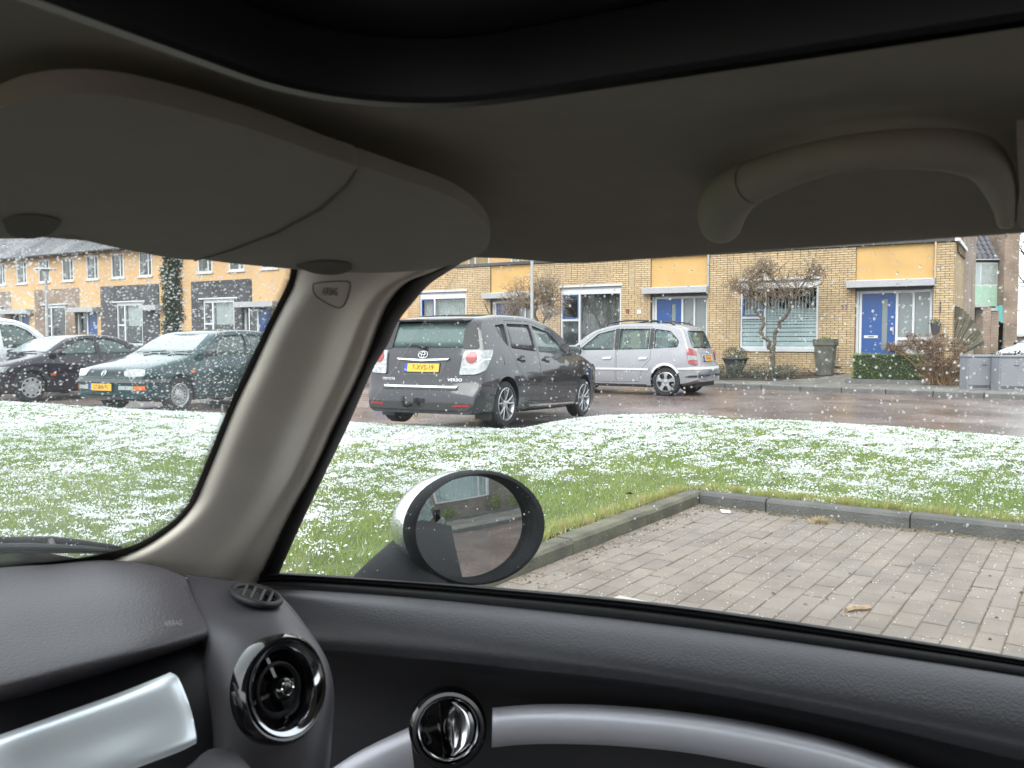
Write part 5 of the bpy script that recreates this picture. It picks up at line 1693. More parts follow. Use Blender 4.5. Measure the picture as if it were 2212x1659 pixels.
        if style == 'steel':
            hb = MB()
            for k in range(14):
                a = 2 * math.pi * k / 14
                x, z = math.cos(a) * (rim_r - 0.075), math.sin(a) * (rim_r - 0.075)
                V = [ax(x + math.cos(q * 1.0472) * 0.013, h - 0.024, z + math.sin(q * 1.0472) * 0.013) for q in range(6)] + [ax(x + math.cos(q * 1.0472) * 0.013, h - 0.045, z + math.sin(q * 1.0472) * 0.013) for q in range(6)]
                hb.add(V, [tuple(range(6))] + [(q, (q + 1) % 6, (q + 1) % 6 + 6, q + 6) for q in range(6)])
            tag(s.part('vent_holes', hb.mesh('vent_holes'), M_BLACK, w), kind='stuff')
        bk = lathe(MB(), [(0.0, h - 0.085), (rim_r - 0.02, h - 0.085), (rim_r - 0.02, h - 0.11)], 24, ax)
        s.part('brake_disc', bk.mesh('brake_disc'), M_BLACK, w)
        return w
    def seats(s, rows, zc, w=0.22):
        """backrests with headrests seen through the glass"""
        for x in rows:
            for y in (-0.37, 0.37):
                mb = MB()
                V = []
                for zz, xx, hw_ in ((zc - 0.55, -0.05, w), (zc - 0.1, 0.03, w), (zc - 0.02, 0.06, w * 0.75)):
                    V += [(x + xx - 0.05, y - hw_, zz), (x + xx - 0.05, y + hw_, zz), (x + xx + 0.06, y + hw_, zz), (x + xx + 0.06, y - hw_, zz)]
                mb.add([s.bend(p) for p in V], [(0, 1, 5, 4), (1, 2, 6, 5), (2, 3, 7, 6), (3, 0, 4, 7), (4, 5, 9, 8), (5, 6, 10, 9), (6, 7, 11, 10), (7, 4, 8, 11), (8, 9, 10, 11), (3, 2, 1, 0)])
                st = s.part('seat', mb.mesh('seat'), M_SEAT); bevel(st, 0.03, 2)
                hb = MB()
                V = [(x + 0.04 + a, y + b, zc + 0.05 + c) for c in (0, 0.15) for a, b in ((-0.035, -0.12), (0.05, -0.12), (0.05, 0.12), (-0.035, 0.12))]
                hb.add([s.bend(p) for p in V], [(3, 2, 1, 0), (4, 5, 6, 7), (0, 1, 5, 4), (1, 2, 6, 5), (2, 3, 7, 6), (3, 0, 4, 7)])
                for b in (-0.04, 0.04): hb.tube([s.bend((x + 0.05, y + b, zc - 0.05)), s.bend((x + 0.05, y + b, zc + 0.07))], 0.006, 5)
                hr = s.part('headrest', hb.mesh('headrest'), M_SEAT, st); bevel(hr, 0.025, 2)
    def mirror(s, x, z, sg, m, glass=True):
        y = s.W(x, z)
        V = []
        for a, (dy, dz) in enumerate(((0.02, 0.02), (0.24, 0.0), (0.25, 0.13), (0.05, 0.15))):
            V.append((x + 0.02, sg * (y + dy), z + dz))
        for a, (dy, dz) in enumerate(((0.05, 0.04), (0.20, 0.03), (0.21, 0.11), (0.07, 0.12))):
            V.append((x - 0.12, sg * (y + dy), z + dz))
        mb = MB().add([s.bend(p) for p in V], [(0, 1, 2, 3), (7, 6, 5, 4), (0, 4, 5, 1), (1, 5, 6, 2), (2, 6, 7, 3), (3, 7, 4, 0)])
        mb.box((x - 0.06, y - 0.03, z - 0.01), (x, y + 0.08, z + 0.045), lambda a, b, c: s.bend((a, sg * b, c)))
        o = s.part('wing_mirror', mb.mesh('wing_mirror', 60), m); bevel(o, 0.025, 3)
        g = MB().add([s.bend((x + 0.024, sg * (y + dy), z + dz)) for dy, dz in ((0.06, 0.025), (0.22, 0.015), (0.23, 0.115), (0.075, 0.13))], [(0, 1, 2, 3)])
        s.part('mirror_glass', g.mesh('mirror_glass'), mat('mirror_grey', (0.3, 0.33, 0.34), 0.1, 0.9), o)
    def number_plate(s, fn, y0, z0, text, flip=1):
        """plate centred at (y0, z0); flip = +1 when left-to-right reading runs along +y"""
        hw_, hh = 0.26, 0.056
        P = lambda a, b, e: fn(y0 + flip * a, z0 + b, e)
        bk = s.part('number_plate', patch_mesh([(-hw_ - .012, -hh - .012), (hw_ + .012, -hh - .012), (hw_ + .012, hh + .012), (-hw_ - .012, hh + .012)], P, 0.012, 0.3, 'number_plate'), M_BLACK)
        s.part('plate_face', patch_mesh([(-hw_ + .045, -hh), (hw_, -hh), (hw_, hh), (-hw_ + .045, hh)], P, 0.017, 0.3), M_PLATE, bk)
        s.part('plate_band', patch_mesh([(-hw_, -hh), (-hw_ + .044, -hh), (-hw_ + .044, hh), (-hw_, hh)], P, 0.017, 0.3), M_PBLUE, bk)
        s.letters(P, 0.022, 0.0, text, 0.098, M_INK, bk, 0.019, 0.86, 'plate_letters')
        s.letters(P, -hw_ + .022, -0.03, 'NL', 0.032, M_WHITE, bk, 0.019, 1.0, 'country_letters')
        return bk
    def letters(s, P, a0, b0, text, size, m, parent, e, sx=1.0, name='badge_letters'):
        o = text_obj(name, text, size, m, Matrix.Identity(4), parent, 0.0, 'CENTER', sx)
        o.matrix_parent_inverse = Matrix.Identity(4)
        for v in o.data.vertices: v.co = P(a0 + v.co.x, b0 + v.co.y, e)
        return o
    def place(s, ref, local, heading, pitch=0.0, roll=0.0):
        """put the car so that its local point (x from nose, y) lands on ref, nose along heading"""
        h = Vector((heading.x, heading.y, 0)).normalized()
        rz = math.atan2(h.y, h.x)
        lp = s.bend((local[0], local[1], 0)); lp.z = 0
        R4 = Matrix.Rotation(rz, 4, 'Z') @ Matrix.Rotation(pitch, 4, 'Y') @ Matrix.Rotation(roll, 4, 'X')
        s.root.rotation_euler = R4.to_euler()
        s.root.location = Vector(ref) - (R4 @ (lp * s.root.scale.x))

def paint(name, col, flake=0.25, rough=0.28):
    return mat(name, col, 0.6, flake, var=0.06, vscale=3, coat=1.0, spec=0.0 if flake == 0 else 0.3)

def emblem(s, fn, y, z, rx, rz, kind, parent=None):
    P = lambda a, b, e: fn(y + a, z + b, e)
    mb = MB()
    def ring(cx, cz, ax_, az, r, e=0.012, n=26, a0=0, a1=2 * math.pi):
        pts = [P(cx + ax_ * math.cos(a0 + (a1 - a0) * k / n), cz + az * math.sin(a0 + (a1 - a0) * k / n), e) for k in range(n + 1)]
        mb.tube(pts, r, 6, cap=False)
    ring(0, 0, rx, rz, 0.0055)
    if kind == 'ovals':
        ring(0, rz * 0.30, rx * 0.62, rz * 0.36, 0.0045, 0.013)
        ring(0, rz * -0.02, rx * 0.30, rz * 0.88, 0.0045, 0.014)
    elif kind == 'letters':
        for pts in ([(-.45, .75), (-.12, .15), (0, .0), (.12, .15), (.45, .75)], [(-.8, .5), (-.4, -.75), (0, .0), (.4, -.75), (.8, .5)]):
            mb.tube([P(a * rx, b * rz, 0.012) for a, b in pts], 0.005, 6)
    else:
        mb.tube([P(-rx, 0, 0.012), P(0, rz * .2, 0.012), P(0, -rz * .2, 0.012), P(rx, 0, 0.012)], 0.006, 6)
    return s.part('emblem', mb.mesh('emblem', 60), M_CHROME, parent)

SEC = lambda belt, top, tw: [(0.10, 0.90), (0.22, 0.955), (0.40, 0.99), (0.58, 1.0), (0.75, 0.99), (belt - 0.05, 0.965), (belt, 0.945), ((belt + top) / 2, (0.94 + tw) / 2 + 0.012), (top, tw)]

# ------------------------------------------------------------------ dark grey hatchback with raised roof (rear towards us)
P_GREY = paint('graphite_paint', (0.034, 0.034, 0.041), 0.0, 0.35)
c = Car('hatchback_car', 4.48, 0.905,
        [(0, .60), (.05, .70), (.22, .86), (.6, .97), (1.0, 1.07), (1.18, 1.12), (1.70, 1.42), (2.1, 1.56), (2.7, 1.615), (3.4, 1.595), (3.85, 1.545), (4.05, 1.50), (4.14, 1.42), (4.27, 1.08), (4.32, .97), (4.365, .74), (4.40, .60), (4.455, .50), (4.475, .42), (4.48, .34)],
        [(0, .24), (.3, .19), (1, .18), (3.4, .18), (4.0, .18), (4.48, .20)], SEC(1.02, 1.6, 0.70),
        [(0, .72), (.06, .82), (.2, .92), (.5, .98), (1, 1), (3.5, 1), (4.0, .99), (4.3, .97), (4.40, .94), (4.48, .89)], (0.22, 0.10), P_GREY,
        'dark grey hatchback parked with its back to the snowy lawn', -1)
wins = [[(1.58, 1.045), (2.02, 1.375), (2.55, 1.47), (2.60, 1.06)], [(2.69, 1.065), (2.64, 1.475), (3.36, 1.455), (3.46, 1.10)], [(3.53, 1.11), (3.44, 1.45), (3.74, 1.415), (3.68, 1.25)]]
wins = [round_poly(w, 0.03, 2) for w in wins]
doors = [[(1.30, .36), (1.24, .80), (1.36, 1.0), (1.98, 1.42), (2.62, 1.52), (2.645, 1.0), (2.63, .32)], [(2.655, .32), (2.665, 1.0), (2.64, 1.525), (3.40, 1.50), (3.52, 1.08), (3.40, .86), (3.05, .60), (2.95, .34)]]
SCR, RG = ((.72, 1.13), (.60, 1.50)), ((.685, 1.085), (.585, 1.43))
c.build_body((1.3, 4.20, .62), wins, SCR, RG, [.93, 3.71], .318, doors)
c.glaze(wins, [M_CGLASS, M_CGLASSD, M_CGLASSD], SCR, M_SCREEN, RG, M_CGLASST)
c.seats([2.15, 3.0], 1.10)
R_, RW = c.rear(), c.wrap('R', 1)
# rear screen surround, spoiler, wiper
for sg in (-1, 1):
    c.patch('screen_border', round_poly([(sg * .54, 1.075), (sg * .765, 1.085), (sg * .665, 1.44), (sg * .51, 1.44)], .03), R_, M_BLACK, 0.004)
sp = MB()
V = [(4.02, -.56, 1.505), (4.02, .56, 1.505), (4.24, .52, 1.475), (4.24, -.52, 1.475), (4.0, -.58, 1.47), (4.0, .58, 1.47), (4.22, .53, 1.445), (4.22, -.53, 1.445)]
sp.add([c.bend(p) for p in V], [(0, 1, 2, 3), (7, 6, 5, 4), (0, 4, 5, 1), (1, 5, 6, 2), (2, 6, 7, 3), (3, 7, 4, 0)])
spo = c.part('spoiler', sp.mesh('spoiler'), P_GREY); bevel(spo, 0.012)
wp = MB().tube([R_(-.02, 1.085, .03), R_(.10, 1.12, .035), R_(.30, 1.13, .03)], [.028, .016, .008], 8)
c.part('rear_wiper', wp.mesh('rear_wiper', 60), M_BLACK)
# tailgate outline, handle bar, plate
rp = c.patch('plate_recess', round_poly([(-.36, .92), (.36, .92), (.30, .74), (.25, .715), (-.25, .715), (-.30, .74)], .03), R_, mat('recess_grey', (0.05, 0.052, 0.058), 0.4), 0.002)
c.number_plate(R_, 0.0, .815, '7-XVS-19', -1)
c.patch('chrome_bar', round_poly([(-.40, .945), (0, .93), (.40, .945), (.37, .923), (0, .903), (-.37, .923)], .008), R_, M_CHROME, 0.03)
c.patch('chrome_strip', [(-.56, .575), (.56, .575), (.54, .548), (-.54, .548)], R_, M_CHROME, 0.016)
c.patch('tailgate_gap', [(-.57, .542), (.57, .542), (.55, .520), (-.55, .520)], R_, M_BLACK, 0.003)
emblem(c, R_, 0.0, .992, .070, .048, 'ovals')
c.letters(lambda a, b, e: R_(-a, b, e), .50, .655, 'VERSO', .055, M_CHROME, c.body, .008, 1.25)
c.letters(lambda a, b, e: R_(-a, b, e), -.50, .655, 'TOYOTA', .05, M_CHROME, c.body, .008, 1.0)
for sg in (-1, 1):
    F_ = c.wrap('R', sg)
    tl = c.patch('tail_light', round_poly([(.585, 1.05), (1.02, 1.07), (1.03, 1.03), (.94, .90), (.85, .77), (.78, .735), (.555, .725)], .03), F_, M_CLEAR, 0.022, 0.05)
    cir = [(.70 + .074 * math.cos(k * math.pi / 10), .962 + .080 * math.sin(k * math.pi / 10)) for k in range(20)]
    c.patch('red_lamp', cir, F_, M_RED, 0.03, 0.05, tl)
    c.patch('chrome_line', [(.59, .835), (.76, .835), (.84, .94), (.97, .95), (.97, .94), (.85, .925), (.775, .822), (.59, .822)], F_, M_CHROME, 0.026, 0.05, tl)
    c.patch('reflector', [(.52, .325), (.74, .335), (.74, .305), (.52, .295)], F_, M_RED, 0.012, 0.05)
c.patch('diffuser', round_poly([(-.80, .335), (-.72, .35), (.72, .35), (.80, .335), (.72, .25), (-.72, .25)], .03), R_, M_BLACK, 0.008)
tb = MB().tube([R_(0.08, .33, -.05), R_(0.08, .29, .10), R_(0.08, .31, .17), R_(0.08, .37, .19)], .022, 8)
tb.tube([R_(0.08, .37, .19), R_(0.08, .43, .19)], .026, 8)
tb.tube([R_(-.05, .33, .02), R_(-.05, .37, .09), R_(-.05, .41, .09)], .03, 8)
c.part('tow_bar', tb.mesh('tow_bar', 60), M_BLACK)
hk = MB().tube([R_(-.02 + .025 * math.sin(a), .20 + .045 * math.cos(a), .03) for a in [k * .55 for k in range(11)]], .006, 5)
c.part('tow_eye', hk.mesh('tow_eye'), M_BLACK)
ug = MB().box((3.6, -.6, .22), (4.40, .6, .30), lambda a, b, d: c.bend((a, b, d)))
c.part('underside', ug.mesh('underside'), M_BLACK)
for sg in (-1, 1):
    Sd = c.side(sg)
    c.patch('sill_strip', [(1.38, .27), (2.98, .28), (2.98, .255), (1.38, .245)], Sd, M_CHROME, 0.012, 0.3)
    for x in (2.42, 3.22):
        h = c.patch('door_handle', round_poly([(x - .13, .965), (x + .08, .975), (x + .08, .94), (x - .13, .93)], .012), Sd, P_GREY, 0.035)
        c.patch('handle_cup', round_poly([(x - .10, 1.0), (x + .05, 1.0), (x + .05, .90), (x - .10, .90)], .04), Sd, M_BLACK, 0.003, 0.1, h)
    c.patch('side_moulding', [(1.5, .50), (2.2, .53), (2.2, .515), (1.5, .485)], Sd, M_BLACK, 0.004, 0.3)
    c.mirror(1.62, 1.03, sg, P_GREY)
    for xw in (.93, 3.71): c.wheel(xw, sg, .318, .205, 'split', .235)
    mf = MB().box((4.06, .62, .12), (4.08, .84, .30), lambda a, b, d: c.bend((a, sg * b, d)))
    c.part('mud_flap', mf.mesh('mud_flap'), M_BLACK)
    hl = c.patch('headlight', round_poly([(.45, .78), (.62, .80), (.98, .90), (.90, .78), (.6, .68)], .03), c.wrap('F', sg), M_CLEAR, .01, .06)
    fan = c.patch('fuel_flap', round_poly([(3.62, 1.0), (3.78, 1.0), (3.78, .86), (3.62, .86)], .03), Sd, P_GREY, 0.003) if sg == -1 else None
c.part('aerial', MB().tube([c.bend((2.3, .1, 1.60)), c.bend((2.55, .1, 1.85))], [.008, .004], 6).mesh('aerial'), M_BLACK)
VERSO_REF = G(1090, 916, 0.0)
VERSO_REF = Vector((VERSO_REF.x, VERSO_REF.y, 0.005)) * 1.0
c.root.scale = (1.045, 1.045, 0.985)
c.place((-0.16, 11.75, 0.012), (3.71, -.80), Matrix.Rotation(math.radians(4.5), 3, 'Z') @ NIN, math.radians(1.6))
# ------------------------------------------------------------------ silver estate-like people carrier
P_SILV = paint('silver_paint', (0.30, 0.30, 0.325), 0.3, 0.30)
M_SILV2 = mat('silver_moulding', (0.66, 0.66, 0.69), 0.35, 0.2, var=0.04)
c = Car('estate_car', 4.317, 0.871,
        [(0, .58), (.05, .70), (.25, .82), (.6, .91), (.95, .98), (1.08, 1.02), (1.72, 1.43), (2.1, 1.55), (2.6, 1.605), (3.3, 1.595), (3.75, 1.545), (3.88, 1.50), (4.10, 1.08), (4.17, .96), (4.22, .74), (4.27, .64), (4.317, .56)],
        [(0, .24), (.3, .19), (1, .18), (3.2, .18), (4.0, .24), (4.317, .32)], SEC(0.99, 1.6, 0.74),
        [(0, .74), (.06, .84), (.2, .93), (.5, .98), (1, 1), (3.4, 1), (3.9, .98), (4.15, .945), (4.25, .90), (4.317, .85)], (0.22, 0.12), P_SILV,
        'silver people carrier with roof rails parked along the far kerb', 1)
wins = [[(1.42, .985), (1.87, 1.36), (2.28, 1.46), (2.30, 1.0)], [(2.42, 1.0), (2.40, 1.475), (3.13, 1.47), (3.13, 1.02)], [(3.26, 1.03), (3.24, 1.465), (3.62, 1.42), (3.86, 1.20), (3.84, 1.06)]]
wins = [round_poly(w, 0.045 if k == 2 else 0.025, 3) for k, w in enumerate(wins)]
doors = [[(1.22, .30), (1.18, .80), (1.30, .97), (1.84, 1.40), (2.33, 1.51), (2.355, .98), (2.35, .28)], [(2.375, .28), (2.38, .98), (2.355, 1.515), (3.20, 1.51), (3.20, .80), (3.02, .62), (2.92, .30)]]
SCR, RG = ((.70, 1.05), (.60, 1.47)), ((.64, 1.04), (.545, 1.42))
c.build_body((1.2, 4.03, .55), wins, SCR, RG, [.88, 3.574], .31, doors)
c.glaze(wins, [M_CGLASS, M_CGLASS, M_CGLASS], SCR, M_SCREEN, RG, M_CGLASS)
c.seats([2.05, 2.85, 3.55], 1.08, 0.2)
R_ = c.rear()
c.patch('pillar_cover', [(2.31, 1.0), (2.29, 1.47), (2.395, 1.48), (2.415, 1.0)], c.side(1), M_BLACK, .003, .3)
c.patch('pillar_cover', [(3.14, 1.02), (3.14, 1.475), (3.235, 1.472), (3.25, 1.03)], c.side(1), M_BLACK, .003, .3)
c.patch('plate_recess', round_poly([(-.33, .90), (.33, .90), (.30, .75), (-.30, .75)], .03), R_, M_SILV2, .004)
c.number_plate(R_, 0.02, .815, '70-NT-JX', -1)
emblem(c, R_, 0, .945, .05, .04, 'bolt')
c.part('rear_wiper', MB().tube([R_(.0, 1.05, .03), R_(.04, 1.09, .03), R_(.28, 1.10, .03)], [.03, .012, .008], 8).mesh('rear_wiper', 60), M_BLACK)
for sg in (-1, 1):
    F_, Sd = c.wrap('R', sg), c.side(sg)
    tl = c.patch('tail_light', round_poly([(.60, .98), (.74, 1.05), (.87, 1.02), (.875, .70), (.62, .68)], .05), F_, M_RED, .022, .05)
    c.patch('reversing_lamp', round_poly([(.62, .87), (.86, .89), (.86, .80), (.62, .79)], .015), F_, M_CLEAR, .027, .05, tl)
    c.patch('side_moulding', [(1.15, .60), (3.16, .60), (3.16, .555), (1.15, .555)], Sd, M_SILV2, .014, .3)
    arc = [(3.574 + .40 * math.cos(a), .325 + .40 * math.sin(a)) for a in [math.pi * (0.16 + .68 * k / 14) for k in range(15)]]
    arc2 = [(3.574 + .345 * math.cos(a), .325 + .345 * math.sin(a)) for a in [math.pi * (0.84 - .68 * k / 14) for k in range(15)]]
    c.patch('wheel_arch', arc + arc2, Sd, M_SILV2, .016, .3)
    c.patch('bumper_strip', round_poly([(.20, .475), (.88, .46), (1.02, .43), (.90, .415), (.20, .43)], .01), F_, M_BLACK, .014, .06)
    c.patch('bumper_top', [(.0, .635), (.86, .635), (1.18, .62), (1.18, .575), (.86, .585), (0, .585)], F_, M_SILV2, .012, .06)
    for x in (2.15, 3.02):
        c.patch('door_handle', round_poly([(x - .10, .84), (x + .10, .85), (x + .10, .80), (x - .10, .79)], .015), Sd, M_SILV2, .028)
    rl = MB().tube([c.bend((1.95, sg * .60, 1.50)), c.bend((2.10, sg * .60, 1.60)), c.bend((2.5, sg * .60, 1.655)), c.bend((3.2, sg * .60, 1.645)), c.bend((3.55, sg * .60, 1.60)), c.bend((3.68, sg * .60, 1.54))], .017, 7)
    c.part('roof_rail', rl.mesh('roof_rail', 60), M_BLACK)
    c.mirror(1.46, .98, sg, P_SILV)
    for xw in (.88, 3.574): c.wheel(xw, sg, .31, .195, 'five', .215)
    c.patch('headlight', round_poly([(.42, .76), (.60, .79), (.98, .82), (.95, .68), (.5, .64)], .03), c.wrap('F', sg), M_CLEAR, .01, .06)
    c.patch('sill_strip', [(1.25, .245), (3.1, .245), (3.1, .19), (1.25, .19)], Sd, M_BLACK, .004, .3)
c.part('underside', MB().box((3.5, -.6, .2), (4.2, .6, .34), lambda a, b, d: c.bend((a, b, d))).mesh('underside'), M_BLACK)
c.part('aerial', MB().tube([c.bend((3.7, 0, 1.55)), c.bend((3.85, 0, 1.72))], [.006, .003], 6).mesh('aerial'), M_BLACK)
zp = G(1440, 853.5, -0.03)
c.root.scale = (1.03, 1.03, 1.03)
c.place((zp.x, zp.y, z_road(zp) + 0.0), (3.574, .77), E1)

# ------------------------------------------------------------------ green small hatchback, nose towards us
P_GREEN = paint('dark_green_paint', (0.009, 0.042, 0.050), 0.0, 0.3)
c = Car('compact_car', 4.02, 0.848,
        [(0, .60), (.03, .68), (.08, .735), (.3, .80), (.7, .88), (1.02, .945), (1.12, .975), (1.78, 1.33), (2.05, 1.39), (2.6, 1.42), (3.2, 1.39), (3.5, 1.33), (3.62, 1.28), (3.84, .97), (3.90, .90), (3.97, .70), (4.02, .56)],
        [(0, .26), (.3, .20), (1, .18), (3.2, .18), (3.8, .24), (4.02, .30)], SEC(0.93, 1.42, 0.72),
        [(0, .86), (.05, .92), (.15, .96), (.4, .985), (.9, 1), (3.2, 1), (3.7, .97), (3.9, .93), (4.02, .87)], (0.13, 0.10), P_GREEN,
        'dark green compact car facing the lawn with snow on its bonnet', 1)
wins = [[(1.46, .93), (1.80, 1.20), (2.02, 1.30), (2.50, 1.33), (2.52, .945)], [(2.63, .945), (2.61, 1.33), (3.15, 1.30), (3.42, 1.02), (3.38, .955)]]
wins = [round_poly(w, 0.03, 3) for w in wins]
doors = [[(1.25, .30), (1.22, .75), (1.34, .92), (1.76, 1.24), (2.02, 1.36), (2.56, 1.375), (2.575, .92), (2.57, .28)]]
SCR, RG = ((.70, 1.0), (.58, 1.32)), ((.60, .98), (.52, 1.26))
c.build_body((1.2, 3.75, .55), wins, SCR, RG, [.80, 3.275], .29, doors)
c.glaze(wins, [M_CGLASS, M_CGLASS], SCR, M_SCREEN, RG, M_CGLASS)
c.seats([2.1, 2.85], 1.0, 0.2)
F0 = c.front()
c.patch('grille', round_poly([(-.42, .725), (.42, .725), (.42, .625), (-.42, .625)], .02), F0, M_BLACK, .004)
for z in (.65, .675, .70): c.patch('grille_bar', [(-.41, z - .005), (.41, z - .005), (.41, z + .005), (-.41, z + .005)], F0, P_GREEN, .012, .2)
emblem(c, F0, 0, .672, .048, .048, 'letters')
bm_ = mat('bumper_grey', (0.10, 0.105, 0.11), 0.5, var=0.1)
for sg in (-1, 1):
    F_, Sd = c.wrap('F', sg), c.side(sg)
    hl = c.patch('headlight', round_poly([(.42, .70), (.46, .735), (.62, .745), (.78, .735), (.80, .63), (.62, .615), (.46, .625)], .04), F_, M_CLEAR, .012, .05)
    c.patch('bumper_band', [(0, .575), (.80, .575), (1.25, .565), (1.25, .52), (.80, .52), (0, .52)], F_, bm_, .035, .06)
    c.patch('bumper_valance', [(0, .515), (.80, .515), (1.2, .505), (1.2, .33), (.80, .32), (0, .32)], F_, P_GREEN, .022, .08)
    c.patch('fog_lamp', [(.36, .47), (.49, .47), (.49, .405), (.36, .405)], F_, mat('dull_lens', (0.32, 0.34, 0.34), 0.25), .028, .1)
    c.patch('fog_lamp', [(.50, .47), (.64, .47), (.64, .405), (.50, .405)], F_, mat('dull_lens', (0.32, 0.34, 0.34), 0.25), .028, .1)
    c.patch('indicator', [(.65, .47), (.79, .468), (.79, .40), (.65, .402)], F_, M_AMBER, .028, .1)
    c.patch('side_indicator', [(1.03, .70), (1.13, .70), (1.13, .66), (1.03, .66)], Sd, M_AMBER, .008, .2)
    c.patch('side_moulding', [(1.1, .54), (3.0, .54), (3.0, .49), (1.1, .49)], Sd, M_BLACK, .012, .3)
    c.patch('door_handle', round_poly([(2.28, .80), (2.48, .80), (2.48, .76), (2.28, .76)], .01), Sd, M_BLACK, .025)
    c.mirror(1.47, .92, sg, M_BLACK)
    for xw in (.80, 3.275): c.wheel(xw, sg, .29, .18, 'steel', .195)
    c.patch('sill_strip', [(1.2, .24), (2.9, .24), (2.9, .185), (1.2, .185)], Sd, M_BLACK, .004, .3)
    tl = c.patch('tail_light', [(.52, .90), (.80, .92), (.80, .74), (.52, .74)], c.wrap('R', sg), M_RED, .01, .06)
c.patch('lower_grille', [(-.45, .30), (.45, .30), (.42, .25), (-.42, .25)], F0, M_BLACK, .02)
c.number_plate(lambda a, b, e: F0(a, b, e + .035), -.02, .445, 'LT-BN-71', 1)
for y in (-.25, .35):
    c.part('wiper', MB().tube([c.bend((1.10, y - .1, .985)), c.bend((1.16, y + .05, 1.01)), c.bend((1.18, y + .38, 1.03))], .010, 6).mesh('wiper'), M_BLACK)
gp = G(384, 889, -0.08)
c.root.scale = (1.06, 1.06, 1.06)
c.place((gp.x, gp.y, z_road(gp)), (.80 , .76), Matrix.Rotation(math.radians(5), 3, 'Z') @ -NIN)

# ------------------------------------------------------------------ black-purple saloon, nose towards us
P_BLACK = paint('aubergine_black_paint', (0.022, 0.016, 0.026), 0.0, 0.25)
c = Car('saloon_car', 4.28, 0.855,
        [(0, .55), (.05, .66), (.2, .76), (.6, .87), (1.05, .965), (1.18, 1.0), (1.85, 1.33), (2.15, 1.40), (2.5, 1.425), (2.9, 1.40), (3.3, 1.28), (3.65, 1.09), (3.8, 1.04), (4.1, .99), (4.18, .92), (4.24, .70), (4.28, .56)],
        [(0, .24), (.3, .19), (1, .18), (3.2, .18), (4.0, .24), (4.28, .30)], SEC(0.95, 1.43, 0.70),
        [(0, .74), (.06, .84), (.2, .93), (.5, .98), (1, 1), (3.3, 1), (3.8, .97), (4.1, .93), (4.28, .84)], (0.22, 0.12), P_BLACK,
        'black saloon car with silver wheel trims facing the lawn', 1)
wins = [[(1.46, .955), (1.86, 1.20), (2.15, 1.32), (2.42, 1.345), (2.43, .97)], [(2.53, .97), (2.52, 1.345), (2.85, 1.32), (3.18, 1.18), (3.38, 1.03), (3.34, .985)]]
wins = [round_poly(w, 0.03, 3) for w in wins]
doors = [[(1.28, .30), (1.24, .78), (1.36, .95), (1.84, 1.25), (2.14, 1.37), (2.47, 1.39), (2.475, .95), (2.47, .28)], [(2.49, .28), (2.495, .95), (2.485, 1.392), (2.88, 1.36), (3.22, 1.21), (3.44, 1.02), (3.30, .75), (3.0, .55), (2.9, .30)]]
SCR, RG = ((.72, 1.03), (.58, 1.33)), ((.60, 1.11), (.52, 1.30))
c.build_body((1.25, 3.55, .55), wins, SCR, RG, [.86, 3.47], .30, doors)
c.glaze(wins, [M_CGLASS, M_CGLASS], SCR, M_SCREEN, RG, M_CGLASS)
c.seats([2.15, 2.95], 1.0, 0.2)
for sg in (-1, 1):
    Sd = c.side(sg)
    arc = [(.86 + .43 * math.cos(a), .315 + .43 * math.sin(a)) for a in [math.pi * k / 16 for k in range(17)]]
    arc2 = [(.86 + .36 * math.cos(a), .315 + .36 * math.sin(a)) for a in [math.pi * (1 - k / 16) for k in range(17)]]
    c.patch('wheel_arch', arc + arc2, Sd, M_BLACK, .014, .3)
    c.patch('side_indicator', round_poly([(1.30, .585), (1.42, .585), (1.42, .54), (1.30, .54)], .01), Sd, M_AMBER, .012, .2)
    c.patch('side_moulding', [(1.45, .57), (3.05, .57), (3.05, .55), (1.45, .55)], Sd, M_BLACK, .012, .3)
    for x in (2.28, 3.06): c.patch('door_handle', round_poly([(x - .1, .84), (x + .1, .84), (x + .1, .80), (x - .1, .80)], .012), Sd, P_BLACK, .028)
    c.mirror(1.52, .955, sg, M_BLACK)
    for xw in (.86, 3.47): c.wheel(xw, sg, .30, .19, 'cap', .212)
    c.patch('headlight', round_poly([(.42, .68), (.62, .73), (.95, .76), (.93, .64), (.5, .60)], .03), c.wrap('F', sg), M_CLEAR, .012, .06)
    c.patch('tail_light', [(.45, .90), (.85, .92), (.85, .76), (.45, .76)], c.wrap('R', sg), M_RED, .012, .06)
c.patch('grille', round_poly([(-.35, .66), (.35, .66), (.30, .58), (-.30, .58)], .02), c.front(), M_BLACK, .006)
c.part('wiper', MB().tube([c.bend((1.14, -.1, 1.01)), c.bend((1.22, .1, 1.035)), c.bend((1.25, .42, 1.06))], .010, 6).mesh('wiper'), M_BLACK)
sp_ = G(66, 868, -0.08)
SAL = c
c.place((sp_.x, sp_.y, z_road(sp_)), (.86, .77), -NIN)

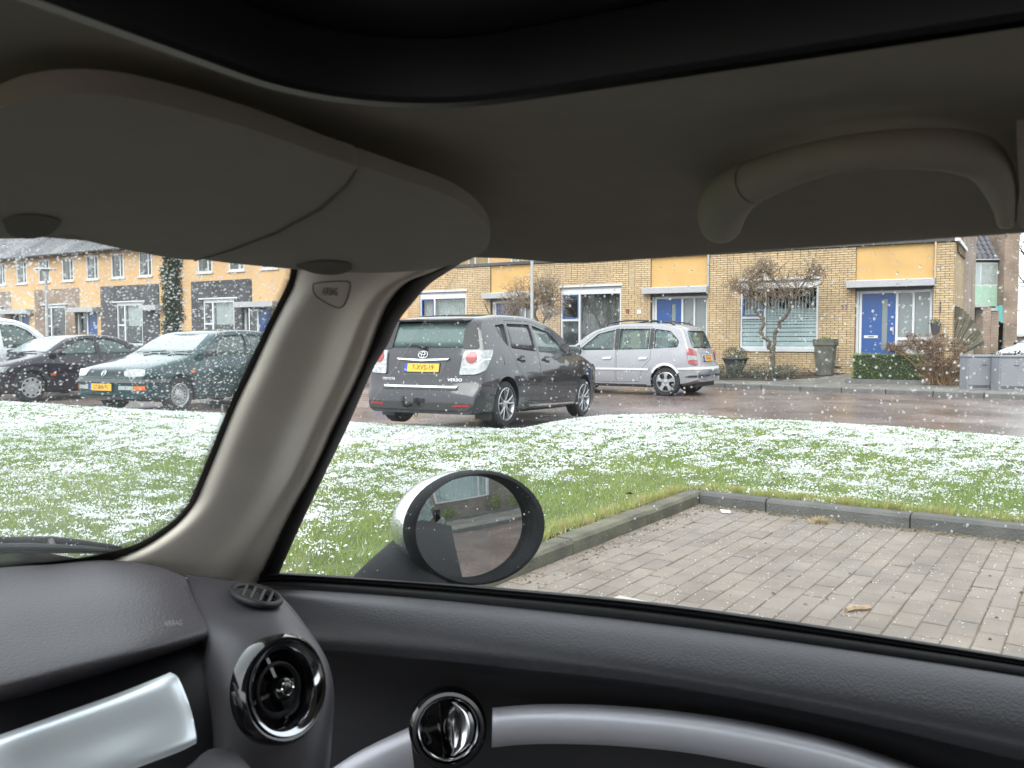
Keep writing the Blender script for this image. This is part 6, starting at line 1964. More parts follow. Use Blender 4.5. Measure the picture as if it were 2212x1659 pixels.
# ------------------------------------------------------------------ white van beyond the saloon
P_WHITE = paint('white_paint', (0.72, 0.73, 0.75), 0.0, 0.32)
c = Car('small_van', 4.04, 0.835,
        [(0, .62), (.05, .74), (.2, .86), (.55, .97), (.80, 1.05), (.95, 1.10), (1.35, 1.45), (1.70, 1.68), (2.0, 1.78), (2.5, 1.83), (3.3, 1.83), (3.75, 1.80), (3.88, 1.70), (3.97, 1.1), (4.0, .75), (4.04, .55)],
        [(0, .26), (.3, .20), (1, .19), (3.2, .19), (3.8, .24), (4.04, .30)], SEC(1.08, 1.83, 0.80),
        [(0, .78), (.06, .86), (.2, .94), (.5, .985), (1, 1), (3.4, 1), (3.8, .985), (4.04, .94)], (0.20, 0.05), P_WHITE,
        'white van with a red side stripe beyond the black saloon', -1)
wins = [round_poly([(1.26, 1.10), (1.72, 1.52), (2.02, 1.64), (2.35, 1.66), (2.30, 1.10)], .05, 3), round_poly([(2.60, 1.10), (2.60, 1.66), (3.55, 1.66), (3.55, 1.10)], .06, 3)]
doors = [[(1.10, .34), (1.08, .88), (1.20, 1.06), (1.70, 1.55), (2.02, 1.70), (2.45, 1.72), (2.45, .32)]]
SCR, RG = ((.70, 1.12), (.62, 1.64)), ((.60, 1.15), (.56, 1.65))
c.build_body((1.1, 3.9, .62), wins, SCR, RG, [.80, 3.40], .31, doors)
c.glaze(wins, [M_CGLASS, M_CGLASSD], SCR, M_CGLASS, RG, M_CGLASSD)
c.seats([2.1], 1.15, 0.2)
for sg in (-1, 1):
    Sd = c.side(sg)
    c.patch('side_stripe', [(1.0, .86), (3.7, .86), (3.7, .72), (1.0, .72)], Sd, mat('red_stripe', (0.45, 0.02, 0.03), 0.4), .005, .3)
    for xw in (.80, 3.40): c.wheel(xw, sg, .30, .185, 'cap', .205)
    c.mirror(1.30, 1.10, sg, M_BLACK)
    c.patch('tail_light', [(.66, 1.15), (.80, 1.15), (.80, .75), (.66, .75)], c.wrap('R', sg), M_RED, .012, .06)
    c.patch('headlight', round_poly([(.45, .80), (.9, .86), (.9, .70), (.5, .68)], .03), c.wrap('F', sg), M_CLEAR, .012, .06)
p = C0 + E1 * 19.0 + NIN * -15.0
c.place((p.x, p.y, z_road(p)), (2.02, 0), NIN)

# ------------------------------------------------------------------ a white saloon further off beyond the cabinets
def copy_tree(o, parent=None):
    q = o.copy(); COL.objects.link(q)
    if parent is not None: q.parent = parent
    for ch in list(o.children): copy_tree(ch, q)
    return q
far = copy_tree(SAL.root)
far['label'] = 'white car far off behind the dark hedge by the cabinets'
def repaint(o, a, b):
    for ch in o.children:
        if ch.type == 'MESH' and any(m == a for m in ch.data.materials):
            ch.data = ch.data.copy()
            for k, m in enumerate(ch.data.materials):
                if m == a: ch.data.materials[k] = b
        repaint(ch, a, b)
repaint(far, P_BLACK, P_WHITE)
far.location = (ray(2268, 760).x * 33, 33.0, 0.05); far.rotation_euler = (0, 0, math.radians(200))
ALB = 1.0
# ================================================================== THE CAR WE SIT IN
TM = math.radians(62)                       # its nose points this far left of the view
MF = Vector((-math.sin(TM), math.cos(TM), 0)); MR = Vector((math.cos(TM), math.sin(TM), 0)); MU = Vector((0, 0, 1))
EYE = Vector((0, 0, HC))
def FR(f, r, z): return EYE + MF * f + MR * r + MU * z
def frz(d): return Vector((d.dot(MF), d.dot(MR), d.z))
def PL(u, v, pl):
    """pixel -> point on plane nF*F + nR*R + nZ*Z = d (car axes, eye at the origin)"""
    d = frz(ray(u, v))
    k = pl[3] / (pl[0] * d.x + pl[1] * d.y + pl[2] * d.z)
    return EYE + ray(u, v) * k
def PS(u, v, s): return EYE + ray(u, v) * s
def plane3(a, b, c):
    n = (b - a).cross(c - a).normalized()
    return (n.x, n.y, n.z, n.dot(a))
def pn(pl):
    """unit normal of a plane, turned towards the eye"""
    n = (MF * pl[0] + MR * pl[1] + MU * pl[2]).normalized()
    return -n if pl[3] > 0 else n
WS = (1.0, 0.30, 1.0, 0.7495)               # windscreen
SG = (0.0, 1.0, 0.36, 0.7456)               # side glass

small = empty('small_car', FR(-0.4, 0, 0) * 1.0, 0, 'small dark car we sit in, beige headliner, grey dashboard, passenger door and mirror', 'car')
small.location.z = Z_BAY

def leather(name, col, scale, rough=0.5, strength=0.35, dist=0.0015, var=0.1):
    m = mat(name, col, rough, var=var, vscale=5, spec=0.4)
    n, l = m.node_tree.nodes, m.node_tree.links
    vo = n.new('ShaderNodeTexVoronoi'); vo.inputs['Scale'].default_value = scale; vo.feature = 'F1'
    tc = n.new('ShaderNodeTexCoord')
    l.new(tc.outputs['Object'], vo.inputs['Vector'])
    b = n.new('ShaderNodeBump'); b.inputs['Strength'].default_value = strength; b.inputs['Distance'].default_value = dist; b.invert = True
    l.new(vo.outputs['Distance'], b.inputs['Height']); l.new(b.outputs[0], n['Principled BSDF'].inputs['Normal'])
    return m
M_LINER = mat('headliner_cloth', (0.41, 0.39, 0.345), 0.95, var=0.05, vscale=40, bump=0.35, bscale=700, dist=0.001, spec=0.1)
M_VISOR = mat('visor_vinyl', (0.43, 0.41, 0.365), 0.85, var=0.04, vscale=30, bump=0.25, bscale=600, dist=0.001, spec=0.2)
M_PILLAR = mat('pillar_plastic', (0.82, 0.77, 0.68), 0.75, var=0.03, vscale=20, bump=0.25, bscale=900, dist=0.0006, spec=0.3)
M_DASH = leather('dash_leather', (0.058, 0.053, 0.060), 420, 0.55, 0.3)
M_DOORL = leather('door_leather', (0.040, 0.040, 0.046), 380, 0.5, 0.28, 0.0012)
M_DASHS = mat('dash_smooth', (0.050, 0.047, 0.054), 0.5, var=0.05, vscale=20, bump=0.1, bscale=800, dist=0.0005)
M_INK2 = mat('interior_black', (0.012, 0.012, 0.014), 0.6, var=0.1)
M_SILVER = mat('silver_trim', (0.78, 0.84, 0.88), 0.36, 0.5, var=0.03, vscale=30, bump=0.05, bscale=900, dist=0.0004)
M_SILVER2 = mat('silver_pull', (0.62, 0.63, 0.69), 0.42, 0.2, var=0.03, vscale=30)
M_GLOSS = mat('gloss_black', (0.006, 0.006, 0.007), 0.12, var=0.1, coat=0.6)
M_LOWER = mat('lower_door_plastic', (0.016, 0.016, 0.019), 0.6, var=0.1, vscale=20, bump=0.2, bscale=700, dist=0.0006)  # black plastic, with the soft shade of the lower door in its tone
M_RUBBER = mat('seal_rubber', (0.012, 0.012, 0.013), 0.65, spec=0.2, var=0.2, vscale=40)
M_SUNBL = mat('sunroof_cloth', (0.008, 0.008, 0.010), 0.9, var=0.15, vscale=30)
M_FRIT = mat('frit_black', (0.006, 0.006, 0.007), 0.5)
M_BODY = paint('mini_paint', (0.022, 0.023, 0.026), 0.2, 0.25)
M_MGLASS = mat('mirror_silver', (0.50, 0.52, 0.52), 0.015, 1.0, var=0.02)
M_MCAP = mat('chrome_cap', (0.72, 0.74, 0.78), 0.18, 1.0, var=0.12, vscale=60, bump=0.35, bscale=260, dist=0.002)
M_MBLK = mat('mirror_black_plastic', (0.014, 0.015, 0.017), 0.75, spec=0.12, var=0.2, vscale=50, bump=0.3, bscale=200, dist=0.001)
M_PANE = glass_mat('cabin_glass', (0.97, 0.99, 0.985), 0.004, (0.9, 0.95, 0.95))
M_PANEW = glass_mat('windscreen_glass', (0.96, 0.985, 0.98), 0.014, (0.9, 0.95, 0.95))  # stronger film puts a hazy veil over the view

def catmull(ps, n):
    """dense Catmull-Rom through a list of vectors, n pieces per span"""
    out = []
    m = len(ps)
    for k in range(m - 1):
        p0 = ps[k - 1] if k else ps[0] * 2 - ps[1]
        p1, p2 = ps[k], ps[k + 1]
        p3 = ps[k + 2] if k + 2 < m else ps[-1] * 2 - ps[-2]
        for q in range(n):
            t = q / n
            out.append(0.5 * ((2 * p1) + (p2 - p0) * t + (2 * p0 - 5 * p1 + 4 * p2 - p3) * t * t + (3 * p1 - p0 - 3 * p2 + p3) * t ** 3))
    out.append(ps[-1])
    return out
def net(name, rows, m, parent, nu=5, nv=5, thick=0.006, smooth=180, label=None):
    """smooth sheet through a net of points, thickened away from the eye"""
    R1 = [catmull(r, nu) for r in rows]
    cols = [catmull([r[k] for r in R1], nv) for k in range(len(R1[0]))]
    nr, nc = len(cols[0]), len(cols)
    V = [cols[c][r] for r in range(nr) for c in range(nc)]
    F = [(r * nc + c, r * nc + c + 1, (r + 1) * nc + c + 1, (r + 1) * nc + c) for r in range(nr - 1) for c in range(nc - 1)]
    if thick:
        N = len(V)
        V = V + [p + (p - EYE).normalized() * thick for p in V]
        F2 = [tuple(i + N for i in reversed(f)) for f in F]
        bnd = [(c, c + 1) for c in range(nc - 1)] + [(r * nc + nc - 1, (r + 1) * nc + nc - 1) for r in range(nr - 1)] + [((nr - 1) * nc + c + 1, (nr - 1) * nc + c) for c in range(nc - 1)] + [((r + 1) * nc, r * nc) for r in range(nr - 1)]
        F = F + F2 + [(a, b, b + N, a + N) for a, b in bnd]
    o = MB().add(V, F).build(name, m, parent, smooth=60, label=label)
    return o
def resample(pts, n):
    ps = [Vector((p[0], p[1], 0)) for p in pts]
    ps = catmull(ps, 8)
    d = [0]
    for a, b in zip(ps[:-1], ps[1:]): d.append(d[-1] + (b - a).length)
    out = []
    for k in range(n):
        x = d[-1] * k / (n - 1)
        i = max(j for j in range(len(d)) if d[j] <= x + 1e-9)
        if i >= len(ps) - 1: out.append((ps[-1].x, ps[-1].y)); continue
        t = (x - d[i]) / max(1e-9, d[i + 1] - d[i])
        q = ps[i].lerp(ps[i + 1], t); out.append((q.x, q.y))
    return out
def flatpatch(name, poly, pl, m, parent, front, back, bev=0.0, cell=60, label=None, smooth=40, seg=3, curve=True):
    """outline in pixels laid on a car plane, with real thickness"""
    n = pn(pl)
    if curve:
        c = [Vector((p[0], p[1], 0)) for p in poly]; c = catmull(c + [c[0]], 4)[:-1]
        poly = [(p.x, p.y) for p in c]
    def fn(u, v, e): return PL(u, v, pl) + n * (e if e > -0.0119 else -back)
    me = patch_mesh(poly, fn, front, cell, name, smooth)
    o = link(name, me, m, parent)
    if bev: bevel(o, bev, seg, 60)
    if label: o['label'] = label
    return o

# ---- glass ---------------------------------------------------------------------------------
wpoly = [(-420, 380), (690, 480), (640, 640), (560, 800), (480, 980), (420, 1130), (330, 1215), (180, 1240), (-420, 1290)]
wind = flatpatch('windscreen', wpoly, WS, M_PANEW, small, 0.0, 0.004, 0, 4000, curve=False)
def sgp(f, z): return FR(f, 0.7456 - 0.36 * z, z)
def pane(name, pts, n, th=0.004):
    V = list(pts) + [p + n * th for p in pts]
    k = len(pts)
    return MB().add(V, [tuple(range(k)), tuple(range(2 * k - 1, k - 1, -1))] + [(a, (a + 1) % k, (a + 1) % k + k, a + k) for a in range(k)]).build(name, M_PANE, small)
sgn = -pn(SG)
sidew = pane('side_window', [sgp(.80, -.36), sgp(-.75, -.33), sgp(-.75, .11), sgp(.40, .11), sgp(.62, -.10)], sgn)

# ---- headliner with the sunroof opening ------------------------------------------------------
def liner_z(f, r):
    zr = interp([(-2, .122), (.385, .122), (.45, .1215), (.52, .117), (.58, .108), (.63, .096), (.67, .083), (.695, .0735), (.70, .0705), (.74, .068), (.80, .066)], r)
    k = min(1, max(0, (r - .58) / .11)); zr += (-.0045 + (.44 - max(f, -.3)) * .021) * k * k * (3 - 2 * k)
    d = (.678 - .30 * r) - f
    zf = interp([(-.05, .066), (0, .071), (.015, .075), (.055, .090), (.11, .106), (.19, .118), (.29, .122), (3, .122)], d)
    return min(zr, zf) if abs(zr - zf) > .02 else min(zr, zf) - max(0, .02 - abs(zr - zf)) ** 2 / .08
FO, RO, RAD = .292, .379, .09
inner, outer = [], []
for k in range(14):
    r = -1.0 + (RO - RAD + 1.0) * k / 14
    inner.append((FO, r)); outer.append((.678 - .30 * (r + .10 * k / 14), r + .10 * k / 14))
for k in range(13):
    a = math.pi / 2 * k / 12
    inner.append((FO - RAD + RAD * math.cos(a), RO - RAD + RAD * math.sin(a)))
    t = k / 12
    if t < .5: q = t / .5; outer.append((.678 - .30 * (.353 + (.66 - .353) * q), .353 + (.66 - .353) * q))
    else: q = (t - .5) / .5; outer.append((.478 - .0 - (.478 - .16) * q, .66 + .04 * min(1, q * 2)))
for k in range(1, 22):
    f = FO - RAD - (FO - RAD + 1.9) * k / 21
    inner.append((f, RO)); outer.append((min(.16, f + .05), .70))
KS = 14
V, F = [], []
for (fi, ri), (fo, ro) in zip(inner, outer):
    for k in range(KS + 1):
        t = k / KS
        f, r = fi + (fo - fi) * t, ri + (ro - ri) * t
        V.append(FR(f, r, liner_z(f, r)))
    # lip turned outwards and up behind the edge
    V.append(FR(fo + (.03 if ro < .66 else 0), ro + (.05 if ro >= .66 else .0), liner_z(fo, ro) + .004))
    V.append(FR(fo + (.05 if ro < .66 else 0), ro + (.09 if ro >= .66 else .0), .125))
W_ = KS + 3
for a in range(len(inner) - 1):
    for k in range(W_ - 1): F.append((a * W_ + k, a * W_ + k + 1, (a + 1) * W_ + k + 1, (a + 1) * W_ + k))
liner = MB().add(V, F).build('headliner', M_LINER, small, smooth=50)
# black frame rising round the opening, inner frame step, blind
def rim(name, prof, m, parent):
    V, F = [], []
    for (fi, ri) in inner:
        # outward direction in plan
        cx, cr = FO - RAD, RO - RAD
        d = Vector((fi - cx if ri > cr - 1e-6 and fi > cx - 1e-6 else (1 if fi > cx else 0), ri - cr if fi > cx - 1e-6 and ri > cr - 1e-6 else (1 if ri > cr else 0)))
        if fi >= FO - 1e-6 and ri <= cr: d = Vector((1, 0))
        if ri >= RO - 1e-6 and fi <= cx: d = Vector((0, 1))
        d.normalize()
        for off, z in prof: V.append(FR(fi - d.x * off, ri - d.y * off, z))
    n = len(prof)
    for a in range(len(inner) - 1):
        for k in range(n - 1): F.append((a * n + k, a * n + k + 1, (a + 1) * n + k + 1, (a + 1) * n + k))
    return MB().add(V, F).build(name, m, parent, smooth=40)
sunr = rim('sunroof', [(-.004, .1215), (.002, .119), (.006, .121), (.008, .135), (.004, .150), (-.01, .158), (-.03, .181)], M_INK2, small)
rim('inner_frame', [(-.02, .152), (.055, .150), (.062, .153), (.064, .170), (.06, .178)], mat('sunroof_frame', (0.014, 0.014, 0.017), .5), sunr)
MB().box((-1.9, -.95, .176), (.34, .47, .180), FR).build('sun_blind', M_SUNBL, sunr)

# ---- visor ---------------------------------------------------------------------------------------
VIS = plane3(frz(ray(0, 490)) * .56, frz(ray(830, 580)) * .735, frz(ray(150, 170)) * .34)
vis = flatpatch('sun_visor', [(-60, 232), (0, 203), (60, 181), (150, 170), (260, 177), (400, 209), (560, 257), (700, 310), (772, 338), (745, 378), (690, 428), (600, 480), (500, 520), (420, 545), (300, 527), (190, 502), (150, 486), (-60, 478)], VIS, M_VISOR, small, .006, .004, .0085, seg=6, smooth=180)
flatpatch('visor_end', [(772, 339), (850, 366), (960, 404), (1020, 440), (1050, 474), (1058, 500), (1046, 530), (1000, 556), (930, 571), (830, 579), (720, 577), (600, 568), (425, 546), (505, 520), (604, 480), (694, 428), (749, 378)], VIS, M_VISOR, vis, .004, .005, .0075, seg=6, smooth=180)
_n = pn(VIS)
MB().tube([PL(u, v, VIS) + _n * .0058 for u, v in ((420, 546), (502, 521), (602, 481), (692, 428), (747, 378), (770, 342))], [.0008, .0013, .0013, .0012, .001, .0006], 6).build('seam_shadow_line', M_INK2, vis)  # thin dark tube drawn along the seam as its shadow line
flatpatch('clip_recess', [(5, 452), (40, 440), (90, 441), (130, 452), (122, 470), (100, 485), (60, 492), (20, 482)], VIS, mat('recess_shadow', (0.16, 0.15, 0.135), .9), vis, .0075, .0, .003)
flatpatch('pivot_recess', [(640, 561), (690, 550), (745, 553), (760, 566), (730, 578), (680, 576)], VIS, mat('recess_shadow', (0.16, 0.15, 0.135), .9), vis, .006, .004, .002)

# ---- grab handle ------------------------------------------------------------------------------------
GH = plane3(frz(ray(1600, 510)) * .645, frz(ray(2150, 466)) * .56, frz(ray(1850, 275)) * .415)
gpath = [(1558, 474, 50), (1560, 450, 57), (1576, 420, 58), (1614, 392, 52), (1680, 364, 47), (1760, 338, 43), (1850, 320, 42), (1950, 314, 46), (2040, 316, 49), (2105, 328, 50), (2140, 356, 44), (2160, 400, 34), (2170, 440, 25), (2174, 470, 21)]
gd = catmull([Vector(p) for p in gpath], 4)
ghn = pn(GH)
def gpt(p, e=.0): return PL(p.x, p.y, GH) + ghn * e
def grad(p): return p.z * ((PL(p.x, p.y, GH) - EYE).length / ray(p.x, p.y).length) / FPX
gh = MB().tube([gpt(p, .002) for p in gd], [grad(p) * .92 for p in gd], 22).build('grab_handle', M_VISOR, small, smooth=180)
k0 = 13
MB().tube([gpt(gd[k0], .002), gpt(gd[k0].lerp(gd[k0 + 1], .12), .002)], grad(gd[k0]) * .92 + .0003, 24, cap=False).build('cap_seam', M_INK2, gh)
bevel(flatpatch('end_cap', [(2196, 272), (2240, 276), (2290, 320), (2310, 400), (2310, 475), (2206, 474), (2202, 380)], GH, M_VISOR, gh, .006, .003, .007, seg=6, smooth=180), .001)

# ---- A-pillar -------------------------------------------------------------------------------------------
PLF = [(655, 520), (645, 548), (637, 573), (631, 606), (610, 652), (580, 712), (544, 790), (503, 876), (466, 968), (434, 1046), (405, 1103), (350, 1153), (290, 1188), (205, 1219)]
PRT = [(1030, 545), (985, 568), (933, 590), (869, 617), (839, 661), (823, 693), (809, 734), (773, 821), (727, 913), (681, 1014), (635, 1096), (599, 1169), (553, 1270)]
NRW = 18
Lr, Rr = resample(PLF, NRW), resample(PRT, NRW)
SGI = (0.0, 1.0, 0.36, 0.722)
rows = []
for (a, b) in zip(Lr, Rr):
    pa, pb = PL(*a, WS), PL(*b, SGI)
    row = []
    for t, off in ((0, 0.014), (.05, -.012), (.18, -.036), (.38, -.050), (.58, -.052), (.72, -.030), (.82, -.002), (.92, -.008), (1.0, .002)):
        p = pa.lerp(pb, t)
        u, v = a[0] + (b[0] - a[0]) * t, a[1] + (b[1] - a[1]) * t
        s = ((pa - EYE).length * (1 - t) + (pb - EYE).length * t)
        row.append(EYE + ray(u, v).normalized() * (s + off))
    rows.append(row)
pil = net('pillar_trim', rows, M_PILLAR, small, 4, 3, .008)
# airbag badge pressed into the trim
def caster(o):
    t = BVHTree.FromPolygons([v.co[:] for v in o.data.vertices], [p.vertices[:] for p in o.data.polygons])
    def fn(u, v, e=0.0):
        d = ray(u, v).normalized()
        hit = t.ray_cast(EYE, d)
        k = hit[3] if hit[0] is not None else 0.85
        return EYE + d * (k - .0004 - e)
    return fn
on_pillar = caster(pil)
bp = [(677, 613), (700, 609), (748, 607), (757, 616), (752, 640), (742, 660), (727, 664), (700, 651), (682, 638), (676, 624)]
bc_ = catmull([Vector((x, y, 0)) for x, y in bp + [bp[0]]], 3)
M_PILD = mat('pillar_plastic_shadow_gap', (0.30, 0.275, 0.235), .8)
bd = MB().tube([on_pillar(p.x, p.y, -.0002) for p in bc_], .0009, 6).build('airbag_badge', M_PILD, pil, smooth=60)
def pix_text(name, s, u, v, size, ang, m, parent, fn, sx=1.0):
    o = text_obj(name, s, 1.0, m, Matrix.Identity(4), parent, 0.0)
    o.matrix_parent_inverse = wmat(parent).inverted()
    c_, s_ = math.cos(ang), math.sin(ang)
    for w in o.data.vertices:
        x, y = w.co.x * size * sx, -w.co.y * size
        w.co = fn(u + x * c_ - y * s_, v + x * s_ + y * c_, .0004)
    md = o.modifiers.new('s', 'SOLIDIFY'); md.thickness = .0006
    return o
pix_text('airbag_letters', 'AIRBAG', 713, 631, 23, math.radians(2), mat('embossed_grey', (0.20, 0.19, 0.17), .8), pil, on_pillar, .42)

# black door seal beside the trim
SR = [(1060, 530), (1005, 562), (963, 590), (919, 620), (892, 652), (864, 686), (837, 744), (805, 798), (754, 913), (699, 1028), (645, 1142), (605, 1232), (590, 1268)]
Sr_ = resample(SR, NRW)
rows = []
for (a, b) in zip(Rr, Sr_):
    pa, pb = PL(*a, SGI), PL(*b, SG)
    row = []
    for t, off in ((-.12, .008), (.0, .0005), (.12, -.007), (.45, -.010), (.8, -.006), (1.0, .004), (1.03, .02)):
        u, v = a[0] + (b[0] - a[0]) * t, a[1] + (b[1] - a[1]) * t
        s = (pa - EYE).length * (1 - t) + (pb - EYE).length * t
        row.append(EYE + ray(u, v).normalized() * (s + off))
    rows.append(row)
net('door_seal', rows, M_RUBBER, small, 3, 3, .006)

# ---- ceramic edge of the windscreen: solid band and dots -----------------------------------------------
WSN = -pn(WS)
def wsp(u, v, e=0.0): return PL(u, v, WS) - WSN * (.0012 + e)
edge = [(655, 520), (645, 548), (637, 573), (631, 606), (610, 652), (580, 712), (544, 790), (503, 876), (466, 968), (434, 1046), (405, 1103), (352, 1150), (290, 1184), (200, 1208), (90, 1222), (-60, 1236)]
ed = catmull([Vector((x, y, 0)) for x, y in edge], 6)
V, F = [], []
dots = MB()
for k, p in enumerate(ed):
    t = (ed[min(k + 1, len(ed) - 1)] - ed[max(k - 1, 0)]).normalized()
    n = Vector((-t.y, t.x, 0))
    if n.dot(Vector((-1, -1, 0))) < 0: n = -n
    q = p + n * 9
    o2 = p - n * 30
    V += [wsp(q.x, q.y), wsp(o2.x, o2.y)]
    if k: F.append((2 * k - 2, 2 * k, 2 * k + 1, 2 * k - 1))
frit = MB().add(V, F).build('frit_band', M_FRIT, wind)
L_ = 0
for k in range(len(ed) - 1):
    a, b = ed[k], ed[k + 1]
    t = (b - a).normalized(); n = Vector((-t.y, t.x, 0))
    if n.dot(Vector((-1, -1, 0))) < 0: n = -n
    m = max(1, int((b - a).length / 3.6))
    for q in range(m):
        for row, (d, r) in enumerate(((10.5, 1.7), (13.6, 1.45), (16.6, 1.15), (19.4, .8))):
            c = a.lerp(b, (q + (.5 if row % 2 else 0)) / m) + n * d
            dots.add([wsp(c.x + r * math.cos(w * math.pi / 3), c.y + r * math.sin(w * math.pi / 3)) for w in range(6)], [tuple(range(6))])
tag(dots.build('frit_dots', M_FRIT, wind), kind='stuff')

# ---- wiper outside the screen ------------------------------------------------------------------------------
def wout(u, v, e): return PL(u, v, (WS[0], WS[1], WS[2], WS[3] + e * 1.446))
wp = MB().tube([wout(-120, 1168, .03), wout(0, 1168, .03), wout(110, 1168, .032), wout(160, 1172, .03), wout(230, 1180, .028), wout(262, 1184, .024)], [.004, .004, .0048, .004, .0032, .002], 8)
wpo = wp.build('wiper', M_RUBBER, small, smooth=50)
MB().tube([wout(-120, 1184, .012), wout(60, 1180, .012), wout(180, 1184, .012), wout(290, 1194, .01)], [.0035, .0035, .003, .002], 6).build('wiper_blade', M_INK2, wpo, smooth=50)
MB().tube([wout(-120, 1193, .014), wout(60, 1189, .014), wout(180, 1191, .014), wout(285, 1196, .01)], [.003, .003, .0025, .002], 6).build('wiper_spring', M_GLOSS, wpo, smooth=50)
MB().tube([wout(108, 1166, .034), wout(112, 1182, .014)], .004, 6).build('wiper_clip', M_INK2, wpo)

# ---- dashboard -------------------------------------------------------------------------------------------------
rows = [[PS(-160, 1240, .80), PS(0, 1226, .82), PS(110, 1219, .86), PS(230, 1210, .90), PS(330, 1221, .915), PS(400, 1246, .905)],
        [PS(-160, 1262, .77), PS(0, 1252, .79), PS(120, 1247, .83), PS(240, 1243, .865), PS(335, 1252, .88), PS(409, 1272, .88)],
        [PS(-160, 1330, .70), PS(0, 1318, .715), PS(130, 1306, .75), PS(255, 1296, .79), PS(350, 1296, .82), PS(424, 1306, .845)],
        [PS(-160, 1410, .64), PS(0, 1395, .655), PS(140, 1372, .69), PS(270, 1350, .735), PS(365, 1338, .775), PS(438, 1334, .815)],
        [PS(-160, 1480, .605), PS(0, 1458, .615), PS(150, 1422, .65), PS(285, 1391, .695), PS(375, 1373, .74), PS(447, 1356, .79)],
        [PS(-160, 1515, .60), PS(0, 1490, .605), PS(155, 1449, .64), PS(290, 1413, .685), PS(378, 1392, .735), PS(446, 1374, .785)],
        [PS(-160, 1535, .625), PS(0, 1508, .63), PS(158, 1466, .665), PS(292, 1428, .71), PS(376, 1405, .755), PS(436, 1390, .80)],
        [PS(-160, 1545, .68), PS(0, 1518, .685), PS(160, 1474, .72), PS(292, 1436, .76), PS(374, 1411, .79), PS(430, 1396, .82)]]
dash = net('dashboard', rows, M_DASH, small, 6, 5, .008)
on_dash = caster(dash)
pix_text('airbag_letters', 'AIRBAG', 374, 1346, 17, math.radians(-4), mat('dash_letters', (0.17, 0.165, 0.175), .7), dash, on_dash, .68)
# dark wall under the pad, silver panel, knee panel
rows = [[PS(-200, 1500, .70), PS(0, 1490, .70), PS(200, 1440, .75), PS(380, 1395, .80), PS(460, 1360, .82)],
        [PS(-200, 1580, .67), PS(0, 1560, .67), PS(200, 1500, .71), PS(390, 1440, .755), PS(470, 1420, .78)],
        [PS(-200, 1700, .64), PS(0, 1680, .64), PS(200, 1620, .675), PS(400, 1560, .715), PS(480, 1530, .74)],
        [PS(-200, 1900, .62), PS(0, 1900, .62), PS(200, 1850, .65), PS(420, 1800, .68), PS(500, 1790, .70)]]
net('under_dash', rows, M_LOWER, dash, 4, 4, .006)
rows = [[PS(-200, 1655, .585), PS(0, 1587, .60), PS(120, 1545, .625), PS(240, 1503, .655), PS(335, 1466, .68), PS(368, 1452, .695)],
        [PS(-200, 1672, .572), PS(0, 1603, .587), PS(125, 1560, .612), PS(250, 1517, .643), PS(352, 1480, .67), PS(386, 1466, .684)],
        [PS(-200, 1745, .560), PS(0, 1672, .575), PS(130, 1625, .600), PS(260, 1580, .630), PS(372, 1540, .658), PS(410, 1525, .670)],
        [PS(-200, 1830, .545), PS(0, 1760, .560), PS(135, 1700, .585), PS(265, 1640, .614), PS(385, 1600, .645), PS(424, 1585, .658)],
        [PS(-200, 1880, .545), PS(0, 1810, .560), PS(135, 1740, .583), PS(265, 1672, .611), PS(385, 1625, .643), PS(424, 1606, .656)]]
net('silver_panel', rows, M_SILVER, dash, 6, 5, .006)
rows = [[PS(300, 1720, .60), PS(400, 1660, .635), PS(450, 1620, .66), PS(500, 1615, .68)], [PS(280, 1800, .57), PS(390, 1740, .60), PS(450, 1700, .63), PS(560, 1690, .66)], [PS(280, 1900, .56), PS(390, 1900, .58), PS(470, 1890, .60), PS(620, 1880, .64)]]
net('knee_panel', rows, M_DASHS, dash, 4, 4, .006)
# side tower with the two vents
rows = [[PS(402, 1240, .93), PS(470, 1251, .94), PS(550, 1262, .95), PS(585, 1272, .955), PS(604, 1284, .965)],
        [PS(412, 1275, .89), PS(480, 1278, .90), PS(560, 1285, .91), PS(610, 1300, .92), PS(634, 1316, .94)],
        [PS(430, 1322, .84), PS(500, 1320, .85), PS(585, 1322, .86), PS(645, 1342, .87), PS(664, 1356, .90)],
        [PS(447, 1358, .80), PS(520, 1352, .80), PS(610, 1352, .81), PS(672, 1376, .825), PS(690, 1394, .86)],
        [PS(445, 1400, .775), PS(520, 1396, .765), PS(615, 1396, .775), PS(696, 1420, .79), PS(712, 1440, .83)],
        [PS(432, 1480, .75), PS(510, 1480, .735), PS(615, 1485, .745), PS(708, 1492, .765), PS(722, 1505, .81)],
        [PS(428, 1570, .735), PS(505, 1580, .715), PS(610, 1590, .72), PS(700, 1600, .74), PS(716, 1610, .79)],
        [PS(440, 1680, .72), PS(505, 1700, .695), PS(600, 1710, .70), PS(685, 1720, .72), PS(705, 1730, .77)],
        [PS(460, 1850, .70), PS(520, 1850, .68), PS(600, 1860, .68), PS(680, 1860, .70), PS(700, 1860, .76)]]
tower = net('dash_tower', rows, M_DASHS, dash, 6, 5, .008)
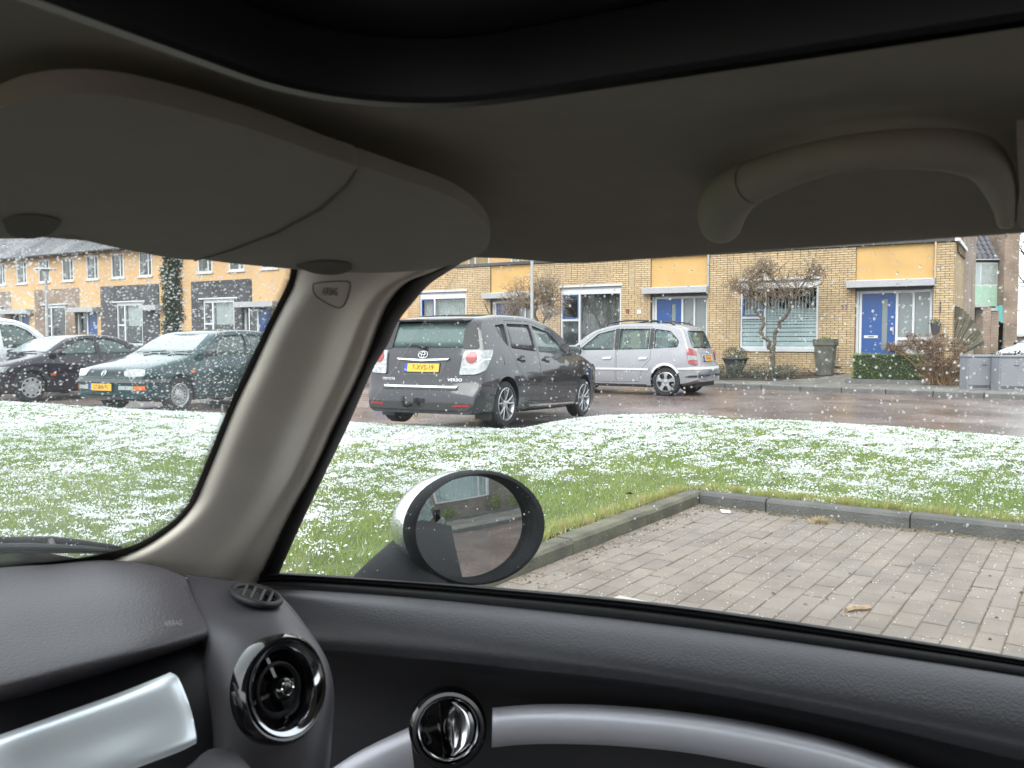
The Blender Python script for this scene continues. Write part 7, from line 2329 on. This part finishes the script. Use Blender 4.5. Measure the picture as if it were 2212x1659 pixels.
# oval demister vent
OV = plane3(frz(PS(480, 1278, .895) - EYE), frz(PS(610, 1300, .912) - EYE), frz(PS(585, 1322, .853) - EYE))
ovn = pn(OV)
def ovp(u, v, e): return PL(u, v, OV) + ovn * e
def ell(cu, cv, a, b, ang, n=32):
    return [(cu + a * math.cos(q) * math.cos(ang) - b * math.sin(q) * math.sin(ang), cv + a * math.cos(q) * math.sin(ang) + b * math.sin(q) * math.cos(ang)) for q in [2 * math.pi * k / n for k in range(n)]]
oe = ell(551, 1294, 53, 18, math.radians(14))
ov = MB().tube([ovp(u, v, .004) for u, v in oe + oe[:2]], .0035, 8, cap=False).build('demister_vent', M_INK2, tower, smooth=60)
e2 = ell(551, 1294, 50, 16, math.radians(14))
MB().add([ovp(u, v, .0035) for u, v in e2], [tuple(range(32))]).build('vent_bed', M_GLOSS, ov)
for q in (-26, -8, 12, 30):
    MB().tube([ovp(551 + q + 6, 1294 + q * .25 - 12, .0055), ovp(551 + q - 6, 1294 + q * .25 + 13, .0055)], .0016, 6).build('vane', M_DASHS, ov)
# round vent: bowl, chrome ring, cross vanes, knob
RVc = PS(613, 1487, .722)
rvn = (-MF * .95 - MR * .12 + MU * .28).normalized()
rvx = MU.cross(rvn).normalized(); rvy = rvn.cross(rvx)
if rvx.dot(MR) < 0: pass
RV = lambda a, d, b: RVc + rvx * a + rvy * b + rvn * d
R0 = .0405
rv = lathe(MB(), [(R0 + .004, -.012), (R0 + .004, .001), (R0 + .001, .005), (R0 - .003, .0045), (R0 - .006, .0)], 56, RV).build('air_vent', M_GLOSS, tower, smooth=50)
lathe(MB(), [(R0 - .0035, .0052), (R0 - .0028, .0062), (R0 - .005, .0056), (R0 - .0085, .0015), (R0 - .0098, -.002)], 56, RV).build('chrome_ring', mat('dark_chrome', (0.38, 0.39, 0.41), 0.1, 1.0, var=0.04), rv, smooth=60)
lathe(MB(), [(R0 - .0095, -.0015), (R0 - .014, -.010), (R0 - .020, -.024), (.012, -.032), (0, -.032)], 48, RV).build('vent_bowl', M_GLOSS, rv, smooth=50)
lathe(MB(), [(R0 - .019, -.008), (R0 - .018, -.006), (R0 - .020, -.005), (R0 - .022, -.008)], 48, RV).build('inner_ring', M_INK2, rv, smooth=50)
for k in range(4):
    a = math.radians(8 + 90 * k)
    p0, p1 = (math.cos(a) * .008, math.sin(a) * .008), (math.cos(a) * .029, math.sin(a) * .029)
    b = MB(); w = .0015
    nx, ny = -math.sin(a) * w, math.cos(a) * w
    b.add([RV(p0[0] - nx, -.006, p0[1] - ny), RV(p0[0] + nx, -.006, p0[1] + ny), RV(p1[0] + nx, -.009, p1[1] + ny), RV(p1[0] - nx, -.009, p1[1] - ny),
           RV(p0[0] - nx, -.020, p0[1] - ny), RV(p0[0] + nx, -.020, p0[1] + ny), RV(p1[0] + nx, -.020, p1[1] + ny), RV(p1[0] - nx, -.020, p1[1] - ny)],
          [(0, 1, 2, 3), (7, 6, 5, 4), (0, 4, 5, 1), (1, 5, 6, 2), (2, 6, 7, 3), (3, 7, 4, 0)])
    b.build('vane', M_GLOSS, rv)
lathe(MB(), [(.0105, -.010), (.010, .0), (.008, .004), (.003, .0055), (0, .0055)], 24, RV).build('vent_knob', M_GLOSS, rv, smooth=60)
lathe(MB(), [(.0052, .0052), (.0058, .0060), (.0064, .0050)], 24, RV).build('knob_ring', M_CHROME, rv, smooth=60)

# ---- door panel -------------------------------------------------------------------------------------------------
def PR(u, v, R, k=.0): return PL(u, v, (0, 1, k, R))
us_ = [560, 620, 760, 920, 1100, 1350, 1600, 1900, 2212, 2500]
def row(vs, R, k=.0): return [PR(u, v, r_ if hasattr(R, '__len__') else R, k) for u, v, r_ in zip(us_, vs, R if hasattr(R, '__len__') else [R] * len(us_))]
vt = [1275, 1270, 1278, 1291, 1309, 1336, 1368, 1411, 1459, 1509]
def shift(vs, d): return [v + (x if not hasattr(d, '__len__') else x) for v, x in zip(vs, d if hasattr(d, '__len__') else [d] * len(vs))]
rows = [row(shift(vt, -2), .826), row(shift(vt, 4), .810), row(shift(vt, 10), .798),
        row(shift(vt, [20, 22, 26, 28, 30, 34, 36, 40, 44, 48]), .776), row(shift(vt, [60, 66, 68, 72, 74, 78, 84, 92, 104, 110]), .752),
        row(shift(vt, [95, 104, 106, 108, 108, 110, 118, 132, 152, 160]), .742), row(shift(vt, [125, 130, 132, 134, 134, 134, 142, 160, 186, 196]), .746),
        row(shift(vt, [150, 152, 154, 156, 158, 158, 168, 190, 222, 236]), .785), row(shift(vt, [230, 230, 230, 230, 230, 236, 260, 300, 340, 350]), .825),
        row(shift(vt, [420, 420, 420, 420, 420, 430, 450, 470, 490, 500]), .835), row(shift(vt, [800] * 10), .83)]
dpan = net('door_panel', rows[:7], M_DOORL, small, 5, 5, .01)
net('kick_panel', rows[6:], M_LOWER, dpan, 5, 5, .01)  # lower door in the darker plastic that holds its shade
# sill rubber
st_ = [1242, 1240, 1248, 1259, 1274, 1297, 1329, 1374, 1424, 1474]
rows = [row(shift(st_, -3), .853, .36), row(st_, .838), row(shift(st_, [4, 4, 4, 4, 4, 5, 5, 5, 5, 5]), .830), row(shift(st_, [9, 9, 9, 10, 10, 11, 11, 11, 11, 11]), .826), row(shift(st_, [13, 13, 13, 14, 15, 16, 16, 15, 14, 14]), .832), row(shift(st_, [17, 18, 18, 19, 20, 22, 22, 20, 18, 18]), .820), row(shift(st_, [30, 28, 28, 30, 34, 36, 36, 34, 32, 32]), .814), row(shift(st_, [46, 44, 44, 46, 50, 52, 52, 50, 48, 48]), .815)]
net('sill_rubber', rows, M_RUBBER, dpan, 5, 4, .006)
# silver arm
up = [(1064, 1529), (1130, 1523), (1200, 1521), (1300, 1523), (1400, 1530), (1500, 1541), (1600, 1556), (1700, 1575), (1800, 1598), (1900, 1628), (2000, 1664), (2150, 1725)]
rows = []
for dv, R in ((0, .760), (6, .742), (24, .730), (50, .730), (74, .742), (86, .760)):
    rows.append([PR(u - dv * .10 + (dv * .08 if k == 0 else 0), v + dv * (1.0 if k < 6 else 1.0 + (k - 5) * .03), R) for k, (u, v) in enumerate(up)])
net('door_pull', rows, M_SILVER2, dpan, 4, 4, .012)
rows = []
lo = [(700, 1672), (760, 1632), (820, 1600), (884, 1571)]
for dv, R in ((0, .752), (6, .742), (28, .734), (60, .736), (100, .75)):
    rows.append([PR(u + dv * .12, v + dv, R) for u, v in lo])
net('door_pull', rows, M_SILVER2, dpan, 4, 4, .012)
# round handle cup with chrome lever
HCp = PR(968, 1572, .742)
hn = (-MR * .80 - MF * .55 + MU * .22).normalized(); hx = MU.cross(hn).normalized(); hy = hn.cross(hx)
HP = lambda a, d, b: HCp + hx * a + hy * b + hn * d
hcup = lathe(MB(), [(.041, -.006), (.040, .006), (.037, .010), (.0335, .010), (.0315, .004), (.031, -.012), (.022, -.020), (0, -.022)], 48, HP).build('handle_cup', M_GLOSS, dpan, smooth=45)
lathe(MB(), [(.0318, .0062), (.0310, .0074), (.0296, .0060), (.0292, -.004)], 48, HP).build('chrome_ring', M_CHROME, hcup, smooth=60)
lv = []
rows = []
sgn_x = 1 if hx.dot(MF) < 0 else -1
for k in range(7):
    t = k / 6
    yy = -.0265 + .053 * t
    half = math.sqrt(max(1e-6, .0275 ** 2 - yy ** 2)) * .98
    rows.append([HP(sgn_x * (-.004 + (half + .004) * q), -.010 + .016 * math.sin(q * math.pi * .62), yy) for q in (0, .12, .3, .5, .75, 1.0)])
lever = net('door_lever', rows, M_CHROME, hcup, 4, 3, .002)

# ---- wing mirror ----------------------------------------------------------------------------------------------------
mc = PR(1024, 1140, .985)
vdir = (mc - EYE).normalized()
aim = (-MF * .98 + MR * .10 + MU * -.105).normalized()
mn = (aim - vdir).normalized()
pm_ = frz(mn); MPL = (pm_.x, pm_.y, pm_.z, mn.dot(mc - EYE))
def mpx(u, v, e=0.0): return PL(u, v, MPL) + mn * e
wm = empty('mirror_frame', mc); wm.parent = small; wm.matrix_parent_inverse = wmat(small).inverted()
bpy.data.objects.remove(wm)
ge = ell(1023, 1140, 127, 110, math.radians(-14), 48)
re1 = ell(1027, 1141, 135, 117, math.radians(-14), 48)
re2 = ell(1032, 1141, 148, 124, math.radians(-12), 48)
gc = sum((mpx(*p) for p in re2), Vector()) / 48
rings = [[mpx(*p, -.012) for p in ge], [mpx(*p, .001) for p in ell(1023, 1140, 129, 112, math.radians(-14), 48)], [mpx(*p, .006) for p in re1], [mpx(*p, .004) for p in ell(1031, 1141, 143, 121, math.radians(-12), 48)], [mpx(*p, -.006) for p in re2]]
def bowl(d, dmax=.125):
    k = max(0.0, 1 - (d / dmax) ** 2.6) ** .5
    return [gc + (mpx(*p) - gc) * k - mn * (d + .006) for p in re2]
BD = [.006, .010, .013]
for d in BD: rings.append(bowl(d))
def rings_mesh(rings, close):
    n = len(rings[0]); V = [p for r in rings for p in r]
    F = [(i * n + k, i * n + (k + 1) % n, (i + 1) * n + (k + 1) % n, (i + 1) * n + k) for i in range(len(rings) - 1) for k in range(n)]
    if close: F.append(tuple(range((len(rings) - 1) * n, len(rings) * n)))
    return MB().add(V, F)
wmir = rings_mesh(rings, False).build('wing_mirror', M_MBLK, small, smooth=45)
cap = rings_mesh([[p + mn * .001 for p in bowl(.013)]] + [bowl(d) for d in (.0135, .022, .034, .050, .066, .082, .095, .106, .115, .121, .124)], True).build('mirror_cap', M_MCAP, wmir, smooth=60)
# slightly convex glass
gctr = mpx(1022, 1140)
rg_ = []
for f_ in (1.0, .8, .6, .4, .2):
    rg_.append([gctr + (mpx(*p) - gctr) * f_ - mn * (.009 + ((mpx(*p) - gctr).length * f_) ** 2 / (2 * 1.0) - .003) for p in ge])
n48 = 48
V = [p for r in rg_ for p in r] + [gctr - mn * .006]
F = [(i * n48 + k, i * n48 + (k + 1) % n48, (i + 1) * n48 + (k + 1) % n48, (i + 1) * n48 + k) for i in range(4) for k in range(n48)] + [(4 * n48 + k, 4 * n48 + (k + 1) % n48, 5 * n48) for k in range(n48)]
MB().add(V, F).build('mirror_glass', M_MGLASS, wmir, smooth=180)
# foot between door and housing
lf = [(752, 1262), (800, 1213), (850, 1168), (893, 1122)]
rg = [(1000, 1300), (985, 1268), (965, 1240), (945, 1205)]
rows = []
for k, (a, b) in enumerate(zip(lf, rg)):
    R0_ = (.885, .915, .95, .985)[k]
    rows.append([PR(a[0] + (b[0] - a[0]) * t, a[1] + (b[1] - a[1]) * t, R0_ + o_) for t, o_ in ((-.02, .06), (0, .025), (.15, -.002), (.4, -.016), (.7, -.010), (1.0, .03))])
net('mirror_foot', rows, M_MBLK, wmir, 4, 4, .01)

# ---- bodywork around us (mostly seen in the mirror) --------------------------------------------------------------------
M_CARPET = mat('dark_carpet', (0.10, 0.095, 0.09), .95, var=.1)
def skin(name, prof, f0, f1, m, parent, nseg=10):
    rows_ = []
    for k in range(nseg + 1):
        f = f0 + (f1 - f0) * k / nseg
        taper = -.05 * max(0, (-f - 1.3) / 1.1) ** 2 + (.035 * math.exp(-((f + 1.35) / .38) ** 2) if prof[0][0] > .5 else 0)
        rows_.append([FR(f, r + taper, z) for r, z in prof])
    n = len(prof)
    V = [p for r in rows_ for p in r]
    return MB().add(V, [(i * n + k, i * n + k + 1, (i + 1) * n + k + 1, (i + 1) * n + k) for i in range(nseg) for k in range(n - 1)]).build(name, m, parent, smooth=50)
prof = [(.862, -.345), (.885, -.352), (.90, -.38), (.925, -.45), (.935, -.55), (.93, -.70), (.91, -.82), (.90, -.86), (.88, -1.05)]
skin('door_skin', prof, .82, -.62, M_BODY, small)
skin('rear_quarter', prof, -.628, -2.35, M_BODY, small)
skin('front_wing', prof, 1.7, .828, M_BODY, small)
skin('flank_panel', [(-.87, -.345), (-.90, -.38), (-.935, -.55), (-.93, -.70), (-.90, -.86), (-.88, -1.05)], 1.7, -2.35, M_BODY, small)
skin('roof_skin', [(-.74, .10), (-.70, .16), (-.5, .20), (0, .215), (.5, .20), (.72, .16), (.775, .125), (.79, .112)], .46, -2.2, M_BODY, small)
skin('bonnet', [(-.86, -.62), (-.5, -.56), (0, -.55), (.5, -.56), (.86, -.62)], 1.75, .98, M_BODY, small)
MB().box((-2.2, -.74, .183), (.50, .74, .196), FR).build('roof_leak_block', M_INK2, small)  # unseen slab added below the roof skin to block a light leak
MB().box((.90, -.9, -.95), (.94, .80, -.47), FR).build('bulkhead', M_INK2, small)
MB().box((-2.3, -.9, -1.02), (.94, .88, -.97), FR).build('floor', M_CARPET, small)
MB().box((-2.28, -.855, -.95), (.7, -.83, -.35), FR).build('door_card', M_CARPET, small)
MB().box((-2.27, -.8, -.95), (-2.2, .8, -.32), FR).build('tail_card', M_CARPET, small)
MB().box((-2.35, -.86, -.97), (-2.28, .86, -.30), FR).build('tailgate', M_BODY, small)
MB().box((-.64, .785, -.34), (-.52, .80, .08), FR).build('door_pillar', M_GLOSS, small)
MB().box((-1.5, -.6, -.80), (-1.3, .65, -.34), FR).build('rear_seat', M_CARPET, small)
for r0 in (-.55, .12): bevel(MB().box((-.36, r0, -.72), (-.20, r0 + .46, -.34), lambda f, r, z: FR(f - z * .25 - .25, r, z)).build('front_seat', M_SEAT, small), .05, 3)
# chrome pull on the outer door, quarter glass
hd = FR(-.52, .938, -.44)
mb = MB(); lathe(mb, [(.0, .03), (.025, .03), (.045, .022), (.052, .006), (.052, -.02)], 20, lambda a, d, b: hd + MF * a * 1.6 + MR * d + MU * b * .7)
mb.build('outer_handle', M_CHROME, small, smooth=50)
fc = FR(-1.30, .965, -.50)
mb = MB(); lathe(mb, [(.0, .035), (.05, .034), (.066, .022), (.070, .0), (.070, -.03)], 28, lambda a, d, b: fc + MF * a + MR * d + MU * b)
mb.build('fuel_cap', M_CHROME, small, smooth=50)
MB().add([FR(-.66, .853, -.30), FR(-2.1, .80, -.27), FR(-1.9, .735, .06), FR(-.66, .76, .07)], [(0, 1, 2, 3)]).build('quarter_window', M_PANE, small)
MB().add([FR(-.64, -.83, -.32), FR(-2.1, -.80, -.27), FR(-1.9, -.735, .06), FR(-.64, -.76, .07)], [(0, 1, 2, 3)]).build('quarter_window', M_PANE, small)
MB().add([FR(.6, -.85, -.33), FR(-.62, -.83, -.32), FR(-.62, -.76, .07), FR(.4, -.76, .07)], [(0, 1, 2, 3)]).build('side_window', M_PANE, small)

# ---- rain and sleet on the glass ------------------------------------------------------------------------------------------
def drop_mat():
    m = bpy.data.materials.new('sleet_drop'); m.use_nodes = True
    n, l = m.node_tree.nodes, m.node_tree.links
    n.clear()
    out = n.new('ShaderNodeOutputMaterial')
    gls = n.new('ShaderNodeBsdfGlass'); gls.inputs['IOR'].default_value = 1.33; gls.inputs['Roughness'].default_value = 0.0
    tl = n.new('ShaderNodeBsdfTranslucent'); tl.inputs[0].default_value = (.95, .97, .98, 1)  # partly sleet, partly the refracted sky put in as white
    df = n.new('ShaderNodeBsdfDiffuse'); df.inputs[0].default_value = (.9, .93, .95, 1)
    m0 = n.new('ShaderNodeMixShader'); m0.inputs[0].default_value = .15; l.new(tl.outputs[0], m0.inputs[1]); l.new(df.outputs[0], m0.inputs[2])
    gi = n.new('ShaderNodeNewGeometry')
    mr = n.new('ShaderNodeMapRange'); mr.inputs['To Min'].default_value = .30; mr.inputs['To Max'].default_value = .85
    l.new(gi.outputs['Random Per Island'], mr.inputs['Value'])
    m1 = n.new('ShaderNodeMixShader'); l.new(mr.outputs[0], m1.inputs[0]); l.new(gls.outputs[0], m1.inputs[1]); l.new(m0.outputs[0], m1.inputs[2])
    l.new(m1.outputs[0], out.inputs[0])
    return m
M_DROP = drop_mat()
def drops(name, n, region, pl, th, rfun, elong, ang, parent, rs):
    nrm = -pn(pl)
    mb = MB()
    done = 0
    while done < n:
        u, v, dens = region(rs)
        if rs.random() > dens: continue
        done += 1
        c = PL(u, v, pl) + nrm * th
        r = rfun(rs)
        x = (PL(u + 2, v, pl) - PL(u, v, pl)).normalized(); y = nrm.cross(x)
        e = 1 + (elong - 1) * rs.random()
        a = math.radians(ang + rs.gauss(0, 14))
        ca, sa = math.cos(a), math.sin(a)
        V = []
        k = 8
        for rr, h in ((1.0, 0.0), (.85, .50), (.48, .82)):
            for q in range(k):
                t = 2 * math.pi * q / k
                px, py = math.cos(t) * rr * r * e * (1 + .12 * math.sin(t * 2 + u)), math.sin(t) * rr * r
                V.append(c + x * (px * ca - py * sa) + y * (px * sa + py * ca) + nrm * h * r * .85)
        V.append(c + nrm * .94 * r * .85)
        F = []
        for i in range(2): F += [(i * k + q, i * k + (q + 1) % k, (i + 1) * k + (q + 1) % k, (i + 1) * k + q) for q in range(k)]
        F += [(2 * k + q, 2 * k + (q + 1) % k, 3 * k) for q in range(k)]
        mb.add(V, F)
    o = mb.build(name, M_DROP, parent, smooth=180)
    tag(o, kind='stuff')
    return o
rsd = random.Random(21)
def reg_w(rs):
    u, v = rs.uniform(-60, 645), rs.uniform(485, 1190)
    if u > 640 - (v - 570) * .42 + 8: return u, v, 0
    # the swept fan below is clearer
    clear = 1.0 if v < 905 - (u < 230) * max(0, (230 - u)) * .55 else .30
    if v < 690: clear = 1.0
    if 690 < v < 900 and u < 280: clear = .42
    if v > 1000: clear *= .5
    return u, v, clear
drops('sleet_drops', 7600, reg_w, WS, .0042, lambda r: .00020 + .00058 * r.random() ** 2.2, 1.7, -22, wind, rsd)
def reg_s(rs):
    u, v = rs.uniform(760, 2230), rs.uniform(505, 1330)
    if v > 1240 + max(0, (u - 1100)) * .12: return u, v, 0
    if u < 960 - (v - 590) * .62: return u, v, 0
    d = .95 if v < 960 else .40 if v < 1150 else .12
    if 860 < v < 1000: d = .75
    return u, v, d
drops('sleet_drops', 3600, reg_s, SG, .0042, lambda r: .00024 + .00085 * r.random() ** 3.2, 1.25, 80, sidew, rsd)

# ================================================================== WHAT THE MIRROR SHOWS: the street behind us
def BK(f, r, z): return FR(f, r, z - HC)
pv = MB().add([BK(-8.3, -14, .03), BK(-8.3, 16, .03), BK(-13.2, 16, .06), BK(-13.2, -14, .06)], [(0, 1, 2, 3)])
tag(pv.build('pavement', M_PAVE), kind='structure')
rk = empty('street_kerb', BK(-8.2, 1, 0)); tag(rk, kind='structure')
for k in range(12): bevel(MB().box((-8.31, -5 + k, -.12), (-8.17, -5 + k + .99, .035), BK).build('kerb_stone', M_SKERB, rk), .015)
rh = empty('brick_house', BK(-13.2, 1.5, 0), 0, 'grey brick house with wide white window reflected in the wing mirror', 'house')
M_GBR = wet_brick('grey_brick', (0.22, 0.19, 0.16), (0.17, 0.15, 0.135), (0.12, 0.11, 0.10), 2.4, 0.85, 0, .5, .16, wall=math.atan2(MR.y, MR.x))
for a, b_, z0, z1 in ((-10, .3, 0, 5), (3.6, 12, 0, 5), (.3, 3.6, 0, .88), (.3, 3.6, 2.4, 5)): MB().box((-13.5, a, z0), (-13.2, b_, z1), BK).build('wall', M_GBR, rh)
for a, b_, z0, z1 in ((.3, .4, .9, 2.4), (3.5, 3.6, .9, 2.4), (2.9, 3.0, .96, 2.4), (.4, 3.5, .885, .96), (.4, 3.5, 2.33, 2.4)): MB().box((-13.4, a, z0), (-13.17, b_, z1), BK).build('window_frame', M_WHITE, rh)
MB().box((-13.35, .4, .96), (-13.345, 3.5, 2.33), BK).build('pane', M_HGLASS, rh)
V = []
for k in range(80):
    r = .4 + 3.1 * k / 79
    V += [BK(-13.55 + .03 * math.sin(k * 1.1), r, .9), BK(-13.55 + .03 * math.sin(k * 1.1), r, 2.4)]
MB().add(V, [(2 * k, 2 * k + 2, 2 * k + 3, 2 * k + 1) for k in range(79)]).build('curtain', mat('white_net', (0.55, 0.60, 0.60), .9), rh)
MB().box((-20, -10, 5), (-12.9, 12, 5.2), BK).build('roof', M_GUTTER, rh)
lw = MB().box((-11.9, -8, 0.02), (-11.75, 10, .16), BK)
tag(lw.build('garden_edging', M_SKERB), 'low concrete edging before the reflected grey house', 'edging')
for r_, w_, h_ in ((-.6, .5, .35), (1.0, .35, .3), (3.8, .5, .45), (5.0, .6, .4)):
    p = BK(-12.4, r_, .05)
    shrub('garden_shrub', 'green shrub at %.1f paces along the wall of the reflected grey house' % abs(r_) if False else 'leafy shrub along the wall of the reflected grey house', 'shrub', p, [((0, 0, h_), (w_, .4, h_), 700)], M_BOX, .045, 'shrubs before the reflected house', 12)
